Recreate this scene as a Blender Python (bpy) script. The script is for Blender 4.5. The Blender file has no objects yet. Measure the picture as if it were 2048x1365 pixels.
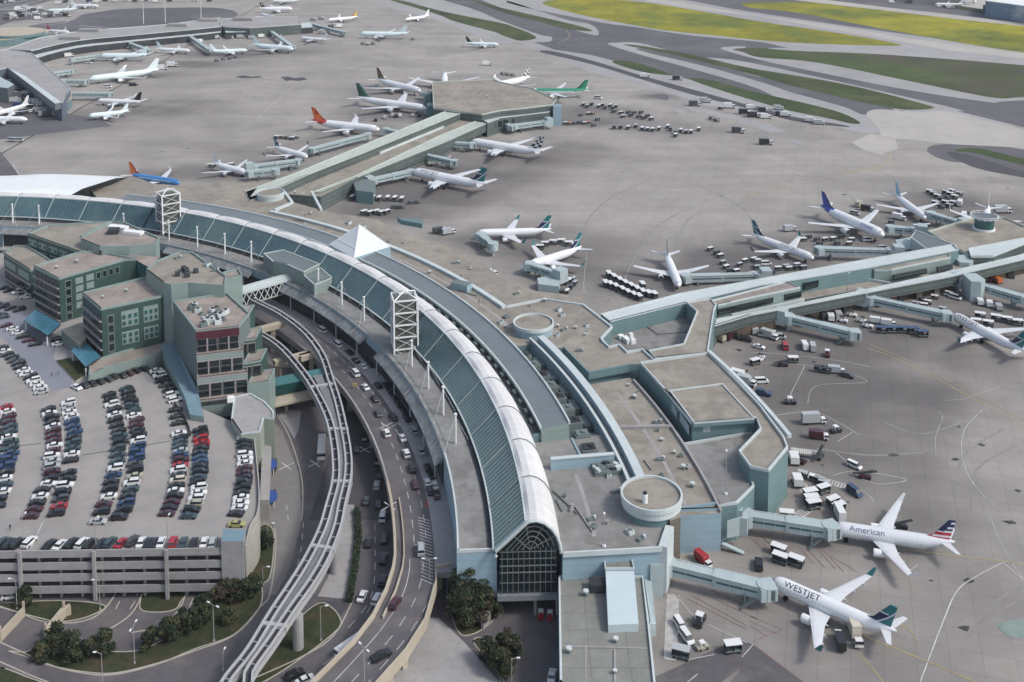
import bpy, bmesh, math, random
import numpy as np
from mathutils import Vector, Matrix
random.seed(7); RNG = np.random.default_rng(7)
SC = bpy.context.scene; COL = SC.collection
rad = math.radians
# ------------------------------------------------------------ camera, sky, sun
CH = 194.35; PIT = 0.0975; FOC = 2147.0; CY = -70.0
cd = bpy.data.cameras.new('camera'); cam = bpy.data.objects.new('camera', cd); COL.objects.link(cam)
cam.location = (0, 0, CH); cam.rotation_euler = (math.pi/2-PIT, 0, 0)
cd.sensor_width = 36; cd.lens = FOC/2048*36; cd.shift_y = -(682.5-CY)/2048
cd.clip_start = 1; cd.clip_end = 20000
SC.camera = cam
SUN_EL, SUN_AZ = 46, 112          # degrees above the horizon / clockwise from +Y (the view direction)
wd = bpy.data.worlds.new('World'); SC.world = wd; wd.use_nodes = True
nt = wd.node_tree; bg = nt.nodes['Background']
sky = nt.nodes.new('ShaderNodeTexSky'); sky.sky_type = 'NISHITA'; sky.sun_disc = False
sky.sun_elevation = rad(SUN_EL); sky.sun_rotation = rad(SUN_AZ); sky.air_density = 1.0; sky.dust_density = 2.5; sky.ozone_density = 1.0
hs = nt.nodes.new('ShaderNodeHueSaturation'); hs.inputs['Saturation'].default_value = 0.70
nt.links.new(sky.outputs[0], hs.inputs['Color']); nt.links.new(hs.outputs[0], bg.inputs['Color'])
bg.inputs['Strength'].default_value = 0.14
sl = bpy.data.lights.new('sun', 'SUN'); sl.energy = 1.6; sl.angle = rad(10); sl.color = (1.0, 0.95, 0.88)
so = bpy.data.objects.new('sun', sl); COL.objects.link(so)
so.rotation_euler = (rad(90-SUN_EL), 0, rad(180-SUN_AZ)); so.location = (0, 0, 900)
SC.view_settings.view_transform = 'Standard'; SC.view_settings.look = 'None'; SC.view_settings.gamma = 1
SC.view_settings.exposure = 0.60
# ------------------------------------------------------------ measured points of the photograph -> metres on a level plane
TL = {'a':(0,0,3.9),'b':(500,0,3.9),'c':(1000,0,3.9),'d':(1500,0,3.737),'e':(0,330,3.9),'f':(500,330,3.9),'g':(1000,330,3.9),
      'h':(1500,330,3.737),'i':(0,670,3.9),'j':(500,670,3.9),'k':(1000,670,3.9),'l':(1500,670,3.737),'m':(0,1010,3.844),
      'n':(500,1010,3.844),'o':(1000,1010,3.844),'p':(1500,1010,3.737),'.':(0,0,1),'q':(1200,880,4.55),'r':(860,1000,5.459),
      's':(1380,560,5.389),'t':(380,560,4.55),'u':(0,500,5.25)}
def PX(s):
    out = []; t = '.'; buf = []
    for w in s.replace(',', ' ').split():
        if w in TL: t = w
        else:
            buf.append(float(w))
            if len(buf) == 2:
                o = TL[t]; out.append((o[0]+buf[0]/o[2], o[1]+buf[1]/o[2])); buf = []
    return out
def W(p, z=0.0):
    x = (p[0]-1024)/FOC; y = -(p[1]-CY)/FOC
    d = (x, math.cos(PIT)+y*math.sin(PIT), -math.sin(PIT)+y*math.cos(PIT)); t = (z-CH)/d[2]
    return (d[0]*t, d[1]*t)
def G(s, z=0.0): return [W(p, z) for p in PX(s)]
AP = 5.0                                    # level of the apron; the roads on the town side lie at 0
CX0, CY0 = -275.5, 247.5                    # centre of the curved terminal
def R(r, a): return (CX0+r*math.cos(rad(a)), CY0+r*math.sin(rad(a)))
def smooth(pts, n=6, closed=False):
    P = [np.array(p, float) for p in pts]; out = []; m = len(P)
    rng = range(m if closed else m-1)
    for i in rng:
        if closed: p0, p1, p2, p3 = P[i-1], P[i], P[(i+1) % m], P[(i+2) % m]
        else: p0, p1, p2, p3 = P[max(i-1, 0)], P[i], P[i+1], P[min(i+2, m-1)]
        for k in range(n):
            t = k/n
            out.append(tuple(0.5*((2*p1)+(-p0+p2)*t+(2*p0-5*p1+4*p2-p3)*t*t+(-p0+3*p1-3*p2+p3)*t**3)))
    if not closed: out.append(tuple(P[-1]))
    return out
def resample(pts, step=None, n=None):
    P = np.array(pts, float); d = np.r_[0, np.cumsum(np.hypot(*np.diff(P[:, :2], axis=0).T))]
    if n is None: n = max(2, int(round(d[-1]/step))+1)
    t = np.linspace(0, d[-1], n)
    return [tuple(np.interp(v, d, P[:, k]) for k in range(P.shape[1])) for v in t]
def offset(pts, w):
    out = []; n = len(pts)
    for i in range(n):
        a = np.array(pts[max(i-1, 0)][:2]); b = np.array(pts[min(i+1, n-1)][:2]); d = b-a; d = d/(np.linalg.norm(d)+1e-9)
        out.append((pts[i][0]-d[1]*w, pts[i][1]+d[0]*w))
    return out
# ------------------------------------------------------------ materials
MT = {}
def mat(name, col, rough=0.85, var=0.12, scale=0.3, met=0.0, coord='pos', spec=0.3, kind=None, col2=None, bump=0.0, fac=None):
    if name in MT: return MT[name]
    m = bpy.data.materials.new(name); m.use_nodes = True; n = m.node_tree; b = n.nodes['Principled BSDF']; L = n.links.new
    b.inputs['Roughness'].default_value = rough; b.inputs['Metallic'].default_value = met
    b.inputs['Specular IOR Level'].default_value = spec
    c = (*col, 1)
    if var == 0 and kind is None: b.inputs['Base Color'].default_value = c; MT[name] = m; return m
    if coord == 'pos': cn = n.nodes.new('ShaderNodeNewGeometry'); co = cn.outputs['Position']
    else: cn = n.nodes.new('ShaderNodeTexCoord'); co = cn.outputs['Object' if coord == 'obj' else 'UV']
    def noise(s, det=4, r=0.6):
        x = n.nodes.new('ShaderNodeTexNoise'); x.inputs['Scale'].default_value = s; x.inputs['Detail'].default_value = det
        x.inputs['Roughness'].default_value = r; L(co, x.inputs['Vector']); return x.outputs['Fac']
    def ramp(f, a, bb, lo, hi):
        x = n.nodes.new('ShaderNodeMapRange'); x.inputs[1].default_value = lo; x.inputs[2].default_value = hi
        x.inputs[3].default_value = a; x.inputs[4].default_value = bb; L(f, x.inputs[0]); return x.outputs[0]
    def mul(a, bb, fac=1.0, mode='MULTIPLY'):
        x = n.nodes.new('ShaderNodeMix'); x.data_type = 'RGBA'; x.blend_type = mode
        if isinstance(fac, float): x.inputs[0].default_value = fac
        else: L(fac, x.inputs[0])
        for k, v in ((6, a), (7, bb)):
            if isinstance(v, tuple): x.inputs[k].default_value = v
            else: L(v, x.inputs[k])
        return x.outputs[2]
    f1 = ramp(noise(scale), 1-var, 1+var, 0.3, 0.7); f2 = ramp(noise(scale*0.13, 3), 1-var*0.8, 1+var*0.8, 0.35, 0.65)
    f3 = ramp(noise(scale*7, 2), 1-var*0.6, 1+var*0.6, 0.3, 0.7)
    out = mul(mul(mul(c, f1), f2), f3)
    if col2: out = mul(out, mul((*col2, 1), f1), ramp(noise(scale*0.35, 5, 0.65), 0, 1, 0.48, 0.60), 'MIX')
    if kind:
        t = kind.get('t')
        if t == 'grid':                              # joints between slabs or panels
            x = n.nodes.new('ShaderNodeTexBrick'); x.offset = kind.get('off', 0.0); x.inputs['Scale'].default_value = 1
            x.inputs['Mortar Size'].default_value = kind.get('m', 0.05); x.inputs['Mortar Smooth'].default_value = 0.2
            x.inputs['Brick Width'].default_value = kind['w']; x.inputs['Row Height'].default_value = kind['h']
            d = kind.get('d', 0.8); x.inputs['Color1'].default_value = (1, 1, 1, 1); e = kind.get('v', 0.97)
            x.inputs['Color2'].default_value = (e, e, e, 1); x.inputs['Mortar'].default_value = (d, d, d, 1)
            if 'rot' in kind or kind.get('wall'):
                mp = n.nodes.new('ShaderNodeMapping'); mp.inputs['Rotation'].default_value = (rad(90) if kind.get('wall') else 0, 0, kind.get('rot', 0))
                L(co, mp.inputs[0]); L(mp.outputs[0], x.inputs['Vector'])
            else: L(co, x.inputs['Vector'])
            out = mul(out, x.outputs['Color'])
        if t == 'wall':                              # horizontal courses by height
            sp = n.nodes.new('ShaderNodeSeparateXYZ'); L(co, sp.inputs[0])
            w = n.nodes.new('ShaderNodeMath'); w.operation = 'MODULO'; L(sp.outputs[2], w.inputs[0]); w.inputs[1].default_value = kind['h']
            g2 = n.nodes.new('ShaderNodeMath'); g2.operation = 'LESS_THAN'; L(w.outputs[0], g2.inputs[0]); g2.inputs[1].default_value = kind.get('m', 0.25)
            d = kind.get('d', 0.8); out = mul(out, (d, d, d, 1), g2.outputs[0], 'MULTIPLY')
        if t == 'stain':                             # oil, rubber and older paving, stored on the mesh
            at = n.nodes.new('ShaderNodeAttribute'); at.attribute_name = 'stain'
            out = mul(out, (*kind['c'], 1), at.outputs['Fac'], 'MIX')
    L(out, b.inputs['Base Color'])
    if bump:
        bp = n.nodes.new('ShaderNodeBump'); bp.inputs['Strength'].default_value = bump; bp.inputs['Distance'].default_value = 0.3
        L(noise(scale*5, 3), bp.inputs['Height']); L(bp.outputs[0], b.inputs['Normal'])
    MT[name] = m; return m
M_roof = mat('gravel_roof', (0.25, 0.23, 0.198), 0.95, 0.13, 0.25, col2=(0.205, 0.187, 0.16), kind={'t': 'grid', 'w': 16, 'h': 2.6, 'm': 0.14, 'd': 0.9, 'v': 0.96, 'off': 0.5})
M_roof2 = mat('grey_roof', (0.185, 0.19, 0.175), 0.9, 0.12, 0.2, kind={'t': 'grid', 'w': 9, 'h': 6, 'm': 0.12, 'd': 0.7})
M_roofp = mat('pinkish_gravel_roof', (0.26, 0.225, 0.205), 0.95, 0.12, 0.3, col2=(0.21, 0.185, 0.165))
M_terr = mat('terrace_paving', (0.20, 0.20, 0.195), 0.9, 0.13, 0.3, col2=(0.16, 0.158, 0.152))
M_panel = mat('pale_blue_panel', (0.245, 0.345, 0.40), 0.5, 0.05, 0.3, kind={'t': 'wall', 'h': 2.1, 'm': 0.12, 'd': 0.8})
M_panelg = mat('green_grey_panel', (0.125, 0.20, 0.21), 0.5, 0.06, 0.3, kind={'t': 'wall', 'h': 1.6, 'm': 0.12, 'd': 0.8})
M_cap = mat('pale_metal_coping', (0.44, 0.49, 0.495), 0.5, 0.06, 0.2)
M_capg = mat('pale_green_metal', (0.385, 0.43, 0.385), 0.5, 0.06, 0.1, kind={'t': 'grid', 'w': 12, 'h': 400, 'm': 0.25, 'd': 0.85})
M_white = mat('white_painted_steel', (0.66, 0.68, 0.68), 0.45, 0.04, 0.2)
M_vault = mat('white_fabric_roof', (0.56, 0.56, 0.56), 0.6, 0.07, 0.4, coord='uv', kind={'t': 'grid', 'w': 1.1, 'h': 50, 'm': 0.07, 'd': 0.8})
M_seam = mat('blue_grey_seam_metal', (0.15, 0.175, 0.19), 0.5, 0.08, 0.05, coord='uv', kind={'t': 'grid', 'w': 1.2, 'h': 100, 'm': 0.12, 'd': 0.75})
M_glass = mat('teal_roof_glass', (0.045, 0.10, 0.122), 0.25, 0.18, 0.06, col2=(0.085, 0.145, 0.145), spec=0.6, coord='uv', kind={'t': 'grid', 'w': 1.5, 'h': 1.7, 'm': 0.06, 'd': 0.75, 'v': 0.9})  # lighter second tone puts reflected sky into the glass colour
nn_ = M_glass.node_tree; bs_ = nn_.nodes['Principled BSDF']; sc_ = bs_.inputs['Base Color'].links[0].from_socket      # sky reflection at the near end painted in as paler, greener colour
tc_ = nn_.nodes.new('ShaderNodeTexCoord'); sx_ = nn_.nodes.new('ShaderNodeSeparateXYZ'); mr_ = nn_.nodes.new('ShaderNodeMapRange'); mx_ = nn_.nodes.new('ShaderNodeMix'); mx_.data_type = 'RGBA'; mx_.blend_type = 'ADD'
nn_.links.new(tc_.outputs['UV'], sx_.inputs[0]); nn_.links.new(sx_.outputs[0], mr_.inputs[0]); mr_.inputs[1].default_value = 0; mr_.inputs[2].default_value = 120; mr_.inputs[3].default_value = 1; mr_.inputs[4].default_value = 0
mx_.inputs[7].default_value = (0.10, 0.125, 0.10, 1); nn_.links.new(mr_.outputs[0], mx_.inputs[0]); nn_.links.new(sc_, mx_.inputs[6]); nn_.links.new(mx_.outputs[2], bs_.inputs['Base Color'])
M_dglass = mat('dark_glass', (0.012, 0.02, 0.024), 0.12, 0.2, 0.3, spec=0.6)
M_tglass = mat('teal_window_glass', (0.03, 0.10, 0.10), 0.2, 0.2, 0.3, spec=0.6)
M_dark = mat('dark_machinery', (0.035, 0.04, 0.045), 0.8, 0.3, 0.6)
M_asph = mat('asphalt', (0.092, 0.086, 0.094), 0.9, 0.10, 0.25, col2=(0.115, 0.108, 0.11))
M_asph2 = mat('dark_asphalt', (0.062, 0.060, 0.068), 0.9, 0.10, 0.25)
M_lroad = mat('grey_road_concrete', (0.17, 0.165, 0.16), 0.9, 0.09, 0.2)
M_taxi = mat('taxiway_asphalt', (0.088, 0.088, 0.098), 0.9, 0.10, 0.03, col2=(0.108, 0.106, 0.113))
M_shl = mat('taxiway_shoulder', (0.27, 0.27, 0.268), 0.9, 0.08, 0.04)
M_conc = mat('pale_concrete', (0.34, 0.325, 0.30), 0.9, 0.07, 0.1)
M_concg = mat('weathered_concrete', (0.27, 0.265, 0.265), 0.9, 0.10, 0.4)
M_deck = mat('garage_deck_concrete', (0.262, 0.25, 0.24), 0.92, 0.07, 0.15, col2=(0.235, 0.225, 0.217))
M_bluerd = mat('bluish_road', (0.19, 0.20, 0.235), 0.9, 0.06, 0.2)
M_kerb = mat('kerb_stone', (0.33, 0.31, 0.27), 0.9, 0.08, 0.5)
M_beige = mat('beige_parapet_concrete', (0.36, 0.32, 0.255), 0.9, 0.07, 0.4)
M_grass = mat('mown_grass', (0.036, 0.056, 0.018), 0.95, 0.25, 0.05, col2=(0.058, 0.066, 0.026))
M_grassd = mat('dark_verge_grass', (0.026, 0.036, 0.015), 0.95, 0.25, 0.5, col2=(0.045, 0.040, 0.022))  # darker grass tone for verges, beds and the far strip
M_grassy = mat('yellow_green_field', (0.20, 0.19, 0.014), 0.95, 0.25, 0.02, col2=(0.10, 0.125, 0.018))
M_grassb = mat('worn_brown_grass', (0.050, 0.072, 0.022), 0.95, 0.25, 0.015, col2=(0.062, 0.058, 0.040))
M_line = mat('white_paint', (0.42, 0.41, 0.40), 0.8, 0.2, 0.5)
M_yel = mat('yellow_paint', (0.38, 0.31, 0.13), 0.8, 0.2, 0.5)
M_redl = mat('faded_red_paint', (0.20, 0.13, 0.12), 0.8, 0.2, 0.8)
M_hgreen = mat('dark_green_cladding', (0.038, 0.075, 0.066), 0.5, 0.12, 0.3)
M_hteal = mat('pale_teal_cladding', (0.205, 0.265, 0.25), 0.5, 0.05, 0.3, kind={'t': 'wall', 'h': 3.2, 'm': 0.15, 'd': 0.85})
M_hgrey = mat('grey_green_cladding', (0.125, 0.155, 0.155), 0.6, 0.06, 0.4)
M_hbeam = mat('grey_pink_beam', (0.26, 0.235, 0.235), 0.7, 0.06, 0.4)
M_red = mat('dark_red_fascia', (0.07, 0.018, 0.028), 0.6, 0.1, 0.5)
M_blue = mat('blue_glass_canopy', (0.045, 0.15, 0.21), 0.25, 0.15, 0.15, spec=0.6, kind={'t': 'grid', 'w': 2.4, 'h': 2.4, 'm': 0.1, 'd': 0.7})
M_lblue = mat('slate_blue_ramp_roof', (0.14, 0.215, 0.26), 0.6, 0.05, 0.2)
M_rail = mat('guideway_steel', (0.33, 0.335, 0.345), 0.6, 0.05, 0.4)
M_walk = mat('guideway_walkway', (0.16, 0.165, 0.18), 0.8, 0.15, 0.8)
M_pgreen = mat('dull_green_pier_wall', (0.085, 0.108, 0.104), 0.5, 0.15, 0.3, kind={'t': 'wall', 'h': 2.4, 'm': 0.5, 'd': 0.6})
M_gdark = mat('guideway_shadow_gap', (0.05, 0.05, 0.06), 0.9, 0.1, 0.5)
M_canopy = mat('corrugated_grey_canopy', (0.20, 0.215, 0.22), 0.6, 0.25, 0.6, col2=(0.15, 0.16, 0.165))
M_tyre = mat('tyre_rubber', (0.012, 0.012, 0.012), 0.9, 0)
M_cglass = mat('car_window_glass', (0.015, 0.02, 0.026), 0.1, 0, spec=0.7)
M_trunk = mat('bark', (0.06, 0.045, 0.03), 0.9, 0.2, 2)
M_brick = mat('striped_brown_brick', (0.125, 0.115, 0.095), 0.9, 0.06, 0.5, kind={'t': 'wall', 'h': 1.4, 'm': 0.35, 'd': 0.8})
M_bridge = mat('pale_teal_bridge_panel', (0.32, 0.385, 0.395), 0.5, 0.06, 0.4)
M_orange = mat('orange_paint', (0.55, 0.14, 0.03), 0.5, 0.05, 1)
# ------------------------------------------------------------ mesh building and naming
class MB:
    def __init__(s): s.v = []; s.f = []; s.m = []; s.uv = {}
    def face(s, pts, m=0, uv=None):
        i = len(s.v); s.v += [tuple(p) for p in pts]; s.f.append(tuple(range(i, i+len(pts)))); s.m.append(m)
        if uv: s.uv[len(s.f)-1] = uv
        return s
    def prism(s, pts, z0, z1, m=0, mt=None, bottom=False):
        n = len(pts)
        if sum(pts[i][0]*pts[(i+1) % n][1]-pts[(i+1) % n][0]*pts[i][1] for i in range(n)) < 0: pts = pts[::-1]
        i = len(s.v); s.v += [(p[0], p[1], z0) for p in pts]+[(p[0], p[1], z1) for p in pts]
        for k in range(n):
            l = (k+1) % n; s.f.append((i+k, i+l, i+n+l, i+n+k)); s.m.append(m)
        s.f.append(tuple(range(i+n, i+2*n))); s.m.append(m if mt is None else mt)
        if bottom: s.f.append(tuple(range(i+n-1, i-1, -1))); s.m.append(m)
        return s
    def box(s, c, d, rz=0, m=0, taper=1.0):
        x, y, z = d[0]/2, d[1]/2, d[2]/2; ca, sa = math.cos(rz), math.sin(rz); i = len(s.v)
        for q in (-1, 1):
            t = taper if q > 0 else 1
            for a, b in ((-1, -1), (1, -1), (1, 1), (-1, 1)):
                u, w = a*x*t, b*y*t; s.v.append((c[0]+u*ca-w*sa, c[1]+u*sa+w*ca, c[2]+q*z))
        for f in ((3, 2, 1, 0), (4, 5, 6, 7), (0, 1, 5, 4), (1, 2, 6, 5), (2, 3, 7, 6), (3, 0, 4, 7)):
            s.f.append(tuple(i+k for k in f)); s.m.append(m)
        return s
    def bar(s, a, b, w, h=None, m=0):
        a, b = Vector(a), Vector(b); d = (b-a); h = h or w
        if d.length < 1e-6: return s
        d.normalize(); up = Vector((0, 0, 1)) if abs(d.z) < 0.95 else Vector((1, 0, 0)); r = d.cross(up).normalized(); u = r.cross(d)
        i = len(s.v)
        for p in (a, b):
            for p1, p2 in ((-1, -1), (1, -1), (1, 1), (-1, 1)): s.v.append(tuple(p+r*(p1*w/2)+u*(p2*h/2)))
        for f in ((0, 1, 2, 3), (7, 6, 5, 4), (4, 5, 1, 0), (5, 6, 2, 1), (6, 7, 3, 2), (7, 4, 0, 3)):
            s.f.append(tuple(i+k for k in f)); s.m.append(m)
        return s
    def cyl(s, c, r, z0, z1, n=12, r2=None, m=0, mt=None):
        r2 = r if r2 is None else r2; i = len(s.v)
        for rr, z in ((r, z0), (r2, z1)):
            for k in range(n): t = 2*math.pi*k/n; s.v.append((c[0]+rr*math.cos(t), c[1]+rr*math.sin(t), z))
        for k in range(n): l = (k+1) % n; s.f.append((i+k, i+l, i+n+l, i+n+k)); s.m.append(m)
        s.f.append(tuple(range(i+n, i+2*n))); s.m.append(m if mt is None else mt); s.f.append(tuple(range(i+n-1, i-1, -1))); s.m.append(m)
        return s
    def tube(s, pts, r, n=6, m=0):
        i0 = len(s.v); P = [Vector(p) for p in pts]; rr = r if isinstance(r, (list, tuple)) else [r]*len(P)
        for j, p in enumerate(P):
            d = (P[min(j+1, len(P)-1)]-P[max(j-1, 0)]).normalized(); up = Vector((0, 0, 1)) if abs(d.z) < 0.9 else Vector((1, 0, 0))
            a = d.cross(up).normalized(); b = a.cross(d)
            for k in range(n): t = 2*math.pi*k/n; s.v.append(tuple(p+a*(rr[j]*math.cos(t))+b*(rr[j]*math.sin(t))))
        for j in range(len(P)-1):
            for k in range(n): l = (k+1) % n; s.f.append((i0+j*n+k, i0+j*n+l, i0+(j+1)*n+l, i0+(j+1)*n+k)); s.m.append(m)
        s.f.append(tuple(range(i0, i0+n))); s.m.append(m); s.f.append(tuple(range(i0+len(P)*n-1, i0+(len(P)-1)*n-1, -1))); s.m.append(m)
        return s
    def strip(s, A, B, za, zb=None, m=0, uv=False):       # sheet between two lines
        zb = za if zb is None else zb; n = len(A); u = 0
        za = za if isinstance(za, (list, tuple)) else [za]*n; zb = zb if isinstance(zb, (list, tuple)) else [zb]*n
        for k in range(n-1):
            q = [(*A[k][:2], za[k]), (*A[k+1][:2], za[k+1]), (*B[k+1][:2], zb[k+1]), (*B[k][:2], zb[k])]
            du = math.dist(A[k][:2], A[k+1][:2]); h = math.dist(q[0], q[3])
            s.face(q, m, [(u, 0), (u+du, 0), (u+du, h), (u, h)] if uv else None); u += du
        return s
    def wallband(s, pts, z0, z1, w, m=0, close=False):     # thin upright wall following a line
        A = offset(pts, w/2); B = offset(pts, -w/2); n = len(pts)
        for k in range(n-1):
            s.face([(*A[k], z1), (*A[k+1], z1), (*B[k+1], z1), (*B[k], z1)][::-1], m)
            s.face([(*A[k], z0), (*A[k+1], z0), (*A[k+1], z1), (*A[k], z1)][::-1], m)
            s.face([(*B[k], z0), (*B[k+1], z0), (*B[k+1], z1), (*B[k], z1)], m)
        for k, o in ((0, 1), (n-1, -1)): s.face([(*A[k], z0), (*A[k], z1), (*B[k], z1), (*B[k], z0)], m)
        return s
    def mesh(s, name, mats, off=(0, 0, 0)):
        me = bpy.data.meshes.new(name)
        me.from_pydata([(x-off[0], y-off[1], z-off[2]) for x, y, z in s.v], [], s.f)
        for q in (mats if isinstance(mats, (list, tuple)) else [mats]): me.materials.append(q)
        me.polygons.foreach_set('material_index', s.m)
        if s.uv:
            ul = me.uv_layers.new(name='UVMap')
            for fi, uv in s.uv.items():
                for k, li in enumerate(me.polygons[fi].loop_indices): ul.data[li].uv = uv[k]
        me.update(); return me
    def build(s, name, mats, parent=None):
        off = tuple(parent.location) if parent else (0, 0, 0); p = parent
        if p and p.parent: off = tuple(Vector(off)+p.parent.location)
        o = bpy.data.objects.new(name, s.mesh(name, mats, off)); COL.objects.link(o)
        if parent: o.parent = parent
        return o
def tag(o, label=None, cat=None, group=None, kind=None):
    if label: o['label'] = label
    if cat: o['category'] = cat
    if group: o['group'] = group
    if kind: o['kind'] = kind
    return o
def thing(name, label, cat, loc=(0, 0, 0), rz=0.0, group=None):
    o = bpy.data.objects.new(name, None); COL.objects.link(o); o.location = loc; o.rotation_euler = (0, 0, rz); o.empty_display_size = 1
    return tag(o, label, cat, group)
def struct(name, mb, m): return tag(mb.build(name, m), kind='structure')
def solo(name, mb, m, label, cat, loc, group=None, rz=0.0):      # a thing that is one mesh, origin at its base
    o = bpy.data.objects.new(name, mb.mesh(name, m, loc)); COL.objects.link(o); o.location = loc; o.rotation_euler = (0, 0, rz)
    return tag(o, label, cat, group)
def copy_tree(o, parent=None):
    c = o.copy(); COL.objects.link(c); c.parent = parent
    for ch in o.children: copy_tree(ch, c)
    return c
def rect(c, d, rz=0.0):
    ca, sa = math.cos(rz), math.sin(rz)
    return [(c[0]+u*ca-w*sa, c[1]+u*sa+w*ca) for u, w in ((-d[0]/2, -d[1]/2), (d[0]/2, -d[1]/2), (d[0]/2, d[1]/2), (-d[0]/2, d[1]/2))]
def ring(r0, r1, a0, a1, n=None):
    n = n or max(2, int(abs(a1-a0)/1.2)+1); A = np.linspace(a0, a1, n)
    return [R(r0, a) for a in A]+[R(r1, a) for a in A[::-1]]
def arc(r, a0, a1, step=1.0):
    n = max(2, int(abs(a1-a0)/step)+1); return [R(r, a) for a in np.linspace(a0, a1, n)]
# ------------------------------------------------------------ ground
def sheet(name, pts, z, m, kind='structure'):
    mb = MB(); mb.face([(p[0], p[1], z) for p in pts], 0)
    me = mb.mesh(name, m); bm = bmesh.new(); bm.from_mesh(me); bmesh.ops.triangulate(bm, faces=bm.faces[:]); 
    for f in bm.faces:
        if f.normal.z < 0: f.normal_flip()
    bm.to_mesh(me); bm.free()
    o = bpy.data.objects.new(name, me); COL.objects.link(o); return tag(o, kind=kind)
sheet('ground', [(-5000, -3000), (5000, -3000), (5000, 3000), (-5000, 3000)], -0.15, M_lroad)
# apron: one fine grid that carries the stains of years of traffic, and a coarse sheet beyond it
M_apron = mat('apron_concrete', (0.285, 0.268, 0.248), 0.9, 0.07, 0.05, col2=(0.245, 0.232, 0.218), kind={'t': 'stain', 'c': (0.108, 0.101, 0.098)})
nn = M_apron.node_tree; bs = nn.nodes['Principled BSDF']; src = bs.inputs['Base Color'].links[0].from_socket
gm = nn.nodes.new('ShaderNodeNewGeometry'); mp = nn.nodes.new('ShaderNodeMapping'); mp.inputs['Rotation'].default_value = (0, 0, rad(17))
bk = nn.nodes.new('ShaderNodeTexBrick'); bk.offset = 0; bk.inputs['Scale'].default_value = 1
for k, v in (('Mortar Size', 0.14), ('Mortar Smooth', 0.3), ('Brick Width', 7.5), ('Row Height', 7.5)): bk.inputs[k].default_value = v
bk.inputs['Color1'].default_value = (1, 1, 1, 1); bk.inputs['Color2'].default_value = (0.93, 0.93, 0.935, 1); bk.inputs['Mortar'].default_value = (0.81, 0.81, 0.81, 1)
nn.links.new(gm.outputs['Position'], mp.inputs[0]); nn.links.new(mp.outputs[0], bk.inputs['Vector'])
# long scuffs drawn out along the taxi direction
mp2 = nn.nodes.new('ShaderNodeMapping'); mp2.inputs['Rotation'].default_value = (0, 0, rad(-20)); mp2.inputs['Scale'].default_value = (0.004, 0.06, 1)
ns = nn.nodes.new('ShaderNodeTexNoise'); ns.inputs['Scale'].default_value = 1; ns.inputs['Detail'].default_value = 5; ns.inputs['Roughness'].default_value = 0.65
nn.links.new(gm.outputs['Position'], mp2.inputs[0]); nn.links.new(mp2.outputs[0], ns.inputs['Vector'])
mr = nn.nodes.new('ShaderNodeMapRange'); mr.inputs[1].default_value = 0.3; mr.inputs[2].default_value = 0.7; mr.inputs[3].default_value = 0.85; mr.inputs[4].default_value = 1.09
nn.links.new(ns.outputs['Fac'], mr.inputs[0])
def mulnode(nt_, a, b):
    x = nt_.nodes.new('ShaderNodeMix'); x.data_type = 'RGBA'; x.blend_type = 'MULTIPLY'; x.inputs[0].default_value = 1
    nt_.links.new(a, x.inputs[6]); nt_.links.new(b, x.inputs[7]); return x.outputs[2]
nn.links.new(mulnode(nn, mulnode(nn, src, bk.outputs['Color']), mr.outputs[0]), bs.inputs['Base Color'])
# stains: (photo points, z, radius x, radius y in metres, strength)
STAIN = []
def blob(s, rx, ry, k, rot=0):
    for p in G(s, AP): STAIN.append((p[0], p[1], rx, ry, k, rad(rot)))
blob('. 300 215 150 230 60 250', 60, 32, .9); blob('. 360 130 250 150 450 110 560 105', 60, 22, .75); blob('. 40 160 60 190', 60, 60, .9)
blob('. 60 20 130 40 20 45', 60, 60, .9); blob('. 1560 640 1640 690 1700 720 1580 730 1800 640 1900 620', 26, 26, .6); blob('. 1640 850 1600 900 1560 780', 22, 22, .5)
blob('. 700 270 760 230 640 290', 40, 26, .6); blob('. 800 180 760 190', 40, 26, .5); blob('. 560 320 460 345 520 300', 40, 20, .6); blob('. 330 350 400 345', 40, 14, .5)
blob('. 860 370 930 345 960 375 800 390 1010 350', 34, 26, .85); blob('. 1040 320 980 310 1100 300', 40, 26, .85); blob('. 760 420 830 425 900 400', 34, 18, .85)
blob('. 1180 225 1250 240 1320 255 1380 262 1160 245', 40, 18, .75); blob('. 990 480 1080 470 1050 500', 26, 20, .6); blob('. 1110 520 1180 500 1150 550 1220 560', 26, 22, .65)
blob('. 1260 570 1340 560 1420 545 1300 590', 26, 20, .65); blob('. 1450 520 1540 500 1600 520 1500 550 1620 560', 26, 20, .7); blob('. 1700 450 1760 480 1680 500', 30, 22, .7)
blob('. 1830 430 1900 400 1960 440 2020 420', 30, 24, .7); blob('. 1500 650 1600 660 1700 670 1560 700 1640 720 1720 690 1800 660 1900 640 2000 640 1850 600 1980 590', 26, 22, .85)
blob('. 1560 800 1640 820 1700 760 1780 760 1560 860 1850 780 1620 760 1930 720', 22, 20, .7); blob('. 1680 930 1600 950 1720 900 1800 850 1780 930', 22, 18, .6)
blob('. 1680 1080 1780 1070 1560 1080 1640 1060 1850 1050', 16, 13, .75); blob('. 1620 1240 1700 1240 1560 1200 1480 1220 1420 1180 1500 1130', 14, 13, .8); blob('. 1400 1290 1380 1340 1450 1330', 14, 14, .7)
blob('. 1750 1330 1650 1350 1850 1270 1950 1200', 18, 18, .55); blob('. 1900 950 1980 1150', 20, 20, .3); blob('. 470 290 380 150', 80, 10, .25)
blob('. 1310 193', 22, 11, .8); blob('. 1520 235 1600 270', 60, 12, -.2); blob('. 1400 190 1250 150', 70, 8, .2)
xs = np.arange(-330, 900, 3.0); ys = np.concatenate([np.arange(200, 620, 3.0), np.arange(620, 1700, 6.0)])
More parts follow.
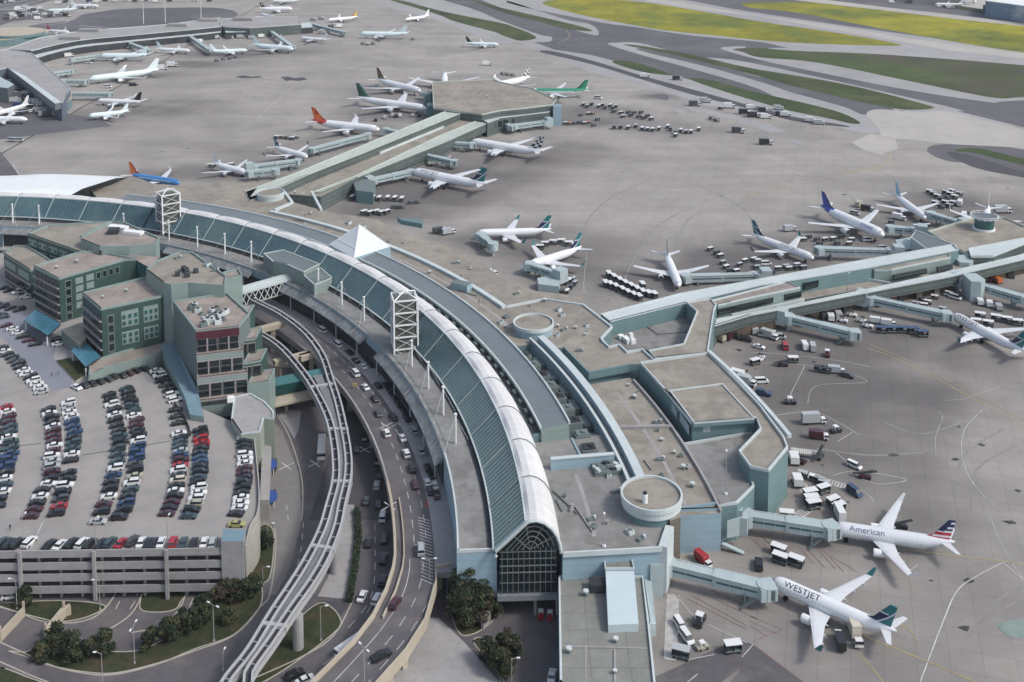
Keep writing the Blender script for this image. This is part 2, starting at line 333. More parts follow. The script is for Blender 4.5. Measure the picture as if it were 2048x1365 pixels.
XX, YY = np.meshgrid(xs, ys); rr = np.hypot(XX-CX0, YY-CY0)
S = np.zeros_like(XX)
for (x, y, rx, ry, k, ro) in STAIN:
    dx, dy = XX-x, YY-y; u = (dx*math.cos(ro)+dy*math.sin(ro))/rx; v = (-dx*math.sin(ro)+dy*math.cos(ro))/ry; d2 = u*u+v*v
    e = k*np.exp(-d2**1.5*0.9); S = np.where(k > 0, np.maximum(S, e) + 0.12*np.minimum(S, e), S+e)
lum = np.zeros_like(XX)
for q in range(6):                                     # break the outlines up
    w = 2*np.pi/(220/2**q); ph = RNG.uniform(0, 6.28, 4); an = RNG.uniform(0, 3.14, 2)
    lum += 0.5**(q*0.6)*(np.sin(w*(XX*np.cos(an[0])+YY*np.sin(an[0]))+ph[0])*np.sin(w*(XX*np.cos(an[1])+YY*np.sin(an[1])*1.4)+ph[1]))
S = np.clip(0.86*S*(1+0.34*lum)+0.035*lum, 0, 0.9)
x2 = int(np.argmin(abs(xs-W((1215, 1230), AP)[0]))); vid = -np.ones(XX.shape, int); keep = (rr > 300) & ~((YY < 262) & (XX < xs[x2]))
vid[keep] = np.arange(keep.sum()); vv = np.c_[XX[keep], YY[keep], np.full(keep.sum(), AP)]
A_, B_, C_, D_ = vid[:-1, :-1], vid[:-1, 1:], vid[1:, 1:], vid[1:, :-1]; ok = (A_ >= 0) & (B_ >= 0) & (C_ >= 0) & (D_ >= 0)
me = bpy.data.meshes.new('apron'); me.from_pydata(vv.tolist(), [], np.c_[A_[ok], B_[ok], C_[ok], D_[ok]].tolist())
at = me.attributes.new('stain', 'FLOAT', 'POINT'); at.data.foreach_set('value', S[keep].astype(np.float32)); me.materials.append(M_apron)
o = bpy.data.objects.new('apron', me); COL.objects.link(o); tag(o, kind='structure')
sheet('far_apron', [(-5000, 700), (-331, 560), (-331, 1697), (897, 1697), (897, -500), (5000, -500), (5000, 9000), (-5000, 9000)], AP-0.03, M_apron)
# --- airfield: taxiways and grass beyond the apron (traced on the ground)
def fld(name, s, z, m, n=5): return sheet(name, smooth(G(s, AP), n, True) if n else G(s, AP), AP+z, m)
def stripe(s, w, m, z=AP+0.06, sm=True, name='apron_marking', dash=None):
    pts = G(s, z); pts = smooth(pts, 5) if sm and len(pts) > 2 else pts
    mb = MB()
    if dash:
        q = resample(pts, dash); 
        for k in range(0, len(q)-1, 2): a = offset([q[k], q[k+1]], w/2); b = offset([q[k], q[k+1]], -w/2); mb.strip(a, b, z)
    else: mb.strip(offset(pts, w/2), offset(pts, -w/2), z)
    return struct(name, mb, m)
fld('taxiway', 'b 880 0 1400 140 1700 250 c 0 340 150 330 300 400 700 560 1160 680 1500 790 2028 890 d 700 960 830 930 950 880 2048 1250 2048 1000 1500 600 0 -60', 0.03, M_shl, 0)
fld('runway_area', '. 760 -10 1000 60 1110 100 1180 110 1500 190 1720 240 1860 210 2048 255 2300 300 2600 200 2300 60 1400 -90 900 -60', 0.05, M_taxi, 0)
fld('taxiway_shoulder', 'b 1100 10 1400 100 1520 140 1760 240 2028 330 c 130 325 370 330 400 290 300 270 0 160 b 1700 60 1300 -40', 0.07, M_shl)
fld('taxiway_shoulder', 'c -380 -100 0 60 300 150 700 270 770 255 700 190 500 150 100 20 -200 -60', 0.07, M_shl)
fld('taxiway_shoulder', 'c 850 350 1100 430 1500 540 2028 700 d 400 860 900 1000 1100 830 1480 830 1440 790 0 470 c 1500 440 1100 340 900 335', 0.07, M_shl)
fld('taxiway_asphalt', 'c 1100 400 1600 520 2028 640 d 300 690 700 800 860 860 1060 810 300 620 0 560 c 1600 460 1300 400 1100 380', 0.085, M_taxi)
fld('taxiway_shoulder', 'c 50 0 700 160 1100 220 1500 280 2028 330 d 400 380 1100 440 2048 500 2400 520 2400 420 1100 250 0 90 c 1200 -20', 0.07, M_shl)
fld('runway', 'c 1000 -20 1500 70 2028 130 d 600 220 1060 300 1500 380 2048 440 2400 500 2400 420 2048 400 1200 290 600 190 0 110 c 1100 -30', 0.085, M_conc, 0)
fld('taxiway_shoulder', 'c 1720 380 2028 470 d 500 540 1100 660 1740 760 1900 760 2400 700 2400 480 1000 400 300 360 0 370 c 1900 365', 0.09, M_shl)
fld('grass_field', 'c 330 20 700 -10 1200 30 2028 170 d 600 240 1060 320 1060 345 400 325 0 295 c 1700 280 1300 240 1000 190 600 110', 0.1, M_grassy)
fld('grass_field', 'd 0 60 300 90 900 200 1500 310 2048 395 2600 460 2600 230 2048 170 1300 110 700 30 0 20', 0.1, M_grassy)
fld('grass_field', 'c 1820 385 2028 375 d 300 380 1000 410 2048 490 2600 560 2600 740 2048 730 1800 730 1200 610 500 470 c 2028 450 1900 410', 0.11, M_grassb)
fld('grass_strip', 'c 980 355 1400 440 2028 600 d 300 640 900 780 1150 820 1350 815 1300 780 700 630 0 510 c 1500 430 1100 360', 0.1, M_grass)
fld('grass_strip', 'c 0 270 80 300 170 320 280 300 230 260 100 210 0 180 b 1500 90 1200 10 1100 5 1450 110 1600 170 1900 250', 0.1, M_grass)
fld('grass_strip', 'c -300 -30 0 90 300 170 500 225 720 245 600 200 300 130 0 60 -200 0', 0.1, M_grass)
fld('grass_strip', 'c 880 490 1100 560 1330 590 1300 570 1100 500 950 475', 0.1, M_grass)
fld('grass_strip', 'c 1480 620 1700 700 2028 800 d 300 830 600 890 750 925 820 915 600 820 0 680 c 1700 640 1550 615', 0.1, M_grass)
fld('grass_strip', 'd 1520 1130 1700 1150 2048 1240 2300 1290 2300 1230 2048 1190 1700 1110', 0.1, M_grass)
fld('service_road', 'c 320 410 700 500 1100 620 1500 740 2028 870 2028 850 1500 700 1100 590 700 470 400 400', 0.1, M_asph2)
fld('drainage_ditch', 'd 0 800 300 900 700 950 690 935 300 870 0 780', 0.11, M_asph2)
fld('taxiway', 'd 1330 1140 1360 1090 1500 1080 1800 1080 2048 1120 2500 1180 2500 1400 2048 1300 1800 1220 1500 1210', 0.05, M_taxi)
fld('taxiway_asphalt', 'd 1480 1140 1500 1170 1700 1260 2048 1330 2300 1380 2300 1330 2048 1290 1700 1180 1530 1140', 0.13, M_asph2)
fld('concrete_pad', 'd 870 860 950 820 1250 840 1450 830 1650 880 2048 970 2300 1030 2300 1150 2048 1110 1500 1080 1200 1050 1000 1030 950 950', 0.12, M_conc)
fld('concrete_pad', 'd 760 1070 900 1000 1080 1030 1110 1110 980 1160 860 1130', 0.07, M_conc, 0)
fld('far_grass', 'd 850 -40 1300 30 1700 95 2048 150 2048 120 1700 70 1300 10', 0.14, M_grassd, 0)
fld('far_yard', 'd 900 -60 1300 0 1700 65 2048 118 2700 180 2700 -60 1600 -120', 0.13, M_conc, 0)
fld('far_road', 'd 300 0 1000 80 1500 140 2048 200 2500 250 2500 225 2048 175 1500 110 1000 55 400 -20', 0.15, M_conc, 0)
fld('runway_area', 'a 240 200 560 160 640 120 800 90 1000 70 1600 60 1800 80 1850 110 1830 140 1640 165 1300 200 800 240 300 250', 0.03, M_taxi)
fld('dark_paving', 'a -600 1150 0 1090 400 1040 870 985 780 930 600 900 300 850 0 840 -600 700', 0.03, M_taxi, 0)
fld('dark_paving', 'a -200 1150 0 1180 160 1380 200 1450 -100 1500 -400 1300', 0.035, M_asph, 0)
fld('dark_paving', 'a -300 60 0 75 200 60 420 0 1000 0 1500 -20 1900 -40 1900 -80 -300 -80', 0.04, M_taxi, 0)
fld('dark_paving', 'a -300 190 0 200 100 170 280 150 560 130 300 70 0 80 -300 90', 0.045, M_asph, 0)
for s in ('a -300 60 0 45 300 -20', 'a -300 90 0 72 380 -10', 'a 240 200 500 180 620 110 900 60', 'a 620 200 1000 225 1500 200'): stripe(s, 2.4, M_shl, AP+.09, name='road_marking')
fld('dark_patch', 'a 1830 600 1900 590 1960 600 2028 595 b 80 600 100 606 0 612 a 1960 612 1880 612', 0.05, M_asph2, 0)
fld('dark_patch', 'b 240 602 300 600 340 610 420 605 450 622 380 634 320 628 280 634', 0.05, M_asph2, 0)
fld('dark_patch', 'c 1140 748 1200 738 1290 738 1315 760 1300 785 1230 770', 0.05, M_taxi)
fld('dark_paving', 'a 0 850 250 900 460 900 300 700 0 500 -300 600', 0.036, M_asph, 0)
for s, w, m in (('l 880 100 1100 180 1380 320 1780 540 2048 680', .45, M_yel), ('l 900 70 1200 200 1500 350 1750 480 2048 640', .35, M_yel),
    ('p 1130 335 1500 375 2048 440', .35, M_yel), ('p 850 980 1000 1040 1350 1180 1700 1330', .4, M_yel), ('p 1070 850 1180 930 1260 1020', .3, M_yel),
    ('p 1890 430 1700 530 1550 640 1440 880 1270 1330', .4, M_line), ('p 1890 430 2048 560', .3, M_line),
    ('l 300 450 410 230', .3, M_line), ('l 430 515 500 380 880 350 600 250 400 225 0 200', .25, M_line), ('l 0 130 200 140 400 160 700 200 900 240', .3, M_line),
    ('l 1740 560 1620 680 1580 820 1610 1000 1700 1150 1850 1308', .3, M_line), ('l 1400 570 1440 620 1390 750 1390 900', .2, M_line), ('l 1450 490 1600 480 1680 450 1870 385', .2, M_line),
    ('l 200 600 470 575 650 650 820 750', .3, M_line), ('l 650 800 780 720', .3, M_line), ('l 640 880 820 1020', .3, M_line), ('l 620 1050 800 1020 1170 1080 960 1115 800 1060', .3, M_line),
    ('l 370 1010 620 1090 850 1170 930 1250', .3, M_line), ('o 1350 690 1500 870', .3, M_line), ('o 1600 920 1900 1060', .3, M_line), ('o 1450 1190 1650 1150', .3, M_line), ('o 1860 1170 1950 1070', .3, M_line), ('o 1440 1365 1520 1300', .3, M_line),
    ('p 820 1110 1000 1327', .25, M_yel), ('p 1760 0 1900 340 2048 560', .2, M_line), ('p 1170 510 1250 450', .25, M_line), ('h 0 720 200 690 500 640', .2, M_line),
    ('h 0 220 400 130 700 60 1000 0', .5, M_yel), ('g 680 680 660 850 670 1000 850 1030 960 1110 1400 1040', .2, M_line), ('g 1900 250 2000 230', .5, M_yel), ('g 900 120 1500 330', 1.2, M_concg),
    ('d 1030 1150 1050 1190 950 1260 700 1300', .7, M_yel), ('d 1230 880 1290 940 1200 1010', .6, M_line), ('c 520 240 540 290 450 340', .7, M_yel), ('c 300 400 600 520 1200 700 1500 800', .3, M_line),
    ('b 60 920 330 680', .4, M_line), ('e 100 0 170 110', .7, M_line)):
    stripe(s, w*.72, m)
for s in ('o 1480 700 1900 930', 'o 1440 720 1900 960', 'o 1540 670 1980 880', 'o 1620 650 1999 830', 'p 0 830 240 930', 'p 0 870 200 960', 'p 0 900 120 980', 'p 20 1020 240 930', 'q 1400 870 1560 1010', 'q 1430 850 1620 1010', 'q 1480 840 1680 1000', 'q 1540 850 1740 990', 'q 1380 900 1500 1020', 'p 480 300 640 480', 'p 540 330 700 500', 'p 420 320 560 470', 'p 360 310 480 440', 'p 90 230 200 350', 'p 40 260 130 360', 'p 600 380 800 500'):
    stripe(s, .22, M_redl, sm=False)
stripe('p 30 1045 400 1327 300 1365', .3, M_redl, sm=False)
sheet('dark_paving', G('p -80 1000 30 1050 420 1345 -200 1400 o 1850 1260 1700 1365 1100 1365', AP), AP+0.03, M_asph)
sheet('oil_stain', smooth(G('p 1850 900 1930 870 2048 860 2048 980 1950 990', AP), 4, True), AP+0.05, mat('washed_green_stain', (0.17, 0.22, 0.20), 0.7, 0.1, 0.4))
mb = MB(); rs = random.Random(9)
for k in range(100):
    x, y = rs.uniform(1150, 2040), rs.uniform(300, 1340)
    if k % 3 == 0: x, y = rs.uniform(300, 1300), rs.uniform(140, 350)
    p = W((x, y), AP+.05)
    if math.hypot(p[0]-CX0, p[1]-CY0) < 372: continue
    s = rs.uniform(.3, 1.1); n = 9; mb.face([(p[0]+s*rs.uniform(.5, 1.3)*math.cos(t*2*math.pi/n)*rs.choice((1, 1.8)), p[1]+s*rs.uniform(.5, 1.3)*math.sin(t*2*math.pi/n), AP+.05) for t in range(n)], 0)
tag(mb.build('oil_spots', mat('oil_black', (.05, .047, .045), .7, .3, 2)), kind='structure')
zp_ = .05
for s in ('c 1430 830 1600 850 1780 900 2028 960 2028 1000 1800 930 1500 870', 'c 1520 780 1700 800 1760 840 1600 830', 'c 1340 850 1420 850 1480 900 1400 890', 'd 20 920 150 930 260 990 160 1000 40 960', 'd 300 1050 400 1050 420 1090 320 1080'): zp_ = zp_+.012; fld('pale_patch', s, zp_, M_shl, 0)
M_tm = mat('tyre_rubber_marks', (0.205, 0.196, 0.19), .9, .12, .3)
for s in ('g 900 1050 1200 500 1700 250 2000 150', 'g 1350 700 1500 400 1900 300', 'g 2000 600 1900 350 1500 150 1000 50', 'h 900 420 700 200 300 60', 'h 1200 200 1000 60 600 0', 'c 400 1100 900 1200 1600 1250 2000 1300', 'b 900 950 500 700 0 600', 'b 1500 500 1000 450 400 500 0 560', 'a 1900 900 1500 700 1000 640', 'a 400 1300 1200 1150 2000 1000',
          'l 1900 700 1600 900 1550 1200', 'l 2048 800 1700 1000 1650 1308', 'l 1000 650 1300 740 1700 600', 'p 1900 420 1500 450 1100 330', 'p 2048 600 1500 900 1200 1000 1000 900', 'p 1500 1327 1700 900 2048 700', 'l 500 850 900 900 1300 880', 'g 100 1000 500 700 800 300 1200 100'):
    stripe(s, .8, M_tm, AP+.03, name='tyre_mark')
def ladder(s, w, n, m=M_line, z=AP+0.06, name='crossing_marking'):
    a, b = G(s, z); d = np.array(b)-np.array(a); L = np.linalg.norm(d); d /= L; nrm = np.array((-d[1], d[0])); mb = MB()
    for k in range(n):
        p = np.array(a)+d*L*k/(n-1); q = p+d*0.5; r0 = nrm*w/2
        mb.face([(*(p-r0), z), (*(q-r0), z), (*(q+r0), z), (*(p+r0), z)])
    for sgn in (-1, 1): mb.strip([tuple(np.array(a)+nrm*sgn*w/2), tuple(np.array(b)+nrm*sgn*w/2)], [tuple(np.array(a)+nrm*sgn*(w/2+.25)), tuple(np.array(b)+nrm*sgn*(w/2+.25))], z)
    return struct(name, mb, m)
ladder('o 1330 690 1310 1180', 2.6, 40); ladder('q 1830 400 1980 620', 2.6, 12); ladder('q 1740 90 1990 120', 2.4, 14); ladder('l 370 1030 700 1130', 2.4, 16); ladder('q 1800 700 1900 620', 2.4, 7)
# --- town side roads
sheet('road', G('. -600 1365 -400 1240 0 1180 500 1120 512 1050 540 850 520 700 560 600 700 620 900 760 1000 1000 1120 1190 1120 1500 -600 1700', 0), 0.0, M_asph)
sheet('road', [(-400, 430), (-120, 380), (-60, 400), (-60, 300), (-30, 300), (-30, 420), (-110, 490), (-200, 530), (-400, 540)], 0.01, M_asph2)
sheet('service_yard', G('n 1350 870 1450 870 1650 1060 1920 1365 1950 1500 900 1500 1100 1200 1300 1000', 0), 0.03, M_concg)
sheet('plaza', G('j 170 560 400 600 380 740 345 810 280 700 220 620', 0), 0.03, M_concg)
sheet('plaza', G('j 60 700 150 640 250 750 380 1080 400 1365 n 390 150 350 330 300 500 200 690 140 700 180 300 180 150 40 150', 0), 0.04, M_lroad)
sheet('median_paving', G('n 730 0 800 0 820 200 790 500 745 725 520 705 600 560 660 350', 0), 0.05, M_concg)
sheet('median_paving', G('n 520 740 780 740 690 870 650 830', 0), 0.045, M_asph2)
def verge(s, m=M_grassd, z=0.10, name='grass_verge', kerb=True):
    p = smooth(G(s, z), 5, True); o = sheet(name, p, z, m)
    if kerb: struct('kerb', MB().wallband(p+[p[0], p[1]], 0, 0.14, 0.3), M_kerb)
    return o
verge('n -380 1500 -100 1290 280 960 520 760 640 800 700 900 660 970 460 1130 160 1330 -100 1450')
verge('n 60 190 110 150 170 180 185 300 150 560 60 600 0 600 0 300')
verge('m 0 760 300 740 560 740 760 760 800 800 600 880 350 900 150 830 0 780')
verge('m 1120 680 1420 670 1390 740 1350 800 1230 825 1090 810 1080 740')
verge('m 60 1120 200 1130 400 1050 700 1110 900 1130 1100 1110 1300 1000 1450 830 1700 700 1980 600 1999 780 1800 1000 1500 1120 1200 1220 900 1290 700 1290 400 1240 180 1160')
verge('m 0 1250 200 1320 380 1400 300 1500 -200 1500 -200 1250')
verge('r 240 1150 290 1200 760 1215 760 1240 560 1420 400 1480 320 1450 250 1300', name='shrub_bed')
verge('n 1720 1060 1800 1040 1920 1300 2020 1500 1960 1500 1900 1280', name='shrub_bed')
for s in ('m 0 790 370 890 560 910 750 850 880 700 920 590', 'm 820 970 1000 850 1090 700 1130 600', 'm 1010 985 1250 930 1380 800 1430 680 1460 590', 'm 0 1060 200 1150 400 1240 600 1290 850 1310 1200 1230 1500 1110 1800 1000 1999 790 n 150 700 185 500 200 300 190 180',
          'm 0 1210 200 1300 400 1380', 'n 0 1350 400 1170 640 1010 780 760', 'j 170 560 300 780 400 1100 410 1365 n 390 130'):
    p = smooth(G(s, 0), 5); struct('kerb', MB().wallband(p, 0, 0.15, 0.35), M_kerb)
for s in ('n 410 130 395 330 370 440 350 520', 'm 920 740 890 800', 'm 1040 740 1000 800', 'm 965 640 940 700', 'm 1080 640 1050 700', 'm 1485 720 1455 790', 'n 660 1150 560 1230', 'n 280 0 300 160', 'n 960 150 955 600 880 800 700 1000', 'n 930 780 870 880'):
    stripe(s, .22, M_line, 0.06, name='road_marking', dash=3.0 if s.startswith('n') else None)
def crossx(s, z=0.06, L=5.5):
    for p in G(s, z):
        mb = MB()
        for sg in (-1, 1):
            d = np.array((math.cos(0.8*sg), math.sin(0.8*sg)))*L/2; p = np.array(p)
            mb.strip(offset([tuple(p-d), tuple(p+d)], .2), offset([tuple(p-d), tuple(p+d)], -.2), z+0.003*sg)
        struct('road_marking', mb, M_line)
sheet('ramp_road', smooth(G('t 560 560 640 470 800 470 1000 560 1110 640 1060 760 900 800 700 760', 0.2), 4, True), 0.2, M_lroad)
crossx('j 285 1025 510 1005 895 895')
# ------------------------------------------------------------ curved terminal
def para(mb, pts, z, w=0.5, h=0.8, m=1, close=True): mb.wallband(list(pts)+([pts[0], pts[1]] if close else []), z, z+h, w, m)
def block(name, pts, z0, z1, wall, roof, parent=None, par=True, cap=None, ph=0.8):
    mb = MB(); mb.prism(pts, z0, z1, 0, 1)
    if par:
        p = list(pts); n = len(p); ar = sum(p[i][0]*p[(i+1) % n][1]-p[(i+1) % n][0]*p[i][1] for i in range(n))
        if ar < 0: p = p[::-1]
        q = offset([p[-1]]+p+[p[0]], 0.27)[1:-1]
        para(mb, q, z1-0.3, 0.5, ph+0.3, 2)
    return mb.build(name, [wall, roof, cap or M_cap], parent)
tb = thing('terminal_building', 'long curved terminal building with brown gravel roofs and pale blue walls', 'terminal', (30, 300, 0))
mb = MB(); mb.prism(ring(261.6, 271.9, 2.7, 93), 0, 17, 0, 1)
mb.wallband(arc(261.9, 2.7, 12.8), 17, 17.7, 0.5, 2); mb.wallband(arc(270.3, 2.9, 93), 17, 17.5, 1.0, 3)
mb.wallband([R(261.7, 2.8), R(271.6, 2.8)], 17, 17.7, 0.5, 2)
mb.build('terrace_block', [M_panel, M_terr, M_cap, M_dark], tb)
mb = MB(); mb.wallband(arc(261.35, 12.9, 84), 7.1, 13.6, .3, 0); mb.build('kerb_doors_and_shade', M_dark, tb)  # dark glass doors, with canopy shade put into the same dark colour
f0, f1 = W((1322, 1098), 18), W((1335, 1058), 18)
block('roof_block', [R(288.6, 2.05), f0, f1, R(316, 5.3)]+arc(312.6, 5.4, 12.6)+arc(288.6, 12.6, 2.4), 0, 18, M_panel, M_terr, tb, par=False)
mb = MB(); mb.wallband([R(288.6, 2.0), (f0[0]+.2, f0[1]-.3)], 17.5, 18.8, .5); mb.build('roof_parapet', M_cap, tb)
mb = MB(); mb.wallband([(f0[0]+.4, f0[1]-.4), (f1[0]+.6, f1[1])], 6, 18.9, 2.2, 0); mb.build('corner_wall', [M_cap], tb)
mb = MB(); mb.prism(ring(288.9, 300.4, 12.7, 75), 5, 20.6, 0, 1); mb.build('seam_roof_base', [M_panelg, M_dark], tb)
sr = MB(); sr.strip(arc(291.4, 12.6, 75, 0.6), arc(300.2, 12.6, 75, 0.6), 22.3, 22.9, 0, uv=True)
A0, A1 = arc(291.4, 12.6, 75), arc(300.2, 12.6, 75)
sr.strip(A0, A0, 20.6, 22.3, 1); sr.strip(A1, A1, 20.6, 22.9, 1); sr.face([(*A0[0], 20.6), (*A1[0], 20.6), (*A1[0], 22.9), (*A0[0], 22.3)], 2)
sr.face([(*R(291.4, 12.55), 17.9), (*R(300.2, 12.55), 17.9), (*R(300.2, 12.55), 20.9), (*R(291.4, 12.55), 20.9)], 2)
sr.wallband(arc(300.3, 12.6, 75), 22.6, 23.5, 0.5, 3); sr.wallband(arc(291.3, 12.6, 75), 22.0, 22.8, 0.5, 3)
sr.build('seam_metal_roof', [M_seam, M_panelg, M_hteal, M_cap], tb)
sb_ = MB()
for k in range(46):                                            # smoke vents along the gutter
    a = 14+k*1.25; c = R(290.2, a); sb_.box((c[0], c[1], 21.1), (1.0, 2.2, .7), rad(a), 0)
tag(sb_.build('gutter_vent', [M_hgrey], tb), kind='stuff')
# machinery trench between the seam roof and the long white beam
mb = MB(); mb.prism(ring(300.6, 311, 9.6, 24.6), 5, 14, 0, 1); mb.build('machinery_floor', [M_dark, M_dark], tb)
def part(name, mb, m, p=tb): return mb.build(name, m, p)
mb = MB(); mb.wallband(arc(311.2, 5.3, 25), 10, 19.4, 0.5, 0); mb.wallband(arc(311.2, 5.3, 25), 19.4, 19.8, 0.9, 1); part('trench_wall', mb, [M_panel, M_cap])
mb = MB(); mb.wallband(arc(300.9, 9.8, 12.5), 14, 18.4, 0.5, 0); part('trench_wall', mb, [M_panel])
mb = MB(); mb.strip(arc(311.5, 5.3, 25), arc(313.4, 5.3, 25), 18.6); part('beam_walkway', mb, M_terr)
mb = MB(); mb.prism(ring(313.3, 315.9, 6.6, 24.6), 10, 20.6, 0, 1); part('white_beam_roof', mb, [M_panel, M_cap])
for k in range(9):                                             # air handling units
    a = 11.3+k*1.5; c = R(304.5, a); u = MB(); u.box((c[0], c[1], 16.3), (4.6, 4.2, 4.6), rad(a), 0); u.box((c[0], c[1], 18.8), (3.6, 3.2, 0.5), rad(a), 1)
    u.cyl((c[0]+.8, c[1]), 1.0, 19, 19.5, 10, m=1); part('air_handling_unit', u, [M_hgrey, M_hgrey if k % 2 else M_dark])
for k in range(7):
    a = 10.8+k*2; c = R(309, a); u = MB(); u.box((c[0], c[1], 15.2), (2.0, 6.5, 2.4), rad(a), 0); part('duct', u, M_hgrey)
u = MB(); c = R(307, 9.0); u.box((c[0], c[1], 18.4), (8.5, 5.0, 1.6), rad(9), 0)
for k in range(14): u.box((c[0]+random.uniform(-4, 4), c[1]+random.uniform(-2.4, 2.4), 19.3), (random.uniform(.8, 2.2), random.uniform(.8, 2), random.uniform(.6, 2)), random.random(), k % 3)
part('roof_plant', u, [M_hgrey, M_cap, M_dark])
a_, b_ = G('k 395 970 890 930', 21.2); u = MB(); u.wallband([a_, b_], 18, 21.2, 1.0, 0); u.wallband([a_, b_], 21.2, 21.5, 1.4, 1); part('screen_wall', u, [M_panel, M_cap])
# airside roofs
block('roof_block', ring(316.1, 334.4, 5.3, 18.9), 5, 16, M_panel, M_roof, tb, par=False)
mb = MB(); mb.wallband(arc(334.3, 5.3, 18.4), 16, 16.9, 0.7, 0); part('roof_ledge', mb, [M_concg])
mb = MB(); mb.wallband([R(316.4, 13.6), R(334, 13.0)], 16, 17.0, 0.9, 0); part('roof_ledge', mb, [M_concg])
front = G('q 740 655 1270 655', 16.0)
block('roof_block', [W((1361, 1025), 16), W((1440, 1022), 16), R(334.4, 6.0), R(316.2, 5.6)], 5, 16.03, M_panel, M_roof, tb, cap=M_panel)
lo = G('k 1430 830 1700 1335 1850 1325 1985 1190 1990 1000 2028 740', 15.5); lo[0] = R(334.7, 11.4); lo[1] = R(334.7, 5.9)
block('roof_block', lo[:4]+G('k 1900 1000 2020 760', 15.5), 5, 15.5, M_panelg, M_terr, tb, cap=M_cap)
hb = G('k 1090 228 1630 150 1860 380 2028 560', 20)+G('l 255 778 285 855 140 1030 0 1000', 20)+G('k 1860 920 2028 745 2000 665 1500 700 1280 440', 20)
block('raised_roof_block', hb, 5, 20, M_panelg, M_roof, tb, ph=0.9)
block('raised_slab', G('k 1320 440 1735 385 1985 655 1510 690', 21), 19.6, 21.0, M_panelg, M_roof, tb, ph=0.4)
mb = MB(); mb.wallband(arc(364.9, 9.8, 18.9), 20, 21.2, 1.3, 0); part('roof_edge_beam', mb, [M_cap])
for s, z0, z1 in (('k 1340 560 1380 620', 16.6, 19), ('k 1405 640 1470 740', 16.6, 19.2)):      # pale stained panels in the long wall
    a_, b_ = G(s, 18); mb = MB(); mb.wallband([a_, b_], z0, z1, 0.3); part('pale_wall_panel', mb, M_bridge)
for s in ('k 1565 735 1640 730', 'k 1680 725 1830 715'):
    a_, b_ = G(s, 18.2); mb = MB(); mb.wallband([a_, b_], 17.2, 19.0, 0.5); part('pale_wall_panel', mb, M_bridge)
rn = G('k 1090 228 1200 195 1110 112 990 132 930 75 850 92 800 45', 18)+G('g 790 1350 872 1262 650 1090 640 1025 280 985 60 900', 18)+G('f 1960 880 1750 720 1450 600 1200 540 1000 430 760 390 550 350 330 290 250 190', 18)
rn2 = G('f 0 250', 18)+G('e 2028 150 1750 130 1500 170 1200 150 1060 95 1000 100 860 160 700 190', 18)
mb = MB(); mb.prism(rn+rn2+[R(300.6, a) for a in np.linspace(78, 24.8, 50)]+G('k 300 60 430 110 500 95 690 295 1000 232', 18), 5, 18.0, 0, 1)
part('main_roof', mb, [M_panelg, M_roof])
wl = G('k 690 290 1000 232 1095 228', 18.6); mb = MB(); mb.wallband(wl, 15.9, 18.7, 0.6, 0); part('court_wall', mb, [M_panelg])
wl = G('k 500 95 690 290', 18.6); mb = MB(); mb.wallband(wl, 15.9, 18.7, 0.6, 0); part('court_wall', mb, [M_panelg])
wl = G('f 200 360 500 440 780 540 1080 640 1550 890 2000 1110', 19.2)
mb = MB(); mb.wallband(arc(316.4, 30.6, 60.8), 18, 19.2, 2.0, 0); part('white_roof_parapet', mb, [M_cap])
mb = MB(); mb.wallband(G('f 190 350 330 290 270 210', 19), 18, 19.2, 1.4, 0); mb.wallband(G('f 480 205 555 345', 19), 18, 19.2, 1.2, 0); part('white_roof_parapet', mb, [M_cap])
for s, w in (('k 1630 150 1200 195 1110 112 990 132 930 75 850 92 800 45 g 790 1350 872 1262 650 1090 350 1045 50 1105', .7),):
    mb = MB(); mb.wallband(G(s, 18.6), 17.9, 18.8, w); part('roof_parapet', mb, [M_cap])
def drum(name, c, r, z0, z1, wall, p=tb):
    mb = MB(); mb.cyl(c, r, z0, z1, 40, m=0, mt=1); n = 40
    t = [(c[0]+(r+.02)*math.cos(k*2*math.pi/n), c[1]+(r+.02)*math.sin(k*2*math.pi/n)) for k in range(n+1)]
    mb.wallband(t, z1-0.6, z1+0.7, 0.5, 2); return part(name, mb, [wall, M_roof, M_cap], p)
c0 = W((1303, 990), 22.6); drum('round_stair_roof', c0, 8.1, 20.2, 22.6, M_cap); mb = MB(); mb.cyl(c0, 7.5, 17.5, 20.2, 40); part('drum_base', mb, M_panelg)
mb = MB(); mb.cyl((c0[0]-2.2, c0[1]-3.5), .7, 22.6, 25.2, 12, mt=1); mb.cyl((c0[0]-2.2, c0[1]-3.5), .5, 25.2, 25.6, 10, m=1); part('chimney', mb, [M_white, M_dark])
c1 = W((1067, 648), 21); drum('round_roof', c1, 7.4, 17.6, 21.2, M_panel)
c2 = W((541, 385), 21); drum('round_roof', c2, 7.0, 17.6, 20.6, M_cap)
st = G('q 640 790 730 760', 14); mb = MB(); mb.prism([W((1340, 1056), 18), W((1361, 1048), 18), (W((1361, 1048), 18)[0], W((1361, 1048), 18)[1]+9), (W((1340, 1056), 18)[0], W((1361, 1048), 18)[1]+9)], 0, 19.9, 0, 1); part('stair_tower_wall', mb, [M_brick, M_roof])
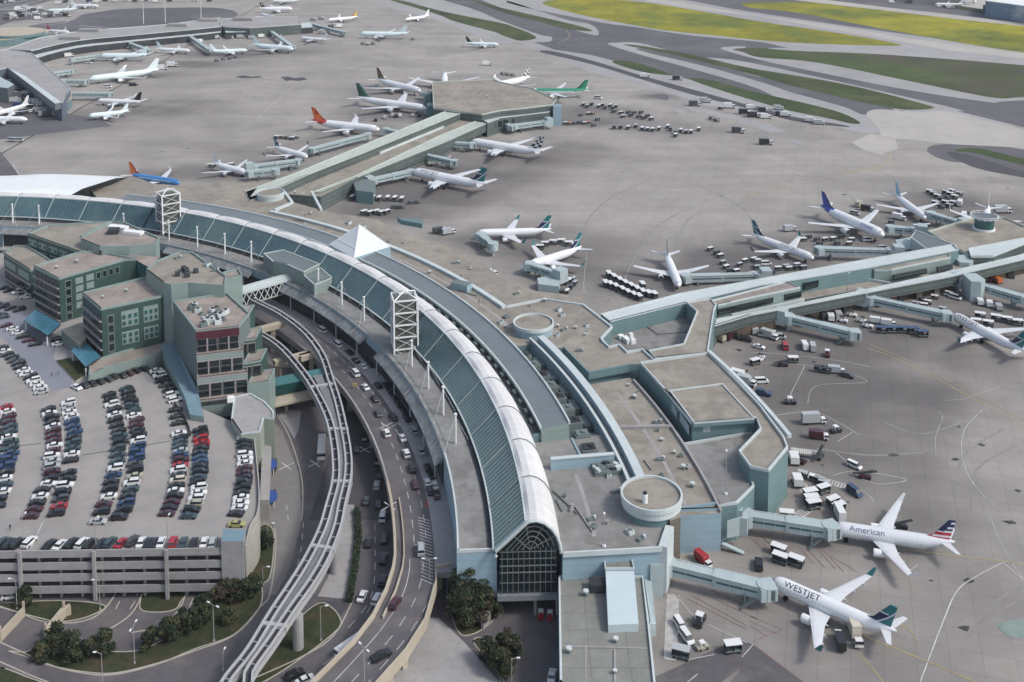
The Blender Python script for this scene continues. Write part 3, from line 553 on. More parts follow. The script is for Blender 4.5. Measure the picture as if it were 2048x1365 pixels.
# ledge, vents and pipes on the roofs
def roofbits(pts, z, kinds, p=tb):
    for i, (x, y) in enumerate(pts):
        mb = MB(); k = kinds[i % len(kinds)]; s = random.uniform(.55, .95)
        if k == 'b': mb.box((x, y, z+.7*s), (2.2*s, 2.6*s, 1.4*s), random.random(), 0); mb.box((x, y, z+1.5*s), (1.6*s, 1.6*s, .3), random.random(), 1)
        elif k == 'v': mb.cyl((x, y), .5*s, z, z+1.2*s, 8, m=1); mb.cyl((x, y), .8*s, z+1.2*s, z+1.6*s, 8, m=0)
        else: mb.box((x, y, z+.4), (3.6*s, 1.0, .8), random.random(), 1); mb.cyl((x+1, y), .4, z+.8, z+1.4, 8)
        mb.build('roof_vent', [M_cap, M_hgrey], p)
roofbits(G('f 410 220 350 225 460 390 430 480 770 460 890 490 1400 850 1610 770 1720 820 400 690 1960 1240 1180 680 g 130 1010 350 1070 460 1140 490 1180 450 1270 500 1290 590 1280 680 1260 680 1320 40 1270 k 620 130 660 5 450 10', 18), 18, 'bvpvb')
roofbits(G('k 1000 400 1050 500 1230 690 1260 830 1360 930 1250 980 1430 1050 1500 1190', 16), 16, 'vvp')
roofbits(G('o 1000 220 700 120 1080 270 k 850 1110 910 1230', 18), 18, 'bpp')
roofbits(G('f 1640 950', 18), 18, 'b'); 
u = MB(); c = W((923, 570), 20); u.box((c[0], c[1], 19.4), (8, 4.5, 2.8), -0.5, 0); u.box((c[0], c[1], 20.9), (7.6, 4.1, .2), -0.5, 1); part('roof_plant_room', u, [M_panel, M_hgrey])
rs_ = random.Random(4)
for k in range(34):                                            # pipes, curbs and small vents over the big roofs
    if k < 18: a, r_, z_ = rs_.uniform(27, 60), rs_.uniform(303, 328), 18
    elif k < 26: a, r_, z_ = rs_.uniform(6, 17), rs_.uniform(318, 332), 16
    else: a, r_, z_ = rs_.uniform(3.5, 8.5), rs_.uniform(290, 305), 18
    c = R(r_, a); u = MB()
    if k % 3 == 0: u.bar((*c, z_+.35), (*R(r_+rs_.uniform(-6, 6), a+rs_.uniform(.8, 2.2)), z_+.35), .3, .3)
    elif k % 3 == 1: u.box((*c, z_+.4), (rs_.uniform(1, 2.4), rs_.uniform(1, 2), .8), rs_.random()); u.cyl(c, .3, z_+.8, z_+1.3, 7)
    else: u.cyl(c, .35, z_, z_+.9, 8); u.cyl(c, .55, z_+.9, z_+1.15, 8)
    part({0: 'roof_pipe', 1: 'roof_unit', 2: 'roof_vent'}[k % 3], u, M_hgrey if k % 2 else M_concg)
for a0, a1, r_, z_ in ((5.6, 17.5, 325, 16.02), (26, 58, 310, 18.02), (3.4, 9, 297, 18.03)):
    u = MB(); u.strip(arc(r_, a0, a1), arc(r_+1.1, a0, a1), z_); part('walkway_pad', u, M_concg)
# pyramid skylight
pb = [np.array(p) for p in G('f 618 640 812 745 1095 655', 22.5)]; pb.append(pb[0]+pb[2]-pb[1]); pc = sum(pb)/4
mb = MB(); mb.prism([tuple(p) for p in pb], 17.5, 23.5, 0); ap = (*pc, 33.0)
for k in range(4): mb.face([(*(pb[k]*1.0), 23.5), (*pb[(k+1) % 4], 23.5), ap], 1)
for k in range(4):
    q0, q1 = pb[k]*.72+pc*.28, pb[(k+1) % 4]*.72+pc*.28; mb.bar((*q0, 26.25), (*q1, 26.25), .25, .25, 2)
    mb.bar((*pb[k], 23.5), ap, .3, .3, 2)
part('pyramid_skylight', mb, [M_panel, mat('pale_pyramid_glass', (0.50, 0.54, 0.56), 0.35, 0.05, 0.3), M_white])
# --- glazed hall
hall = thing('terminal_hall', 'long curved hall with teal glass slope and scalloped white vault roof', 'hall', (*R(280, 4), 17))
aa = np.arange(2.4, 93.01, 0.325); NA = len(aa)
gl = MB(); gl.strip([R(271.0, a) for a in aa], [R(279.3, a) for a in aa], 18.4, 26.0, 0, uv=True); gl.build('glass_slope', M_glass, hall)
mb = MB(); mb.strip([R(270.9, a) for a in aa], [R(270.9, a) for a in aa], 16.8, 18.5, 0); mb.wallband([R(271, a) for a in aa[::3]], 18.2, 18.6, .5, 1); mb.wallband([R(279.2, a) for a in aa[::3]], 25.8, 26.25, .45, 1); mb.build('eaves_gutter', [M_dark, M_cap], hall)
prof = [(279.3, 26.15), (280.4, 26.75), (282.2, 26.9), (284.2, 26.2), (286.0, 24.7), (287.4, 22.6), (288.2, 20.2), (288.5, 17.9)]
wv = MB(); rows = []
for a in aa:
    s = abs(math.sin(math.pi*(a-2.4)/3.9)); 
    rows.append([(*R(r_+(0.55*(s-.6) if i == 0 else 0), a), z_+0.45*(s-0.5)*(1 if 0 < i < 6 else .4)) for i, (r_, z_) in enumerate(prof)])
for j in range(NA-1):
    for i in range(len(prof)-1): u_ = j*1.6; wv.face([rows[j][i], rows[j+1][i], rows[j+1][i+1], rows[j][i+1]], 0, [(u_, i), (u_+1.6, i), (u_+1.6, i+1), (u_, i+1)])
o = wv.build('white_vault_roof', M_vault, hall)
k = 0
for a in np.arange(2.4, 92, 3.9):                              # main ribs, and two wider expansion joints
    dk = 7 <= k % 30 < 8 or k == 17
    mb = MB(); mb.bar((*R(271.1, a), 18.7), (*R(279.2, a), 26.2), .75 if dk else .28, .25, 0); mb.build('glass_rib', M_dark if dk else M_bridge, hall)
    if a > 3:
        q = [(*R(r_+.1, a), z_-.12) for r_, z_ in prof]; mb = MB(); mb.tube(q, .16, 5); mb.build('vault_seam', M_hgrey, hall)
    k += 1
mb = MB()
for j in range(240): a = 2.8+j*0.37; mb.bar((*R(271.1, a), 18.55), (*R(279.2, a), 26.1), .09, .12, 0)
tag(mb.build('glazing_bar', M_hgrey, hall), kind='stuff')
# gable end
ga = 2.42; outl = [(271.6, 17.2), (271.6, 18.6), (279.3, 25.9)]+[(r_-.15, z_-.3) for r_, z_ in prof[1:]]
mb = MB(); mb.face([(*R(r_, ga+.05), z_) for r_, z_ in [(272.6, 6.4)]+[(272.6, 18.8)]+outl[2:]+[(287.2, 17.9), (287.2, 6.4)]], 0); mb.build('gable_glass', M_dglass, hall)
mb = MB()
for r_ in np.arange(273.2, 287.2, 1.4): mb.bar((*R(r_, ga-.06), 6.4), (*R(r_, ga-.06), 18.2 if r_ < 273.5 else 19), .16, .16)
for z_ in (9.6, 12.4, 14.2, 16.1, 18.0): mb.bar((*R(272.6, ga-.07), z_), (*R(287.2, ga-.07), z_), .16, .3 if z_ in (12.4, 14.2) else .16)
cc = (280.3, 18.6)
for s in (0.28, 0.45, 0.62, 0.79): 
    q = [(cc[0]+(r_-cc[0])*s, cc[1]+(z_-cc[1])*s) for r_, z_ in [(272.6, 18.4)]+outl[2:-1]]
    for i in range(len(q)-1): mb.bar((*R(q[i][0], ga-.08), q[i][1]), (*R(q[i+1][0], ga-.08), q[i+1][1]), .2, .2)
for (r_, z_) in ((275.8, 22.6), (279.3, 25.9), (284.2, 25.9), (287, 22.3)): mb.bar((*R(*[cc[0], ga-.08]), cc[1]), (*R(r_, ga-.08), z_), .18, .18)
mb.build('gable_frame', mat('grey_mullion', (0.13, 0.145, 0.145), .5, .05, 1), hall)
mb = MB(); q = [(*R(r_, ga-.14), z_) for r_, z_ in outl]; mb.tube(q, .5, 6); mb.build('gable_rim', M_cap, hall)
mb = MB(); mb.prism([R(272, ga-.16), R(287.6, ga-.16), R(287.6, ga+2), R(272, ga+2)], 4.9, 6.4, 0, bottom=True); mb.build('portal_beam', mat('grey_portal_steel', (0.19, 0.21, 0.22), .6, .08, .4), hall)
mb = MB(); mb.prism(ring(271.9, 288.4, 10, 93), 0, 17, 0, 1); mb.prism(ring(272.3, 288.2, 4.4, 10), 0, 6.2, 0, 1); mb.build('hall_base', [M_dark, M_dark], hall)
for r_ in (272.3, 281.8, 287.5):
    mb = MB(); mb.cyl(R(r_, ga+.15), .45, 0, 4.9, 10); mb.build('portal_column', M_concg, hall)
# broad white roof at the far end
L1 = smooth([(*p, 26.2) for p in G('e -700 235 0 242 300 248 520 258', 26)], 6); L2 = smooth([(*p, 26.8) for p in G('e -700 200 0 200 330 185 640 185', 27)], 6)
L3 = smooth([(*p, 22.) for p in G('e -700 110 60 105 420 75 900 105', 22)], 6); L4 = smooth([(*p, 18) for p in G('e -700 100 60 85 400 72 1000 95', 18)], 6)
mb = MB()
for A, B in ((L1, L2), (L2, L3), (L3, L4)):
    for k in range(len(A)-1): mb.face([A[k], A[k+1], B[k+1], B[k]])
mb.strip(L4, L4, 5.0, 18.0)
solo('arrivals_hall_roof', mb, M_white, 'broad smooth white roof bulging from the far end of the curved hall', 'roof', (*L2[8][:2], 17))
# --- canopies, masts, lift towers
def canopy(a0, a1, lab):
    t = thing('kerb_canopy', lab, 'canopy', (*R(261, (a0+a1)/2), 7), group='canopies over the departures kerb')
    mb = MB(); A_, B_ = arc(258.7, a0, a1), arc(263.2, a0, a1); mb.strip(A_, B_, 14.1, 17.25); mb.strip(A_, B_, 13.7, 16.8); mb.strip(A_, A_, 13.7, 14.1); mb.face([(*A_[0], 13.7), (*B_[0], 16.8), (*B_[0], 17.25), (*A_[0], 14.1)]); mb.face([(*A_[-1], 13.7), (*B_[-1], 16.8), (*B_[-1], 17.25), (*A_[-1], 14.1)]); mb.build('roof_sheet', M_canopy, t)
    for a in np.arange(a0+2, a1, 7.8):
        mb = MB(); mb.bar((*R(258.9, a), 14.35), (*R(262.8, a), 17.1), .5, .3); mb.build('roof_beam', M_concg, t)
    for a in np.arange(a0+1, a1, 3.9):
        mb = MB(); mb.cyl(R(259.6, a), .2, 7.1, 13.6, 6); mb.build('post', M_cap, t)
canopy(12.8, 29.6, 'corrugated grey kerb canopy between the near lift tower and its near end')
canopy(32.4, 47.2, 'corrugated grey kerb canopy between the near lift tower and the truss footbridge')
canopy(51.5, 63.8, 'corrugated grey kerb canopy between the truss footbridge and the far lift tower')
canopy(71, 84, 'grey kerb canopy beyond the far lift tower at the left edge')
mlab = ['white steel mast nearest the camera, above the near end of the kerb canopy', 'white steel mast second from the near end of the terrace', 'white steel mast third from the near end of the terrace', 'white steel mast close beside the near lift tower',
        'white steel mast just beyond the near lift tower', 'white steel mast second beyond the near lift tower', 'white steel mast in front of the green grey bridge lobby', 'white steel mast just beyond the bridge lobby',
        'white steel mast nearest the far lift tower on its right side', 'white steel mast left of centre between lobby and far lift tower', 'white steel mast beside the footbridge side of the far lift tower', 'white steel mast just left of the far lift tower', 'right one of the white masts at the far left glass', 'left one of the white masts at the far left glass']
for a, lb in zip((14.0, 17.8, 21.7, 25.5, 34.9, 38.8, 42.7, 53, 56.8, 60.6, 64.4, 70.2, 80.4, 83.4), mlab):
    t = thing('terrace_mast', lb, 'mast', (*R(266.2, a), 17), group='white masts along the terrace')
    mb = MB(); c = R(266.2, a); mb.cyl(c, .36, 17, 26.2, 8, .3); mb.cyl(c, .5, 26.2, 26.6, 8); mb.build('post', M_white, t)
    for j, (r_, da, z_) in enumerate(((260.5, -1.3, 14.4), (260.5, 1.3, 14.4), (270.2, 0, 17.6))):
        mb = MB(); mb.tube([(*c, 25.6), (*R(r_, a+da), z_)], .06, 4); mb.build('stay_cable', M_cap, t)
def lift_tower(c, w, rz, z0, z1, lab, lv=5):
    t = thing('lift_tower', lab, 'lift tower', (*c, 7), group='lattice lift towers in front of the hall'); P4 = rect(c, (w, w), rz)
    for p in P4: mb = MB(); mb.box((*p, (7+z1)/2), (.55, .55, z1-7), rz); mb.build('corner_post', M_white, t)
    for k in range(4):
        a, b = P4[k], P4[(k+1) % 4]
        for j in range(lv+1):
            z = z0+(z1-z0)*j/lv; mb = MB(); mb.bar((*a, z), (*b, z), .4, .45); mb.build('ring_beam', M_white, t)
            if j < lv:
                z2 = z0+(z1-z0)*(j+1)/lv; mb = MB(); mb.bar((*a, z), (*b, z2), .2); mb.bar((*b, z), (*a, z2), .2); mb.build('cross_brace', M_cap, t)
    mb = MB(); mb.prism(rect(c, (w*.9, w*.9), rz), 13.5, z1-.8); mb.build('lift_shaft', mat('shaft_glass', (0.085, 0.085, 0.075), .4, .25, .4), t)
    mb = MB(); 
    for k in range(4): mb.bar((*P4[k], z1), (*c, z1+2.2), .35)
    mb.build('roof_frame', M_white, t)
cr = np.array(W((789, 725), 14)); rz = rad(13); cr = cr+np.array((math.cos(rz)-math.sin(rz), math.sin(rz)+math.cos(rz)))*4.3
lift_tower(tuple(cr), 8.6, rz, 14, 36.5, 'tall white lattice lift tower nearer the camera, in front of the hall')
rz = rad(38); cl = np.array((-165.4, 494.1))+np.array((math.cos(rz)-math.sin(rz), math.sin(rz)+math.cos(rz)))*4.3
lift_tower(tuple(cl), 8.6, rz, 14, 36, 'white lattice lift tower farther away, behind the green office blocks')
# lobby boxes and truss footbridge
lb = thing('bridge_lobby', 'green grey stepped lobby block joining the truss footbridge to the hall', 'building', (*W(PX('f 350 900')[0], 14), 7))
block('lobby_wall', G('f 105 695 260 665 545 775 420 840 285 780 180 760', 23), 7, 23, M_hteal, M_hgrey, lb, ph=.3)
block('lobby_wall', G('f 380 830 500 760 640 880 500 940', 21.5), 7, 21.5, M_hteal, M_hgrey, lb, ph=.3)
fb = thing('footbridge', 'white truss footbridge with pale curved roof crossing above the road', 'footbridge', (*W((545, 570), 14), 0))
a_, b_ = np.array(W((462, 590), 17)), np.array(W((592, 553), 17)); d = (b_-a_)/np.linalg.norm(b_-a_); nr = np.array((-d[1], d[0])); Lb = np.linalg.norm(b_-a_)
mb = MB(); mb.bar((*a_, 17.4), (*b_, 17.4), 6.0, .9); mb.bar((*a_, 18.0), (*b_, 18.0), 4.6, .9); mb.bar((*a_, 18.5), (*b_, 18.5), 2.6, .7); mb.build('roof', M_cap, fb)
mb = MB(); mb.bar((*a_, 12.0), (*b_, 12.0), 5.2, .6); mb.build('floor', M_concg, fb)
mb = MB(); mb.bar((*a_, 14.6), (*b_, 14.6), 4.6, 4.6); mb.build('glazing', M_dglass, fb)
for sg in (-1, 1):
    mb = MB(); n = 11
    for k in range(n):
        p, q = a_+d*Lb*k/n+nr*sg*2.6, a_+d*Lb*(k+1)/n+nr*sg*2.6
        mb.bar((*p, 12), (*q, 17), .22); mb.bar((*q, 12), (*p, 17), .22)
    mb.build('truss_side', M_white, fb)
for k in (.3, .8): mb = MB(); mb.cyl(tuple(a_+d*Lb*k), .9, 0, 11.7, 10); mb.build('column', M_concg, fb)
# --- low building in the foreground
lw = thing('low_annex', 'low flat grey-green roofed annex reaching the bottom edge of the photo', 'building', (*W((1210, 1300), 11), 0))
po = G('o 450 560 1100 560', 11)+G('o 1150 930 1195 1365 1230 1700 470 1700 460 1365', 11)
block('roof_block', po, 0, 11, M_panel, M_roof2, lw, ph=.6)
mb = MB(); mb.strip(G('o 655 1080 655 1365 655 1600', 11), offset(G('o 655 1080 655 1365 655 1600', 11), .35), 11.05); mb.strip(G('o 875 1120 875 1365 875 1600', 11), offset(G('o 875 1120 875 1365 875 1600', 11), .5), 11.3); mb.strip(G('o 460 1090 1160 1110', 11), offset(G('o 460 1090 1160 1110', 11), .35), 11.08); mb.build('roof_seam', M_concg, lw)
mb = MB(); q0 = G('o 795 345 990 345 1030 500 810 500', 15); mb.prism(q0, 10, 15, 0, 1); mb.wallband(q0+[q0[0]], 15, 15.6, .4, 2); mb.build('link_roof', [M_panel, M_roof2, M_cap], lw)
t4 = [(*W(p, z), z) for p, z in zip(PX('o 812 505 1030 500 1065 915 832 925'), (14.8, 14.8, 13, 13))]
mb = MB(); mb.face(t4, 0)
for k in range(4): a, b = t4[k], t4[(k+1) % 4]; mb.face([(a[0], a[1], 10.9), (b[0], b[1], 10.9), b, a], 0)
mb.build('sloping_roof_box', mat('pale_grey_blue_sheet', (0.42, 0.50, 0.53), .5, .03, .2), lw)
mb = MB(); q0 = [(*W(p, z), z) for p, z in zip(PX('o 1110 570 1165 590 1200 920 1160 930'), (10.5, 10.5, 8, 8))]; mb.face(q0, 0)
for k in range(4): a, b = q0[k], q0[(k+1) % 4]; mb.face([(a[0], a[1], 5), (b[0], b[1], 5), b, a], 0)
mb.build('side_ramp_roof', M_bridge, lw)
mb = MB(); mb.box((*W(PX('o 750 610')[0], 12.4), 12.1), (4, 3.2, 2.2), 0, 0); mb.build('dark_vent_box', M_dark, lw)
mb = MB(); p = G('o 1145 930 1195 930', 11); mb.wallband(p, 10, 11.6, .4); mb.build('gate_rail', M_cap, lw)
roofbits(G('o 660 700 530 1140 890 1060 885 1300', 11), 11, 'v', lw)
for s in ('o 800 100 800 320', 'q 1145 100 1145 480'):
    p = G(s, 18 if s[0] == 'o' else 16)[1]; h = 9 if s[0] == 'o' else 13; z = 18 if s[0] == 'o' else 15.5
    t = thing('roof_mast', 'thin white lightning mast on the '+('front brown roof near the glazed gable' if s[0] == 'o' else 'brown roof beside the pale corner tower'), 'mast', (*p, z))
    mb = MB(); mb.cyl(p, .13, z, z+h, 6, .08); mb.build('pole', M_concg, t)
    mb = MB(); mb.box((*p, z+h), (.5, .5, .4)); mb.cyl(p, .5, z, z+.4, 8); mb.build('fitting', M_white, t)
# wedge extension with curved white stair on the front wall
mb = MB(); mb.box((*W(PX('q 505 1160')[0], 12), 9.5), (3.4, 4, 9), .05, 0); mb.build('gate_box', M_bridge, tb)
mb = MB(); q = G('q 1150 690 1350 700 1300 830', 14); 
mb.prism([W(PX('q 1160 670')[0], 16.2), W(PX('q 1350 690')[0], 14), W(PX('q 1340 790')[0], 12), W(PX('q 1270 780')[0], 12)], 9, 14.2, 0); mb.build('gate_box', M_bridge, tb)
mb = MB(); mb.bar((*W(PX('q 1220 820')[0], 10), 10), (*W(PX('q 1100 940')[0], 6), 7), 1.4, .4); mb.bar((*W(PX('q 1110 940')[0], 7), 7), (*W(PX('q 1310 1040')[0], 5), 5.2), 1.4, .4); mb.build('outside_stair', M_bridge, tb)
# ------------------------------------------------------------ piers
def wband(name, a, b, z0, z1, m, p, off=.25):
    mb = MB(); mb.wallband([a, b], z0, z1, off*2); return mb.build(name, m, p)
pn = thing('gate_pier', 'long gate pier with two pale green roof strips running to the upper brown roofed hub', 'pier', (*W((780, 300), 5), 5))
block('pier_base', G('f 250 190', 16)+G('b 330 1365 1600 840 1760 850 1830 950 1500 1120 870 1365', 14)+G('f 550 240', 14), 5, 13.4, M_pgreen, M_roof, pn, par=False)
s1 = G('f -40 210', 18)+G('b 330 1365 1600 840 1750 845 880 1200 460 1365', 18)+G('f 0 285', 18)
block('roof_strip', s1, 5, 18, M_pgreen, M_capg, pn, ph=.5, cap=M_capg)
s2 = G('f 478 205 800 85', 15)+G('b 1480 1050 1790 925 1860 950 1500 1110', 15)+G('f 840 100 545 215', 14)
block('roof_strip', s2, 8.6, 14, M_pgreen, M_capg, pn, ph=.5, cap=M_capg)
mb = MB(); q = G('b 1010 1190 1500 990 1540 940 1760 870', 14.6); mb.wallband(q, 13.3, 14.8, .8); mb.build('roof_rail', M_cap, pn)
for k in range(26):
    a = np.array(W(PX('f 560 235')[0], 12)); b = np.array(W(PX('b 1500 1115')[0], 12)); p = a+(b-a)*(k+.5)/26; d = (b-a)/np.linalg.norm(b-a); nr = np.array((d[1], -d[0]))
    mb = MB(); mb.wallband([tuple(p-d*2.2+nr*.12), tuple(p+d*2.2+nr*.12)], 10.5, 13.2, .2); mb.build('window', M_tglass, pn)
hd = thing('pier_hub', 'brown roofed octagonal hub at the far end of the upper gate pier', 'building', (*W((1000, 200), 5), 5))
block('hub_roof', G('b 1420 645 1900 625', 19)+G('c 0 645 260 698 440 785 410 825 200 850 0 870', 19)+G('b 1810 900 1430 850', 19), 5, 19, M_pgreen, M_roof, hd, cap=M_capg)
block('roof_strip', G('b 1780 915 2028 870', 15)+G('c 380 830 410 860 380 880', 15)+G('c 0 925', 15)+G('b 1850 960', 15), 5, 15, M_pgreen, M_cap, hd, ph=.5)
mb = MB(); mb.box((*W(PX('c 445 900')[0], 12), 12), (6, 8, 14), 0); mb.build('end_wall', M_panel, hd)
roofbits(G('b 1790 730 1730 760 1850 760', 19), 19, 'v', hd)
for k, s in enumerate(('b 1390 740', 'b 1410 830')):
    mb = MB(); mb.box((*W(PX(s)[0], 14), 11), (5, 10, 9), 0); mb.build('gate_stub', M_panelg, hd)
for k in range(10):
    a, b = np.array(W(PX('b 1860 975')[0], 12)), np.array(W(PX('c 380 895')[0], 12)); p = a+(b-a)*(k+.5)/10; mb = MB(); mb.box((*p, 11.5), (6, .4, 4), 0.13); mb.build('window', M_dglass, hd)
pr_ = thing('gate_pier', 'long gate pier with pale blue roof strips leading to the right edge', 'pier', (*W((1600, 600), 5), 5))
block('pier_base', G('g 790 1200', 13)+G('h 880 760 1560 640 1700 680', 13)+G('h 2048 600 2600 480 2600 540 2048 690 1500 815 900 910 0 1070', 12.5)+G('s 300 450 235 560 85 760', 13)+G('g 1450 1340', 13), 5, 12.0, M_pgreen, M_roof, pr_, par=False)
sA = G('g 785 1170 1400 1010 2000 900', 18)+G('h 850 715 1510 600 1560 640 880 775 350 862', 18)+G('g 2028 945 1455 1080 862 1228', 18)
block('roof_strip', sA, 11, 18, M_panelg, M_cap, pr_, ph=.5)
block('upper_roof', G('s 220 235 1040 25 1190 95 820 170 450 250 300 280', 17.5), 11.5, 17.5, M_hteal, M_roofp, pr_, ph=.6)
block('upper_roof', G('h 870 735 1480 625 1500 700 1060 790 930 790', 17), 11.5, 17, M_hteal, M_roof, pr_, ph=.5)
for s, z0, z1 in (('s 300 340 890 205', 14.0, 16.2), ('s 1015 180 1195 140', 14.0, 16.4), ('h 400 900 860 790', 13.4, 16.4), ('h 1070 830 1320 780', 13.6, 15.8), ('h 1400 770 1510 745', 13.6, 15.8)):
    a, b = G(s, 15.5); wband('window_band', a, b, z0, z1, M_dglass, pr_, .5)
sB = G('s 285 430 980 305 1800 130', 13)+G('h 1500 800 2048 672 2600 540', 13)+G('h 2600 590 2048 712 1480 845 820 970 0 1130', 13)+G('s 262 505', 13)
block('roof_strip', sB, 9.0, 13, M_pgreen, M_cap, pr_, ph=.5)
mb = MB(); mb.wallband(G('s 450 370 1230 200', 13.4), 12, 13.4, .7); mb.build('roof_rail', M_cap, pr_)
mb = MB(); mb.wallband(G('h 390 930 860 845 1050 880', 13.2), 12, 13.3, .7); mb.build('roof_rail', M_cap, pr_)
for k in range(30):
    a, b = np.array(W(PX('h 30 1150')[0], 10)), np.array(W(PX('h 1450 870')[0], 10)); p = a+(b-a)*(k+.5)/30; d = (b-a)/np.linalg.norm(b-a)
    mb = MB(); mb.wallband([tuple(p-d*2+np.array((.1, -.3))), tuple(p+d*2+np.array((.1, -.3)))], 9.6, 11.6, .3); mb.build('window', M_tglass, pr_)
brn = mat('brown_service_wall', (0.085, 0.062, 0.05), .9, .3, .25, col2=(0.14, 0.11, 0.075))
mb = MB(); mb.wallband(G('s 300 600 980 450', 7)+G('h 860 1010 1480 900 2048 770 2600 640', 7), 5, 8.9, 3.0); mb.build('service_wall', brn, pr_)
mb = MB(); mb.wallband(G('f 570 270 840 160', 7)+G('b 1500 1160 1800 1020', 7), 5, 8.4, 3.0); mb.build('service_wall', brn, pn)
for k in range(12):
    a, b = np.array(W(PX('s 330 620')[0], 5)), np.array(W(PX('h 1480 960')[0], 5)); p = a+(b-a)*(k+.3)/12; mb = MB(); mb.box((*p, 6.8), (2.6, 1.2, 3.6), 0.25); mb.build('service_door', M_brick if k % 3 else M_dark, pr_)
arm = G('s 85 785 200 800 272 300 210 258', 18.5)+G('g 1700 1090 1620 1060 1560 1130 1450 1075 1455 1090 1530 1145 1420 1365', 18.5)+G('k 1430 80', 18.5)
block('arm_roof', G('k 1160 130 1430 78', 18.6)+G('g 1535 1150 1455 1080 1640 1050 1690 1100', 18.6)+G('s 265 330 195 795', 18.6)+G('k 1210 190', 18.6), 5, 18.6, M_panelg, M_roof, pr_, ph=.6)
block('courtyard_deck', G('k 1160 128 1110 112 990 132 930 75 850 92', 12)+G('g 880 1265 1500 1130 1540 1160', 12)+G('k 1430 80', 12), 5, 12.2, M_panelg, M_terr, pr_, par=False)
mb = MB(); mb.tube([(*W(PX('g 1100 1230')[0], 12.5), 12.5), (*W(PX('g 1230 1320')[0], 12.5), 12.5), (*W(PX('g 1480 1300')[0], 12.5), 12.5)], .18, 5); mb.build('deck_pipe', M_hgrey, pr_)
mb = MB(); c = W(PX('k 990 30')[0], 13.5)
for dx, dy, w, l, h in ((0, 0, 2, 4, 1.6), (2, -1, 2, 2, 1.6), (-2, 2.5, 2, 2, 1.6), (2, 4, 1.4, 1.4, 1.6)): mb.box((c[0]+dx, c[1]+dy, 12.2+h/2), (w, l, h), .4)
mb.build('white_plant_unit', M_white, pr_)
hub = thing('pier_hub', 'brown roofed hub on the right pier carrying a round glazed lookout', 'building', (*W((1930, 480), 5), 5))
block('hub_roof', G('h 1330 505 1660 405 1900 400 2048 465 2500 560 2500 640 2048 575 1640 690 1560 640', 14), 5, 14, M_panelg, M_roof, hub, cap=M_capg)
block('sloping_wing', G('h 1200 545 1240 490 1540 600 1520 640 1330 640', 15), 5, 15, M_bridge, M_seam, hub, ph=.3)
block('panel_wing', G('h 1090 560 1200 540 1290 610 1110 640', 10), 5, 10, M_bridge, M_bridge, hub, par=False)
block('roof_strip', G('h 1630 630 2048 550 2600 440 2600 490 2048 600 1820 690 1650 690', 15.5), 5, 15.5, M_pgreen, M_cap, hub, ph=.5)
for s in ('h 1590 690', 'h 1675 830'):
    c = W(PX(s)[0], 15); mb = MB(); mb.prism([(c[0]-3, c[1]-4), (c[0]+1, c[1]-5), (c[0]+4, c[1]-2), (c[0]+3, c[1]+5), (c[0]-3, c[1]+5)], 5, 14.2); mb.build('curved_gusset', M_bridge, hub)
lk = thing('lookout_tower', 'round glazed lookout drum with white railings on the right pier hub', 'tower', (*W(PX('h 1748 480')[0], 14), 14)); c = tuple(lk.location[:2])
mb = MB(); mb.cyl(c, 4.6, 14, 19.2, 24); mb.build('glass_drum', M_tglass, lk)
mb = MB(); mb.cyl(c, 5.2, 14, 14.9, 24); mb.build('base_ring', M_white, lk)
mb = MB(); mb.cyl(c, 4.6, 19.2, 20.2, 24, 6.2, mt=1); mb.build('flared_roof', [M_cap, M_seam], lk)
mb = MB(); n = 16
for k in range(n):
    t0, t1 = 2*math.pi*k/n, 2*math.pi*(k+1)/n; p, q = (c[0]+6.4*math.cos(t0), c[1]+6.4*math.sin(t0)), (c[0]+6.4*math.cos(t1), c[1]+6.4*math.sin(t1))
    mb.bar((*p, 19.6), (*p, 21.2), .16); mb.bar((*p, 21.2), (*q, 21.2), .2); mb.bar((*p, 20.3), (*q, 20.3), .14)
mb.build('railing', M_white, lk)
# --- far terminal at the upper left
ft = thing('far_terminal', 'curved grey roofed terminal pier far off at the upper left', 'terminal', (*W((250, 80), 5), 5))
block('upper_roof', smooth(G('a 240 400 600 322 1000 282 1500 235 1730 212', 16), 3)+G('a 1720 140 1300 195 900 225 600 250 300 300 60 385', 16), 5, 16, M_dark, M_concg, ft, ph=.6)
block('upper_roof', G('a 1700 150 2028 135 b 380 130 400 195 0 222 a 1740 212', 15.5), 5, 15.5, M_pgreen, M_concg, ft, ph=.6)
block('lower_roof', smooth(G('a 275 455 600 375 1000 330 1500 280 1720 255', 11.5), 3)+G('a 1740 218 1000 295 600 338 250 430', 11.5), 5, 11.5, M_dark, M_cap, ft, ph=.5)
block('lower_roof', G('a 1760 255 2028 245 b 490 215 480 180 a 1740 215', 11.5), 5, 11.5, M_dark, M_cap, ft, ph=.5)
block('arm_roof', G('a -400 470 70 385 250 420 550 690 480 810 170 590 60 530 -400 640', 18), 5, 18, mat('far_blue_wall', (0.10, 0.125, 0.17), .7, .08, .2), M_concg, ft, ph=.6)
block('arm_edge', G('a 190 590 480 800 430 810 60 530', 18.8), 14, 18.8, M_seam, M_cap, ft, par=False)
block('arm_edge', G('a -300 560 0 600 110 660 60 690 -300 640', 17), 5, 17, M_seam, M_bridge, ft, par=False)
mb = MB(); c = W(PX('a 20 250')[0], 14); mb.cyl(c, 45, 5, 12, 36, mt=1); mb.cyl((c[0]+20, c[1]-8), 26, 12, 15, 30, mt=1); mb.build('round_concourse', [M_panelg, M_beige], ft)
block('gate_stub', G('a 450 740 560 700 560 770 480 840', 12), 5, 12, M_panelg, M_beige, ft, par=False)
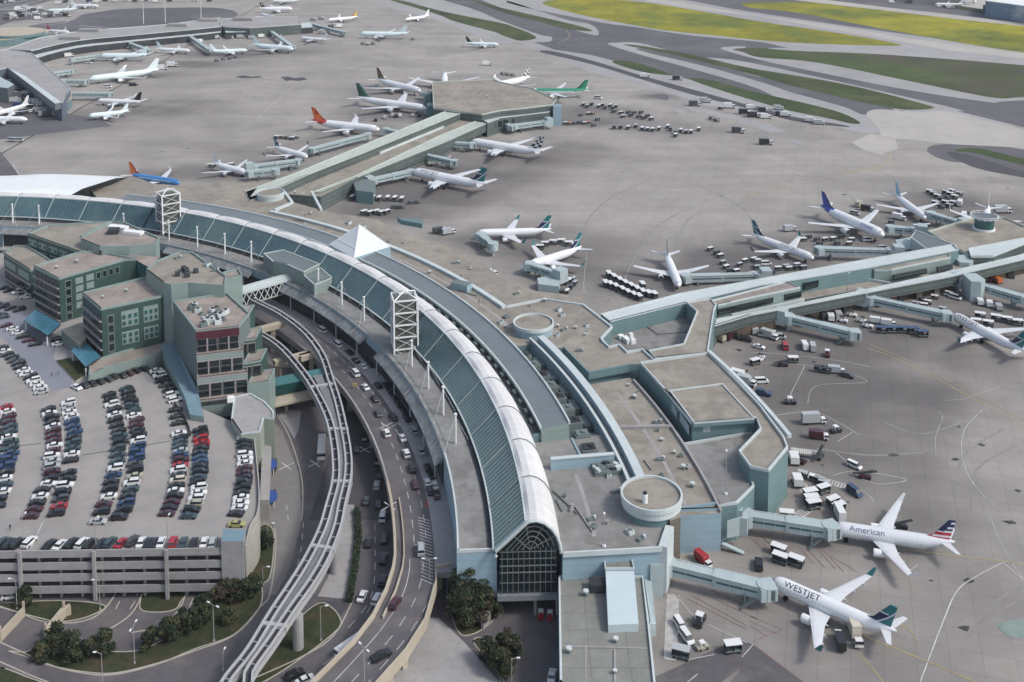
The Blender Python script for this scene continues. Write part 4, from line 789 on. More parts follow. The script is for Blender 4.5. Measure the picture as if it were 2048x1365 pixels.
for i, s in enumerate(('a 700 240', 'a 1630 160', 'a 560 300', 'a 1390 200', 'a 1900 150')):
    c = W(PX(s)[0], 17); mb = MB(); mb.box((*c, 17.4), (22, 9, 3), -.1); mb.build('roof_plant_room', M_concg, ft)
for i, (s, lab) in enumerate((('a 1120 190', 'left one of two thin white floodlight masts before the dark oval paving'), ('a 1290 180', 'right one of two thin white floodlight masts before the dark oval paving'), ('a 1570 185', 'thin white floodlight mast near the right end of the far terminal roof'))):
    c = W(PX(s)[0], AP); mb = MB(); mb.cyl(c, .4, AP, AP+28, 6, .2); mb.box((*c, AP+28), (3, 1, 1)); solo('floodlight_mast', mb, M_white, lab, 'mast', (*c, AP), 'far floodlight masts')
fh = thing('far_hangar', 'pale flat roofed cargo building with blue doors at the upper right corner', 'building', (*W((2010, 25), 5), 5))
block('roof_block', G('d 1760 10 2048 50 2500 130 2500 60 2048 -20 1800 -40', 24), 5, 24, mat('cargo_blue_wall', (0.13, 0.20, 0.29), .6, .15, .05, col2=(0.30, 0.34, 0.38)), M_white, fh)
for k in range(7):
    a, b = np.array(W(PX('d 1765 60')[0], 10)), np.array(W(PX('d 2048 130')[0], 8)); p = a+(b-a)*(k+.5)/7; mb = MB(); mb.box((p[0]-1, p[1]-3, 10), (14, 2, 9), -.25); mb.build('door', M_dark if k % 2 else M_blue, fh)
for i, (s, w_, h_, lab) in enumerate((('d 1240 10', 50, 10, 'low pale shed left of the parked jet at the upper right'), ('d 1390 30', 60, 9, 'small pale shed touching the tail of the parked jet at the upper right'))):
    c = W(PX(s)[0], 5); mb = MB(); mb.prism(rect(c, (w_, 20), -.3), 5, 5+h_, 0, 1); mb.prism(rect(c, (w_*.8, 4), -.3), 5+h_, 7+h_, 0, 1); solo('far_shed', mb, [M_concg, M_white], lab, 'shed', (*c, 5))
# ------------------------------------------------------------ thin haze over the airfield
mb = MB(); mb.box((0, 3000, 97.5), (13000, 13000, 240)); hm = bpy.data.materials.new('haze'); hm.use_nodes = True; hn = hm.node_tree
hn.nodes.remove(hn.nodes['Principled BSDF']); hv = hn.nodes.new('ShaderNodeVolumePrincipled'); hv.inputs['Color'].default_value = (.86, .90, .95, 1); hv.inputs['Density'].default_value = 0.00004
hn.links.new(hv.outputs[0], hn.nodes['Material Output'].inputs['Volume']); ho = mb.build('haze', hm); tag(ho, kind='stuff')
# ------------------------------------------------------------ elevated road
er = G('. 500 1500 560 1433 625 1365 708 1283 747 1231 773 1179 787 1135', 7.6)+[R(245.3, a) for a in np.arange(6, 84, 2)]
er_r = G('. 640 1500 697 1437 755 1365 812 1301 851 1239 872 1166 872 1140', 7.6)
deckp = er+[R(261.6, a) for a in np.arange(84, 2.6, -2)]+er_r[::-1]
evr = thing('elevated_road', 'curved elevated departures road with beige parapets in front of the terminal', 'road bridge', (*R(250, 5), 0))
mb = MB(); mb.prism(deckp, 5.6, 7.0, 0, 1, True); mb.build('deck', [M_concg, M_asph], evr)
mb = MB(); mb.prism(ring(255.8, 261.55, 4.2, 84), 6.9, 7.16, 0, 1); mb.build('sidewalk', [M_kerb, M_concg], evr)
mb = MB(); mb.wallband(er[:12], 5.0, 8.1, .7); mb.wallband(er_r[:7], 5.0, 8.1, .5); mb.wallband(G('. 872 1138 905 1133', 7), 5, 8.0, .5); mb.build('parapet', M_beige, evr)
mb = MB(); mb.wallband(er[11:], 5.4, 8.0, .6); mb.build('parapet', M_concg, evr)
mb = MB(); mb.wallband(offset(er[4:11], -2.4), 7, 7.8, .35); mb.build('barrier', M_beige, evr)
cen = [R(250.5, a) for a in np.arange(40, 5, -1)]+smooth(G('. 845 1090 846 1140 830 1200 790 1265 735 1330 680 1390', 7), 5)
mb = MB()
q = resample(cen, 3.5)
for k in range(0, len(q)-1, 2): mb.strip(offset([q[k], q[k+1]], .1), offset([q[k], q[k+1]], -.1), 7.04)
q2 = resample(offset(cen, 3.4), 3.5)
for k in range(0, len(q2)-1, 2): mb.strip(offset([q2[k], q2[k+1]], .1), offset([q2[k], q2[k+1]], -.1), 7.04)
q3 = offset(cen, -3.6)[38:]; mb.strip(offset(q3, .1), offset(q3, -.1), 7.04)
for a in np.arange(3.2, 9.5, .32): mb.strip([R(255.4, a), R(252.2, a+.5)], [R(255.4, a+.08), R(252.2, a+.58)], 7.045)
mb.build('lane_marking', M_line, evr)
for p in G('j 1060 710 1150 695 1090 1335', 7):
    mb = MB()
    for sg in (-1, 1): d = np.array((math.cos(.8*sg), math.sin(.8*sg)))*2.6; p = np.array(p); mb.strip(offset([tuple(p-d), tuple(p+d)], .18), offset([tuple(p-d), tuple(p+d)], -.18), 7.05+.003*sg)
    mb.build('lane_marking', M_line, evr)
mb = MB(); p = G('j 1380 1280 1500 1290 1490 1345 1360 1340', 7.05); mb.face([(*a, 7.05) for a in p]); mb.build('red_patch', mat('red_road_patch', (0.28, 0.06, 0.05), .8, .2, 1), evr)
for s in ('n 1175 1240', 'n 1440 640', 'n 1060 1360'):
    c = W(PX(s)[0], 0); mb = MB(); mb.box((*c, 2.7), (1.6, 2.4, 5.5), .7); mb.build('pier_column', M_beige, evr)
for a in np.arange(10, 60, 6):
    mb = MB(); c = R(247, a); mb.box((*c, 2.7), (1.6, 1.6, 5.5), rad(a)); mb.build('pier_column', M_concg, evr)
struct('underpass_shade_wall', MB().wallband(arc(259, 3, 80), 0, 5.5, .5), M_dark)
# ------------------------------------------------------------ parking garage
DK = 13.0
gar = thing('parking_garage', 'grey concrete parking garage with cars on its roof deck and open ramped floors', 'garage', (*W((300, 1200), 0), 0))
fr = G('m -900 360 0 356 1700 336', DK+1)
bk_ = G('i 2030 1480 2010 1365 2000 1100 1975 760 1700 600 1600 400', DK)
dk = [fr[0], fr[1], fr[2]]+[W((490, 1092), DK+1)]+G('. 500 1050 515 1020 516 960 506 862', DK)+G('i 1400 500 900 100', DK)+[(-60+-120, 470), (-420, 520)]
mb = MB(); mb.prism(dk, DK-.7, DK, 0, 1, True); mb.build('roof_deck', [M_concg, M_deck], gar)
mb = MB(); mb.face([(*p, DK+.02) for p in G('u -400 200 0 520 300 680 620 940 560 1130 760 1365', DK)+G('i 570 400 420 440 250 280 100 100 0 10', DK)+G('u -500 600', DK)]); mb.build('blue_driveway', M_bluerd, gar)
front = [fr[1], W((442, 1096), DK+1)]; v = np.array(front[1])-np.array(front[0]); v /= np.linalg.norm(v); x0 = np.array(front[0])-v*60; LF = np.linalg.norm(np.array(front[1])-x0)
nF = np.array((v[1], -v[0]))
mb = MB(); a, b = tuple(x0), tuple(x0+v*LF)
mb.wallband([a, b], DK-1.0, DK+1.0, .35); mb.build('parapet', M_concg, gar)
for k, z in enumerate((9.6, 6.4, 3.0)):
    mb = MB(); mb.wallband([a, b], z-1.0, z+1.0, .3); mb.build('ramp_parapet', M_concg, gar)
    mb = MB(); q0, q1 = x0-nF*.3, x0+v*LF-nF*.3; mb.prism([tuple(q0), tuple(q1), tuple(q1-nF*40), tuple(q0-nF*40)], z-1.4, z-1.0, 0, 0, True); mb.build('floor_slab', M_concg, gar)
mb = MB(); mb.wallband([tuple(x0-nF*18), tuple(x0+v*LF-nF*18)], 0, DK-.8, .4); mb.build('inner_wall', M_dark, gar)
for s in ('m 180 450', 'm 740 450', 'm 1290 450'):
    p = np.array(W((PX(s)[0][0], 1100), DK)); t = (np.array((p[0], p[1]))-x0)@v; c = x0+v*t+nF*.4; mb = MB(); mb.box((*c, DK/2+.6), (.8, .8, DK+.8), math.atan2(v[1], v[0])); mb.build('facade_column', M_concg, gar)
for k in range(14):
    c = x0+v*(LF-4-k*5.5)-nF*1.2; mb = MB(); mb.box((*c, DK/2-.6), (.6, .6, DK-1.5), 0); mb.build('inner_column', M_concg, gar)
mb = MB(); q = [W((490, 1092), DK+1)]+G('. 500 1050 515 1020 516 960 506 862', DK+1); q2 = smooth(q, 4); mb.wallband(offset(q2, -.15), 0, DK+1.0, .35, 0); mb.build('side_wall', mat('sandy_concrete', (0.31, 0.30, 0.275), .9, .08, .3), gar)
st_ = [W((442, 1083), 16.2), W((487, 1083), 16.2), W((491, 1060), 16.2), W((447, 1058), 16.2)]
mb = MB(); mb.prism(st_, 0, 16.2, 0, 1); mb.build('stair_tower', [M_concg, M_lblue], gar)
mb = MB(); mb.wallband(G('i 1360 530 1440 640 1475 730 1485 780', DK+.6), DK, DK+1, .3); mb.wallband(G('i 150 865 320 850', DK), DK, DK+.06, .25); mb.wallband(G('i 640 940 860 905', DK), DK, DK+.06, .25); mb.wallband(G('i 1140 860 1330 830', DK), DK, DK+.06, .25); mb.build('deck_joint', M_dark, gar)
mb = MB()
for s in ('i 490 520 495 950', 'i 960 420 1000 1040', 'i 1480 770 1500 1000', 'm 240 330 330 130'): q = G(s, DK+.03); mb.strip(offset(q, .12), offset(q, -.12), DK+.03)
mb.build('bay_marking', M_line, gar)
pc_ = G('i 1600 640 1790 590 1810 770 1950 740 2040 620 2150 620 2150 580 1900 560 1900 480', DK)
eb = thing('entrance_block', 'pale green concrete entrance block with round end beside the garage ramp', 'building', (*W((500, 830), 0), 0))
block('wall', G('. 468 795 500 788 530 805 548 825 548 840 528 838 520 866 482 870 462 840', 15.5), 0, 15.5, mat('pale_green_concrete', (0.26, 0.29, 0.25), .8, .06, .4), M_concg, eb, ph=.4)
mb = MB(); mb.prism(G('. 526 850 548 828 545 850 538 1000 520 1000', 6.5), 0, 6.5, 0, 0); mb.build('low_wall', M_concg, eb)
mb = MB(); c = W((462, 805), 15.5); mb.box((*c, 16.6), (2.2, 1.8, 1.6), .2); mb.build('roof_unit', M_white, eb)
for i, s in enumerate(('j 120 1010', 'j 120 1260')):
    c = W(PX(s)[0], 3.5); t = thing('bus_shelter', ('upper' if i == 0 else 'lower')+' one of two blue topped shelters along the garage side', 'shelter', (*c, 0), group='blue shelters beside the garage')
    mb = MB(); mb.cyl(c, 3.6, 3.0, 3.5, 18); mb.build('roof', mat('cobalt_blue_roof', (0.03, 0.07, 0.25), .5, .1, 1), t)
    for k in range(4): mb = MB(); mb.cyl((c[0]+2.5*math.cos(k*1.57), c[1]+2.5*math.sin(k*1.57)), .12, 0, 3, 6); mb.build('leg', M_white, t)
    verge('j 70 1070 110 1110 170 1100 210 1040 200 960 120 1080 70 1040' if i == 0 else 'j 60 1300 110 1330 180 1320 210 1250 190 1200 160 1280 90 1290', kerb=False)
# ------------------------------------------------------------ office and hotel blocks
def winrow(p, a, b, z0, z1, n, wfrac, m, out=.10, frame=None, e=0.0):
    a, b = np.array(a[:2]), np.array(b[:2]); d = b-a; L = np.linalg.norm(d); d /= L; nr = np.array((d[1], -d[0])); s = (L-2*e)/n
    for k in range(n):
        c = a+d*(e+s*(k+.5)); h = s*wfrac/2; q0, q1 = c-d*h, c+d*h
        mb = MB()
        if frame: mb.wallband([tuple(q0+nr*(out*.5)-d*.18), tuple(q1+nr*(out*.5)+d*.18)], z0-.2, z1+.2, out, 1)
        mb.wallband([tuple(q0+nr*(out*.7)), tuple(q1+nr*(out*.7))], z0, z1, out*(2.0 if frame else 1.4), 0)
        mb.build('window', [m, frame or m], p)
def beams(p, a, b, zs, w, h, m):
    a, b = np.array(a[:2]), np.array(b[:2]); d = b-a; d /= np.linalg.norm(d); nr = np.array((d[1], -d[0]))*w/2
    for z in zs: mb = MB(); mb.wallband([tuple(a+nr), tuple(b+nr)], z, z+h, w); mb.build('spandrel_beam', m, p)
# W1 left front block
w1 = thing('office_block', 'dark green block with pinkish flat roof behind the left blue glass canopy', 'building', (*W(PX('e 470 1200')[0], DK), 0))
Z1 = 30.5; q = G('e 262 800 460 900 960 755 1060 740 740 680 600 695', Z1); block('wall', q, 8, Z1, M_hgreen, M_roofp, w1, cap=M_hteal)
a, b = q[0], q[1]
beams(w1, a, b, (13.6, 16.9, 20.2, 23.5, 26.8), .7, .45, M_hbeam)
for z in (14.4, 17.7, 21.0, 24.3, 27.4): winrow(w1, a, b, z, z+2.1, 6, .75, M_dglass)
a, b = q[1], q[2]; a2 = tuple(np.array(a)+(np.array(b)-np.array(a))*.05); b2 = tuple(np.array(a)+(np.array(b)-np.array(a))*.22)
for z in (13.6, 16.9, 20.2, 23.5, 26.8): winrow(w1, a2, b2, z, z+2.3, 1, .45, M_dglass, frame=M_hteal)
b3 = tuple(np.array(a)+(np.array(b)-np.array(a))*.55)
for z in (16.9, 20.2, 23.5, 26.8): winrow(w1, b2, b3, z, z+2.5, 2, .7, M_hteal)
b4 = tuple(np.array(a)+(np.array(b)-np.array(a))*.95); winrow(w1, b3, b4, 26.6, 29, 4, .55, M_dglass, frame=M_hteal)
roofbits(G('e 440 810 600 765', Z1), Z1, 'v', w1)
block('recess_wall', G('e 958 752 1060 742 1160 800 1250 720 1000 700', Z1-.4), 8, Z1-.4, M_tglass, M_roofp, w1, par=False)
# W2 middle front block
w2 = thing('office_block', 'dark green block with flat gravel roof between the two projecting wings, nearest the parked motorcycles', 'building', (*W(PX('i 790 230')[0], DK), 0))
w2['label'] = 'dark green block with flat gravel roof beside the right blue glass canopy'
Z2 = 33.0; q = G('e 640 1010 790 1138 1250 1040 1300 1010 1140 885', Z2); block('wall', q, 8, Z2, M_hgreen, M_roofp, w2, cap=M_hteal)
a, b = q[0], q[1]; beams(w2, a, b, (14.5, 18.0, 21.5, 25.0, 28.6), .7, .45, M_hbeam)
for z in (15.2, 18.7, 22.2, 25.7, 29.3): winrow(w2, a, b, z, z+2.2, 6, .75, M_dglass)
a, b = np.array(q[1]), np.array(q[2]); P_ = lambda t: tuple(a+(b-a)*t)
for z in (13.8, 17.3, 20.8, 24.3, 27.8): winrow(w2, P_(.04), P_(.26), z, z+2.6, 1, .4, M_dglass, frame=M_hteal)
for z, zz in ((18.4, 23.2), (25, 31)): winrow(w2, P_(.30), P_(.64), z, zz, 1, .85, M_hteal); winrow(w2, P_(.68), P_(.98), z, zz, 1, .85, M_hteal)
for z in (19, 21.2, 25.8, 28.2): winrow(w2, P_(.32), P_(.62), z, z+1.4, 3, .5, M_tglass, out=.3); winrow(w2, P_(.70), P_(.96), z, z+1.4, 3, .5, M_tglass, out=.3)
roofbits(G('e 985 990 800 1040', Z2), Z2, 'v', w2)
q = G('i 690 310 800 260 1210 150 1350 60 1350 0 700 200', 16.5); block('podium', q, 8, 15.6, M_hteal, M_roofp, w2, cap=M_hteal)
# octagons
ox = thing('office_block', 'pale green octagonal block with flat roof carrying two white skylights', 'building', (*W(PX('e 900 700')[0], 20), 0))
q = G('e 630 590 780 650 1010 645 1215 625 1245 580 980 460 870 450 640 570', 33.5); block('wall', q, 8, 33.5, M_hteal, M_roofp, ox, cap=M_hteal)
u = MB(); c = W(PX('e 885 525')[0], 34); u.box((*c, 34.5), (4.5, 4, 2), .2); u.build('roof_plant', M_dark, ox)
for s in ('e 920 490', 'e 1040 530'):
    c = W(PX(s)[0], 34); u = MB(); u.box((*c, 34.2), (9, 3, 1.2), -.3); u.build('skylight', M_white, ox)
mb = MB(); q = G('e 785 655 800 640', 33); mb.box((q[0][0], q[0][1]-.3, 28.5), (1.2, .8, 8), 0); mb.build('dark_slot', M_dark, ox)
o2 = thing('office_block', 'tall grey green octagonal block with dark roof vents at its centre', 'building', (*W(PX('e 1300 1050')[0], 20), 0))
q = G('e 1140 830 1275 935 1335 950 1465 935 1750 955 1770 880 1500 690 1400 690 1220 760', 38); block('wall', q, 8, 38, M_hteal, M_roof, o2, cap=M_hteal)
c = W(PX('e 1460 850')[0], 38); u = MB()
for dx, dy in ((-3, -2), (1, -3), (3, 1), (-1, 2), (-2.4, 3.4), (0, 0)): u.box((c[0]+dx, c[1]+dy, 38.8), (1.8, 1.8, 1.6), .4)
u.build('roof_fans', M_dark, o2)
roofbits(G('e 1390 730 1620 790 1680 830', 38), 38, 'pb', o2)
q = G('e 1275 1060 1345 1060 1345 980 1275 960', 31); block('stair_wall', q, 8, 31, M_hgrey, M_hgrey, o2, par=False)
a, b = q[0], q[1]
for z in np.arange(13.8, 30, 2.9): winrow(o2, a, b, z, z+1.7, 1, .55, M_dglass, frame=M_hteal)
q = G('e 1750 965 1890 875 1880 1150 1900 1180 1780 1040', 35); block('box_wall', G('e 1755 900 1890 870 1860 820 1740 850', 36.5), 8, 36.5, M_hteal, M_roofp, o2, cap=M_hteal)
# W0 back wing
w0 = thing('office_block', 'dark green back wing with tan roof behind the pale octagon, stepping down at one end', 'building', (*W(PX('e 300 800')[0], 10), 0))
q = G('e 215 548 620 690 780 650 640 560 860 450 600 465 370 482', 30); block('wall', q, 8, 30, M_hgreen, M_roof, w0, cap=M_hteal)
a, b = np.array(q[0]), np.array(q[1])
for z in (25.8, 21.8): winrow(w0, q[0], q[1], z, z+2.8, 5, .8, M_hteal)
for z in (26.6, 22.6): winrow(w0, q[0], q[1], z, z+1.2, 10, .3, M_tglass, out=.3)
q = G('e 30 705 235 835 440 780 215 640 110 640', 24.5); block('lower_wall', q, 6, 24.5, M_hgreen, M_roof, w0, cap=M_hteal)
winrow(w0, q[0], q[1], 20.2, 23.2, 2, .8, M_hteal); beams(w0, q[0], q[1], (18.6, 14.2), .6, .6, M_hbeam); winrow(w0, q[0], q[1], 14.8, 18.2, 5, .75, M_dglass)
# W3 stepped block
w3 = thing('office_block', 'stepped grey green block with dark red fascia and white roof plant', 'building', (*W(PX('i 1600 640')[0], DK), 0))
Z3 = 34.0; A_ = W(PX('e 1530 1312')[0], Z3); B_ = W(PX('e 1865 1275')[0], Z3); BL = W(PX('e 1350 1075')[0], Z3); BR = W(PX('e 1770 1010')[0], Z3); BR2 = W(PX('e 1950 1170')[0], Z3)
A_, B_, BL, BR, BR2 = map(np.array, (A_, B_, BL, BR, BR2)); dv = (B_-A_)/np.linalg.norm(B_-A_); nv = np.array((dv[1], -dv[0]))
block('wall', [tuple(p) for p in (A_, B_, BR2, BR, BL)], 8, Z3, M_hgrey, M_roofp, w3, cap=M_hteal)
mb = MB(); mb.wallband([tuple(A_+nv*.3), tuple(B_+nv*.3)], Z3-2.2, Z3+.3, .6); mb.build('red_fascia', M_red, w3)
zt = Z3-2.2; st = 0
for lv in range(3):
    z1 = zt-lv*6.4; z0 = z1-4.6; off = 3.3*lv
    a = A_+nv*off; b = B_+nv*off+dv*(1.2*lv)
    for zz in (z0+.2, z0+2.5): winrow(w3, a, b, zz, zz+1.9, 4, .8, M_dglass, out=.4, frame=M_hbeam)
    for k in (1, 3): c = a+(b-a)*k/4+nv*.4; mb = MB(); mb.box((*c, z0+2.2), (.5, .8, 5), math.atan2(dv[1], dv[0])); mb.build('pillar', M_hbeam, w3)
    a2, b2 = A_+nv*(off+3.3), B_+nv*(off+3.3)+dv*(1.2*lv+1.2)
    block('terrace', [tuple(a2), tuple(b2), tuple(b2-nv*(off+6)), tuple(a2-nv*(off+6))], 8, z0, M_hteal, M_roofp, w3, cap=M_hbeam, ph=.5)
a3, b3 = A_+nv*9.9, B_+nv*9.9+dv*3.6
mb = MB(); mb.wallband([tuple(a3+nv*.15+dv*1), tuple(b3+nv*.15-dv*4)], 13.1, 14.2, .3); mb.build('dark_opening', M_dark, w3)
sd = thing('office_block', 'narrow stepped green block stacked beside the monorail end of the stepped block', 'building', (*W(PX('t 620 780')[0], 14), 0))
for (s, z) in (('t 400 345 540 320 560 300 440 290', 33), ('t 445 490 600 470 600 540 450 560', 27.5), ('t 480 690 650 660 650 740 480 770', 22.5), ('t 510 860 670 840 720 930 520 960', 17.5)):
    q = G(s, z)
    q = [q[3], q[2], tuple(np.array(q[2])+(0, 9)), tuple(np.array(q[3])+(0, 9))] if s[2] != '4' or z < 30 else [q[0], q[1], tuple(np.array(q[1])+(0, 8)), tuple(np.array(q[0])+(0, 8))]
    block('wall', q, 0, z, M_hteal if z == 17.5 else M_hgreen, M_roofp, sd, cap=M_hteal, ph=.5)
    if z > 20: winrow(sd, q[0], q[1], z-4.2, z-1.2, 2, .8, M_dglass, out=.3, frame=M_hbeam)
rng_ = random.Random(3)
for i, p in enumerate(G('e 1490 1110 1520 1100 1545 1150 1570 1170 1600 1200 1620 1230 1590 1260 1640 1210 1660 1150 1680 1180 1650 1230 1720 1190 1740 1215 1700 1240 1760 1160 1690 1140 1730 1170 1600 1250 1510 1130 1660 1205', Z3)):
    mb = MB(); s = rng_.uniform(.7, 1.4); mb.box((*p, Z3+s*.6), (1.8*s, 1.5*s, 1.2*s), rng_.random(), 0); mb.cyl(p, .5*s, Z3+1.2*s, Z3+1.5*s, 8, m=1); mb.build('roof_plant', [M_cap if i % 3 else M_hgrey, M_dark], w3)
mb = MB(); q = [(*W(p, z), z) for p, z in zip(PX('i 1250 80 1350 60 1540 420 1590 640 1480 620 1440 480 1300 200'), (17, 17, 16, 15, 15, 16, 17))]
mb.face(q, 0)
for k in range(len(q)): a, b = q[k], q[(k+1) % len(q)]; mb.face([(a[0], a[1], 12), (b[0], b[1], 12), b, a], 1)
mb.build('curved_ramp_roof', [M_lblue, M_hteal], w3)
for s, lab, gz in (('u 250 740 370 630 640 780 500 900', 'left blue glass entrance canopy in front of the green blocks', 17.5), ('u 745 1060 880 950 1060 1120 900 1230', 'right blue glass entrance canopy next to the shrub bed', 17)):
    q = G(s, gz); c = sum(np.array(p) for p in q)/4; t = thing('glass_canopy', lab, 'canopy', (*c, DK), group='blue glass entrance canopies')
    mb = MB(); mb.prism(q, gz-.5, gz, 1, 0, True); mb.build('roof', [M_blue, M_dglass], t)
    for p in q: p = np.array(p)*.9+c*.1; mb = MB(); mb.cyl(tuple(p), .25, DK, gz-.5, 8); mb.build('post', M_white, t)
mb = MB(); q = G('i 440 210 550 190 690 310 590 370', DK); mb.prism(q, DK, DK+.5, 0, 1); o = solo('planting_bed', mb, [M_kerb, M_grassd], 'dark green planting bed between the blue driveway and the right glass canopy', 'plant bed', (*q[0], DK))
block('low_roof', G('u 640 800 860 720 900 900 830 960', 20), 8, 18.5, M_hgrey, M_roof, w2, par=False)
# ------------------------------------------------------------ monorail guideway
def path3(segs, n=6):
    return smooth([(*W(p, z), z) for s, z in segs for p in PX(s)], n)
GZ = 11.5
gL = path3([('. 420 1440 450 1365', GZ), ('n 0 1115 180 820 340 580 460 380 560 170 610 0', GZ), ('j 665 1150 672 1000 650 800 610 640 530 470 430 310', GZ), ('t 860 640 720 530 570 450', 13), ('t 500 420 420 400', 14)])
gR = path3([('. 470 1450 496 1365', GZ), ('n 0 1265 160 1040 320 800 470 590 580 400 670 170 705 0', GZ), ('j 765 1100 765 920 725 690 680 500 630 350 570 170', GZ), ('t 1090 520 960 400 800 290 640 210 500 140', 14), ('t 440 110', 14)])
gw = thing('monorail_guideway', 'twin white steel guideway curving over the roads on tall round columns', 'guideway', (*gL[20][:2], 0))
for nm, g_ in (('left', gL), ('right', gR)):
    g_ = resample(g_, 3.0); zs = [p[2] for p in g_]
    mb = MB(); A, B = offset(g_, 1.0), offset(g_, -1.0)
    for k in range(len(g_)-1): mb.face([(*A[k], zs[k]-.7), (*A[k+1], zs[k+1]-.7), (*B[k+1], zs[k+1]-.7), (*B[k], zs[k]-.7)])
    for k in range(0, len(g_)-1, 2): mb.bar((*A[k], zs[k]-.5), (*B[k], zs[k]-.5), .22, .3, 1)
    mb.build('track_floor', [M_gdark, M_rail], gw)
    for sg in (-.92, .92):
        E_ = offset(g_, sg); mb = MB()
        for k in range(len(E_)-1):
            a0_, b0_ = (*E_[k], zs[k]), (*E_[k+1], zs[k+1]); mb.bar(a0_, b0_, .56, .5)
            mb.bar((*E_[k], zs[k]-1.6), (*E_[k+1], zs[k+1]-1.6), .55, 1.2)
        mb.build('running_beam', M_rail, gw)
for a, b in (('j 590 700', 'j 730 680'), ('n 590 60', 'n 690 190')): pass
for s, zt, w_, cap_ in (('n 372 1100', 9.2, 1.35, 'n 440 760'), ('n 650 520', 9.2, 1.2, 'n 690 200'), ('. 668 1000', 9.2, 1.1, None), ('. 660 870', 9.2, 1.1, None)):
    c = np.array(W(PX(s)[0], 0)); mb = MB(); mb.cyl(tuple(c), w_, 0, zt-.6, 16); mb.build('column', M_concg, gw)
    i = int(np.argmin([np.hypot(*(np.array(p[:2])-c)) for p in gL])); j = int(np.argmin([np.hypot(*(np.array(p[:2])-c)) for p in gR])); cc_ = (np.array(gL[i][:2])+np.array(gR[j][:2]))/2
    d = np.array(gR[j][:2])-np.array(gL[i][:2]); d /= np.linalg.norm(d)+1e-6; mb = MB(); mb.bar((*(np.minimum(1, 1)*gL[i][0], gL[i][1]), zt), (*gR[j][:2], zt), 1.6, 1.2); mb.bar((*c, zt-.6), (*cc_, zt-.2), 1.6, 1.2); mb.build('cross_head', M_rail, gw)
mids = resample(gL, 30)
for k in range(1, min(9, len(mids)-1)):
    a = np.array(mids[k][:2]); j = int(np.argmin([np.hypot(*(np.array(p[:2])-a)) for p in gR])); b = np.array(gR[j][:2])
    if np.hypot(*(b-a)) < 9: mb = MB(); d = (b-a)/np.linalg.norm(b-a); mb.bar((*(a-d*1.4), GZ-.9), (*(b+d*1.4), GZ-.9), 1.2, 1.6); mb.build('tie_beam', M_rail, gw)
mb = MB(); i0, i1 = 6, len(gL)
Lr = resample(gL, 4.0); 
for k in range(4, len(Lr)-14):
    a = np.array(Lr[k][:2]); j = int(np.argmin([np.hypot(*(np.array(p[:2])-a)) for p in gR])); a2 = np.array(Lr[k+1][:2]); j2 = int(np.argmin([np.hypot(*(np.array(p[:2])-a2)) for p in gR]))
    b, b2 = np.array(gR[j][:2]), np.array(gR[j2][:2])
    if np.hypot(*(b-a)) < 8.5: mb.face([(*(a*.7+b*.3), GZ-.45), (*(a2*.7+b2*.3), GZ-.45), (*(a2*.3+b2*.7), GZ-.45), (*(a*.3+b*.7), GZ-.45)])
mb.build('centre_walkway', M_walk, gw)
for i, (s0, s1, z, col) in enumerate((('t 575 450', 't 850 378', 12, 't 762 690'), ('t 765 735', 't 1090 650', 10, 't 800 900'), ('t 1000 690', 't 1110 660', 10, 't 1100 830'))):
    a, b = W(PX(s0)[0], z), W(PX(s1)[0], z); mb = MB(); mb.bar((*a, z-1), (*b, z-1), 2.6, 2.0); mb.build('hammerhead_beam', M_beige, gw)
    c = W(PX(col)[0], 0); d = np.array(b)-np.array(a); t = min(1, max(0, ((np.array(c)-np.array(a))@d)/(d@d))); m_ = np.array(a)+d*(.65 if i == 0 else .12 if i == 1 else .95); mb = MB(); mb.box((*m_, (z-2)/2), (1.6, 1.6, z-2)); mb.build('column', M_beige, gw)
# lower footbridge and ramp beside the office block
lf = thing('footbridge', 'teal roofed enclosed footbridge below the guideway with a dark glazed side', 'footbridge', (*W(PX('t 900 1120')[0], 0), 0))
a, b = np.array(W(PX('t 722 955')[0], 9)), np.array(W(PX('t 1290 840')[0], 9)); mb = MB(); mb.bar((*a, 9.6), (*b, 9.6), 6, .4); mb.build('roof', mat('teal_roof', (0.05, 0.15, 0.155), .6, .1, .4), lf)
b5 = a+(b-a)*.62; mb = MB(); mb.bar((*a, 7.6), (*b5, 7.6), 5.6, 3.6); mb.build('glazing', mat('dark_teal_glass', (0.01, 0.05, 0.05), .3, .2, .3), lf)
d = (b-a)/np.linalg.norm(b-a); nr = np.array((d[1], -d[0])); mb = MB(); mb.bar((*(a+nr*4.4), 4.9), (*(a+d*62+nr*5.2), 6.2), 8.0, .8); mb.build('road_slab', M_beige, lf)
for k in (.22, .7): mb = MB(); mb.cyl(tuple(a+(b-a)*k+nr*4), .7, 0, 4.6, 10); mb.build('column', M_beige, lf)
u = MB(); c = W(PX('t 1500 950')[0], 8.6); u.box((*c, 8.4), (1.6, .3, 1.2)); u.box((*c, 7.4), (.3, .3, 1.4)); solo('yellow_sign', u, M_yel, 'small yellow sign standing on the edge of the elevated road', 'sign', (*c, 7))
# guard walls and stair walls at lower right of the road
for i, (s, lab) in enumerate((('r 570 1300 640 1200 700 1100 750 1030', 'long pale parapet wall stepping down beside the shrubs by the dark underpass'), ('m 0 980 180 790', 'pale guard wall at the far left of the ramp roads'), ('m 350 960 490 790 540 770', 'pale double guard wall beside the grass left of the ramps'))):
    p = G(s, 2.4 if i else 3); mb = MB(); mb.wallband(p, 0, 2.4 if i else 3, .7 if i < 2 else 1.4)
    if i: 
        for q in p[:2]: mb.box((*q, 2), (.5, .5, 4))
    solo('guard_wall', mb, M_concg if i == 0 else M_beige, lab, 'wall', (*p[0], 0))
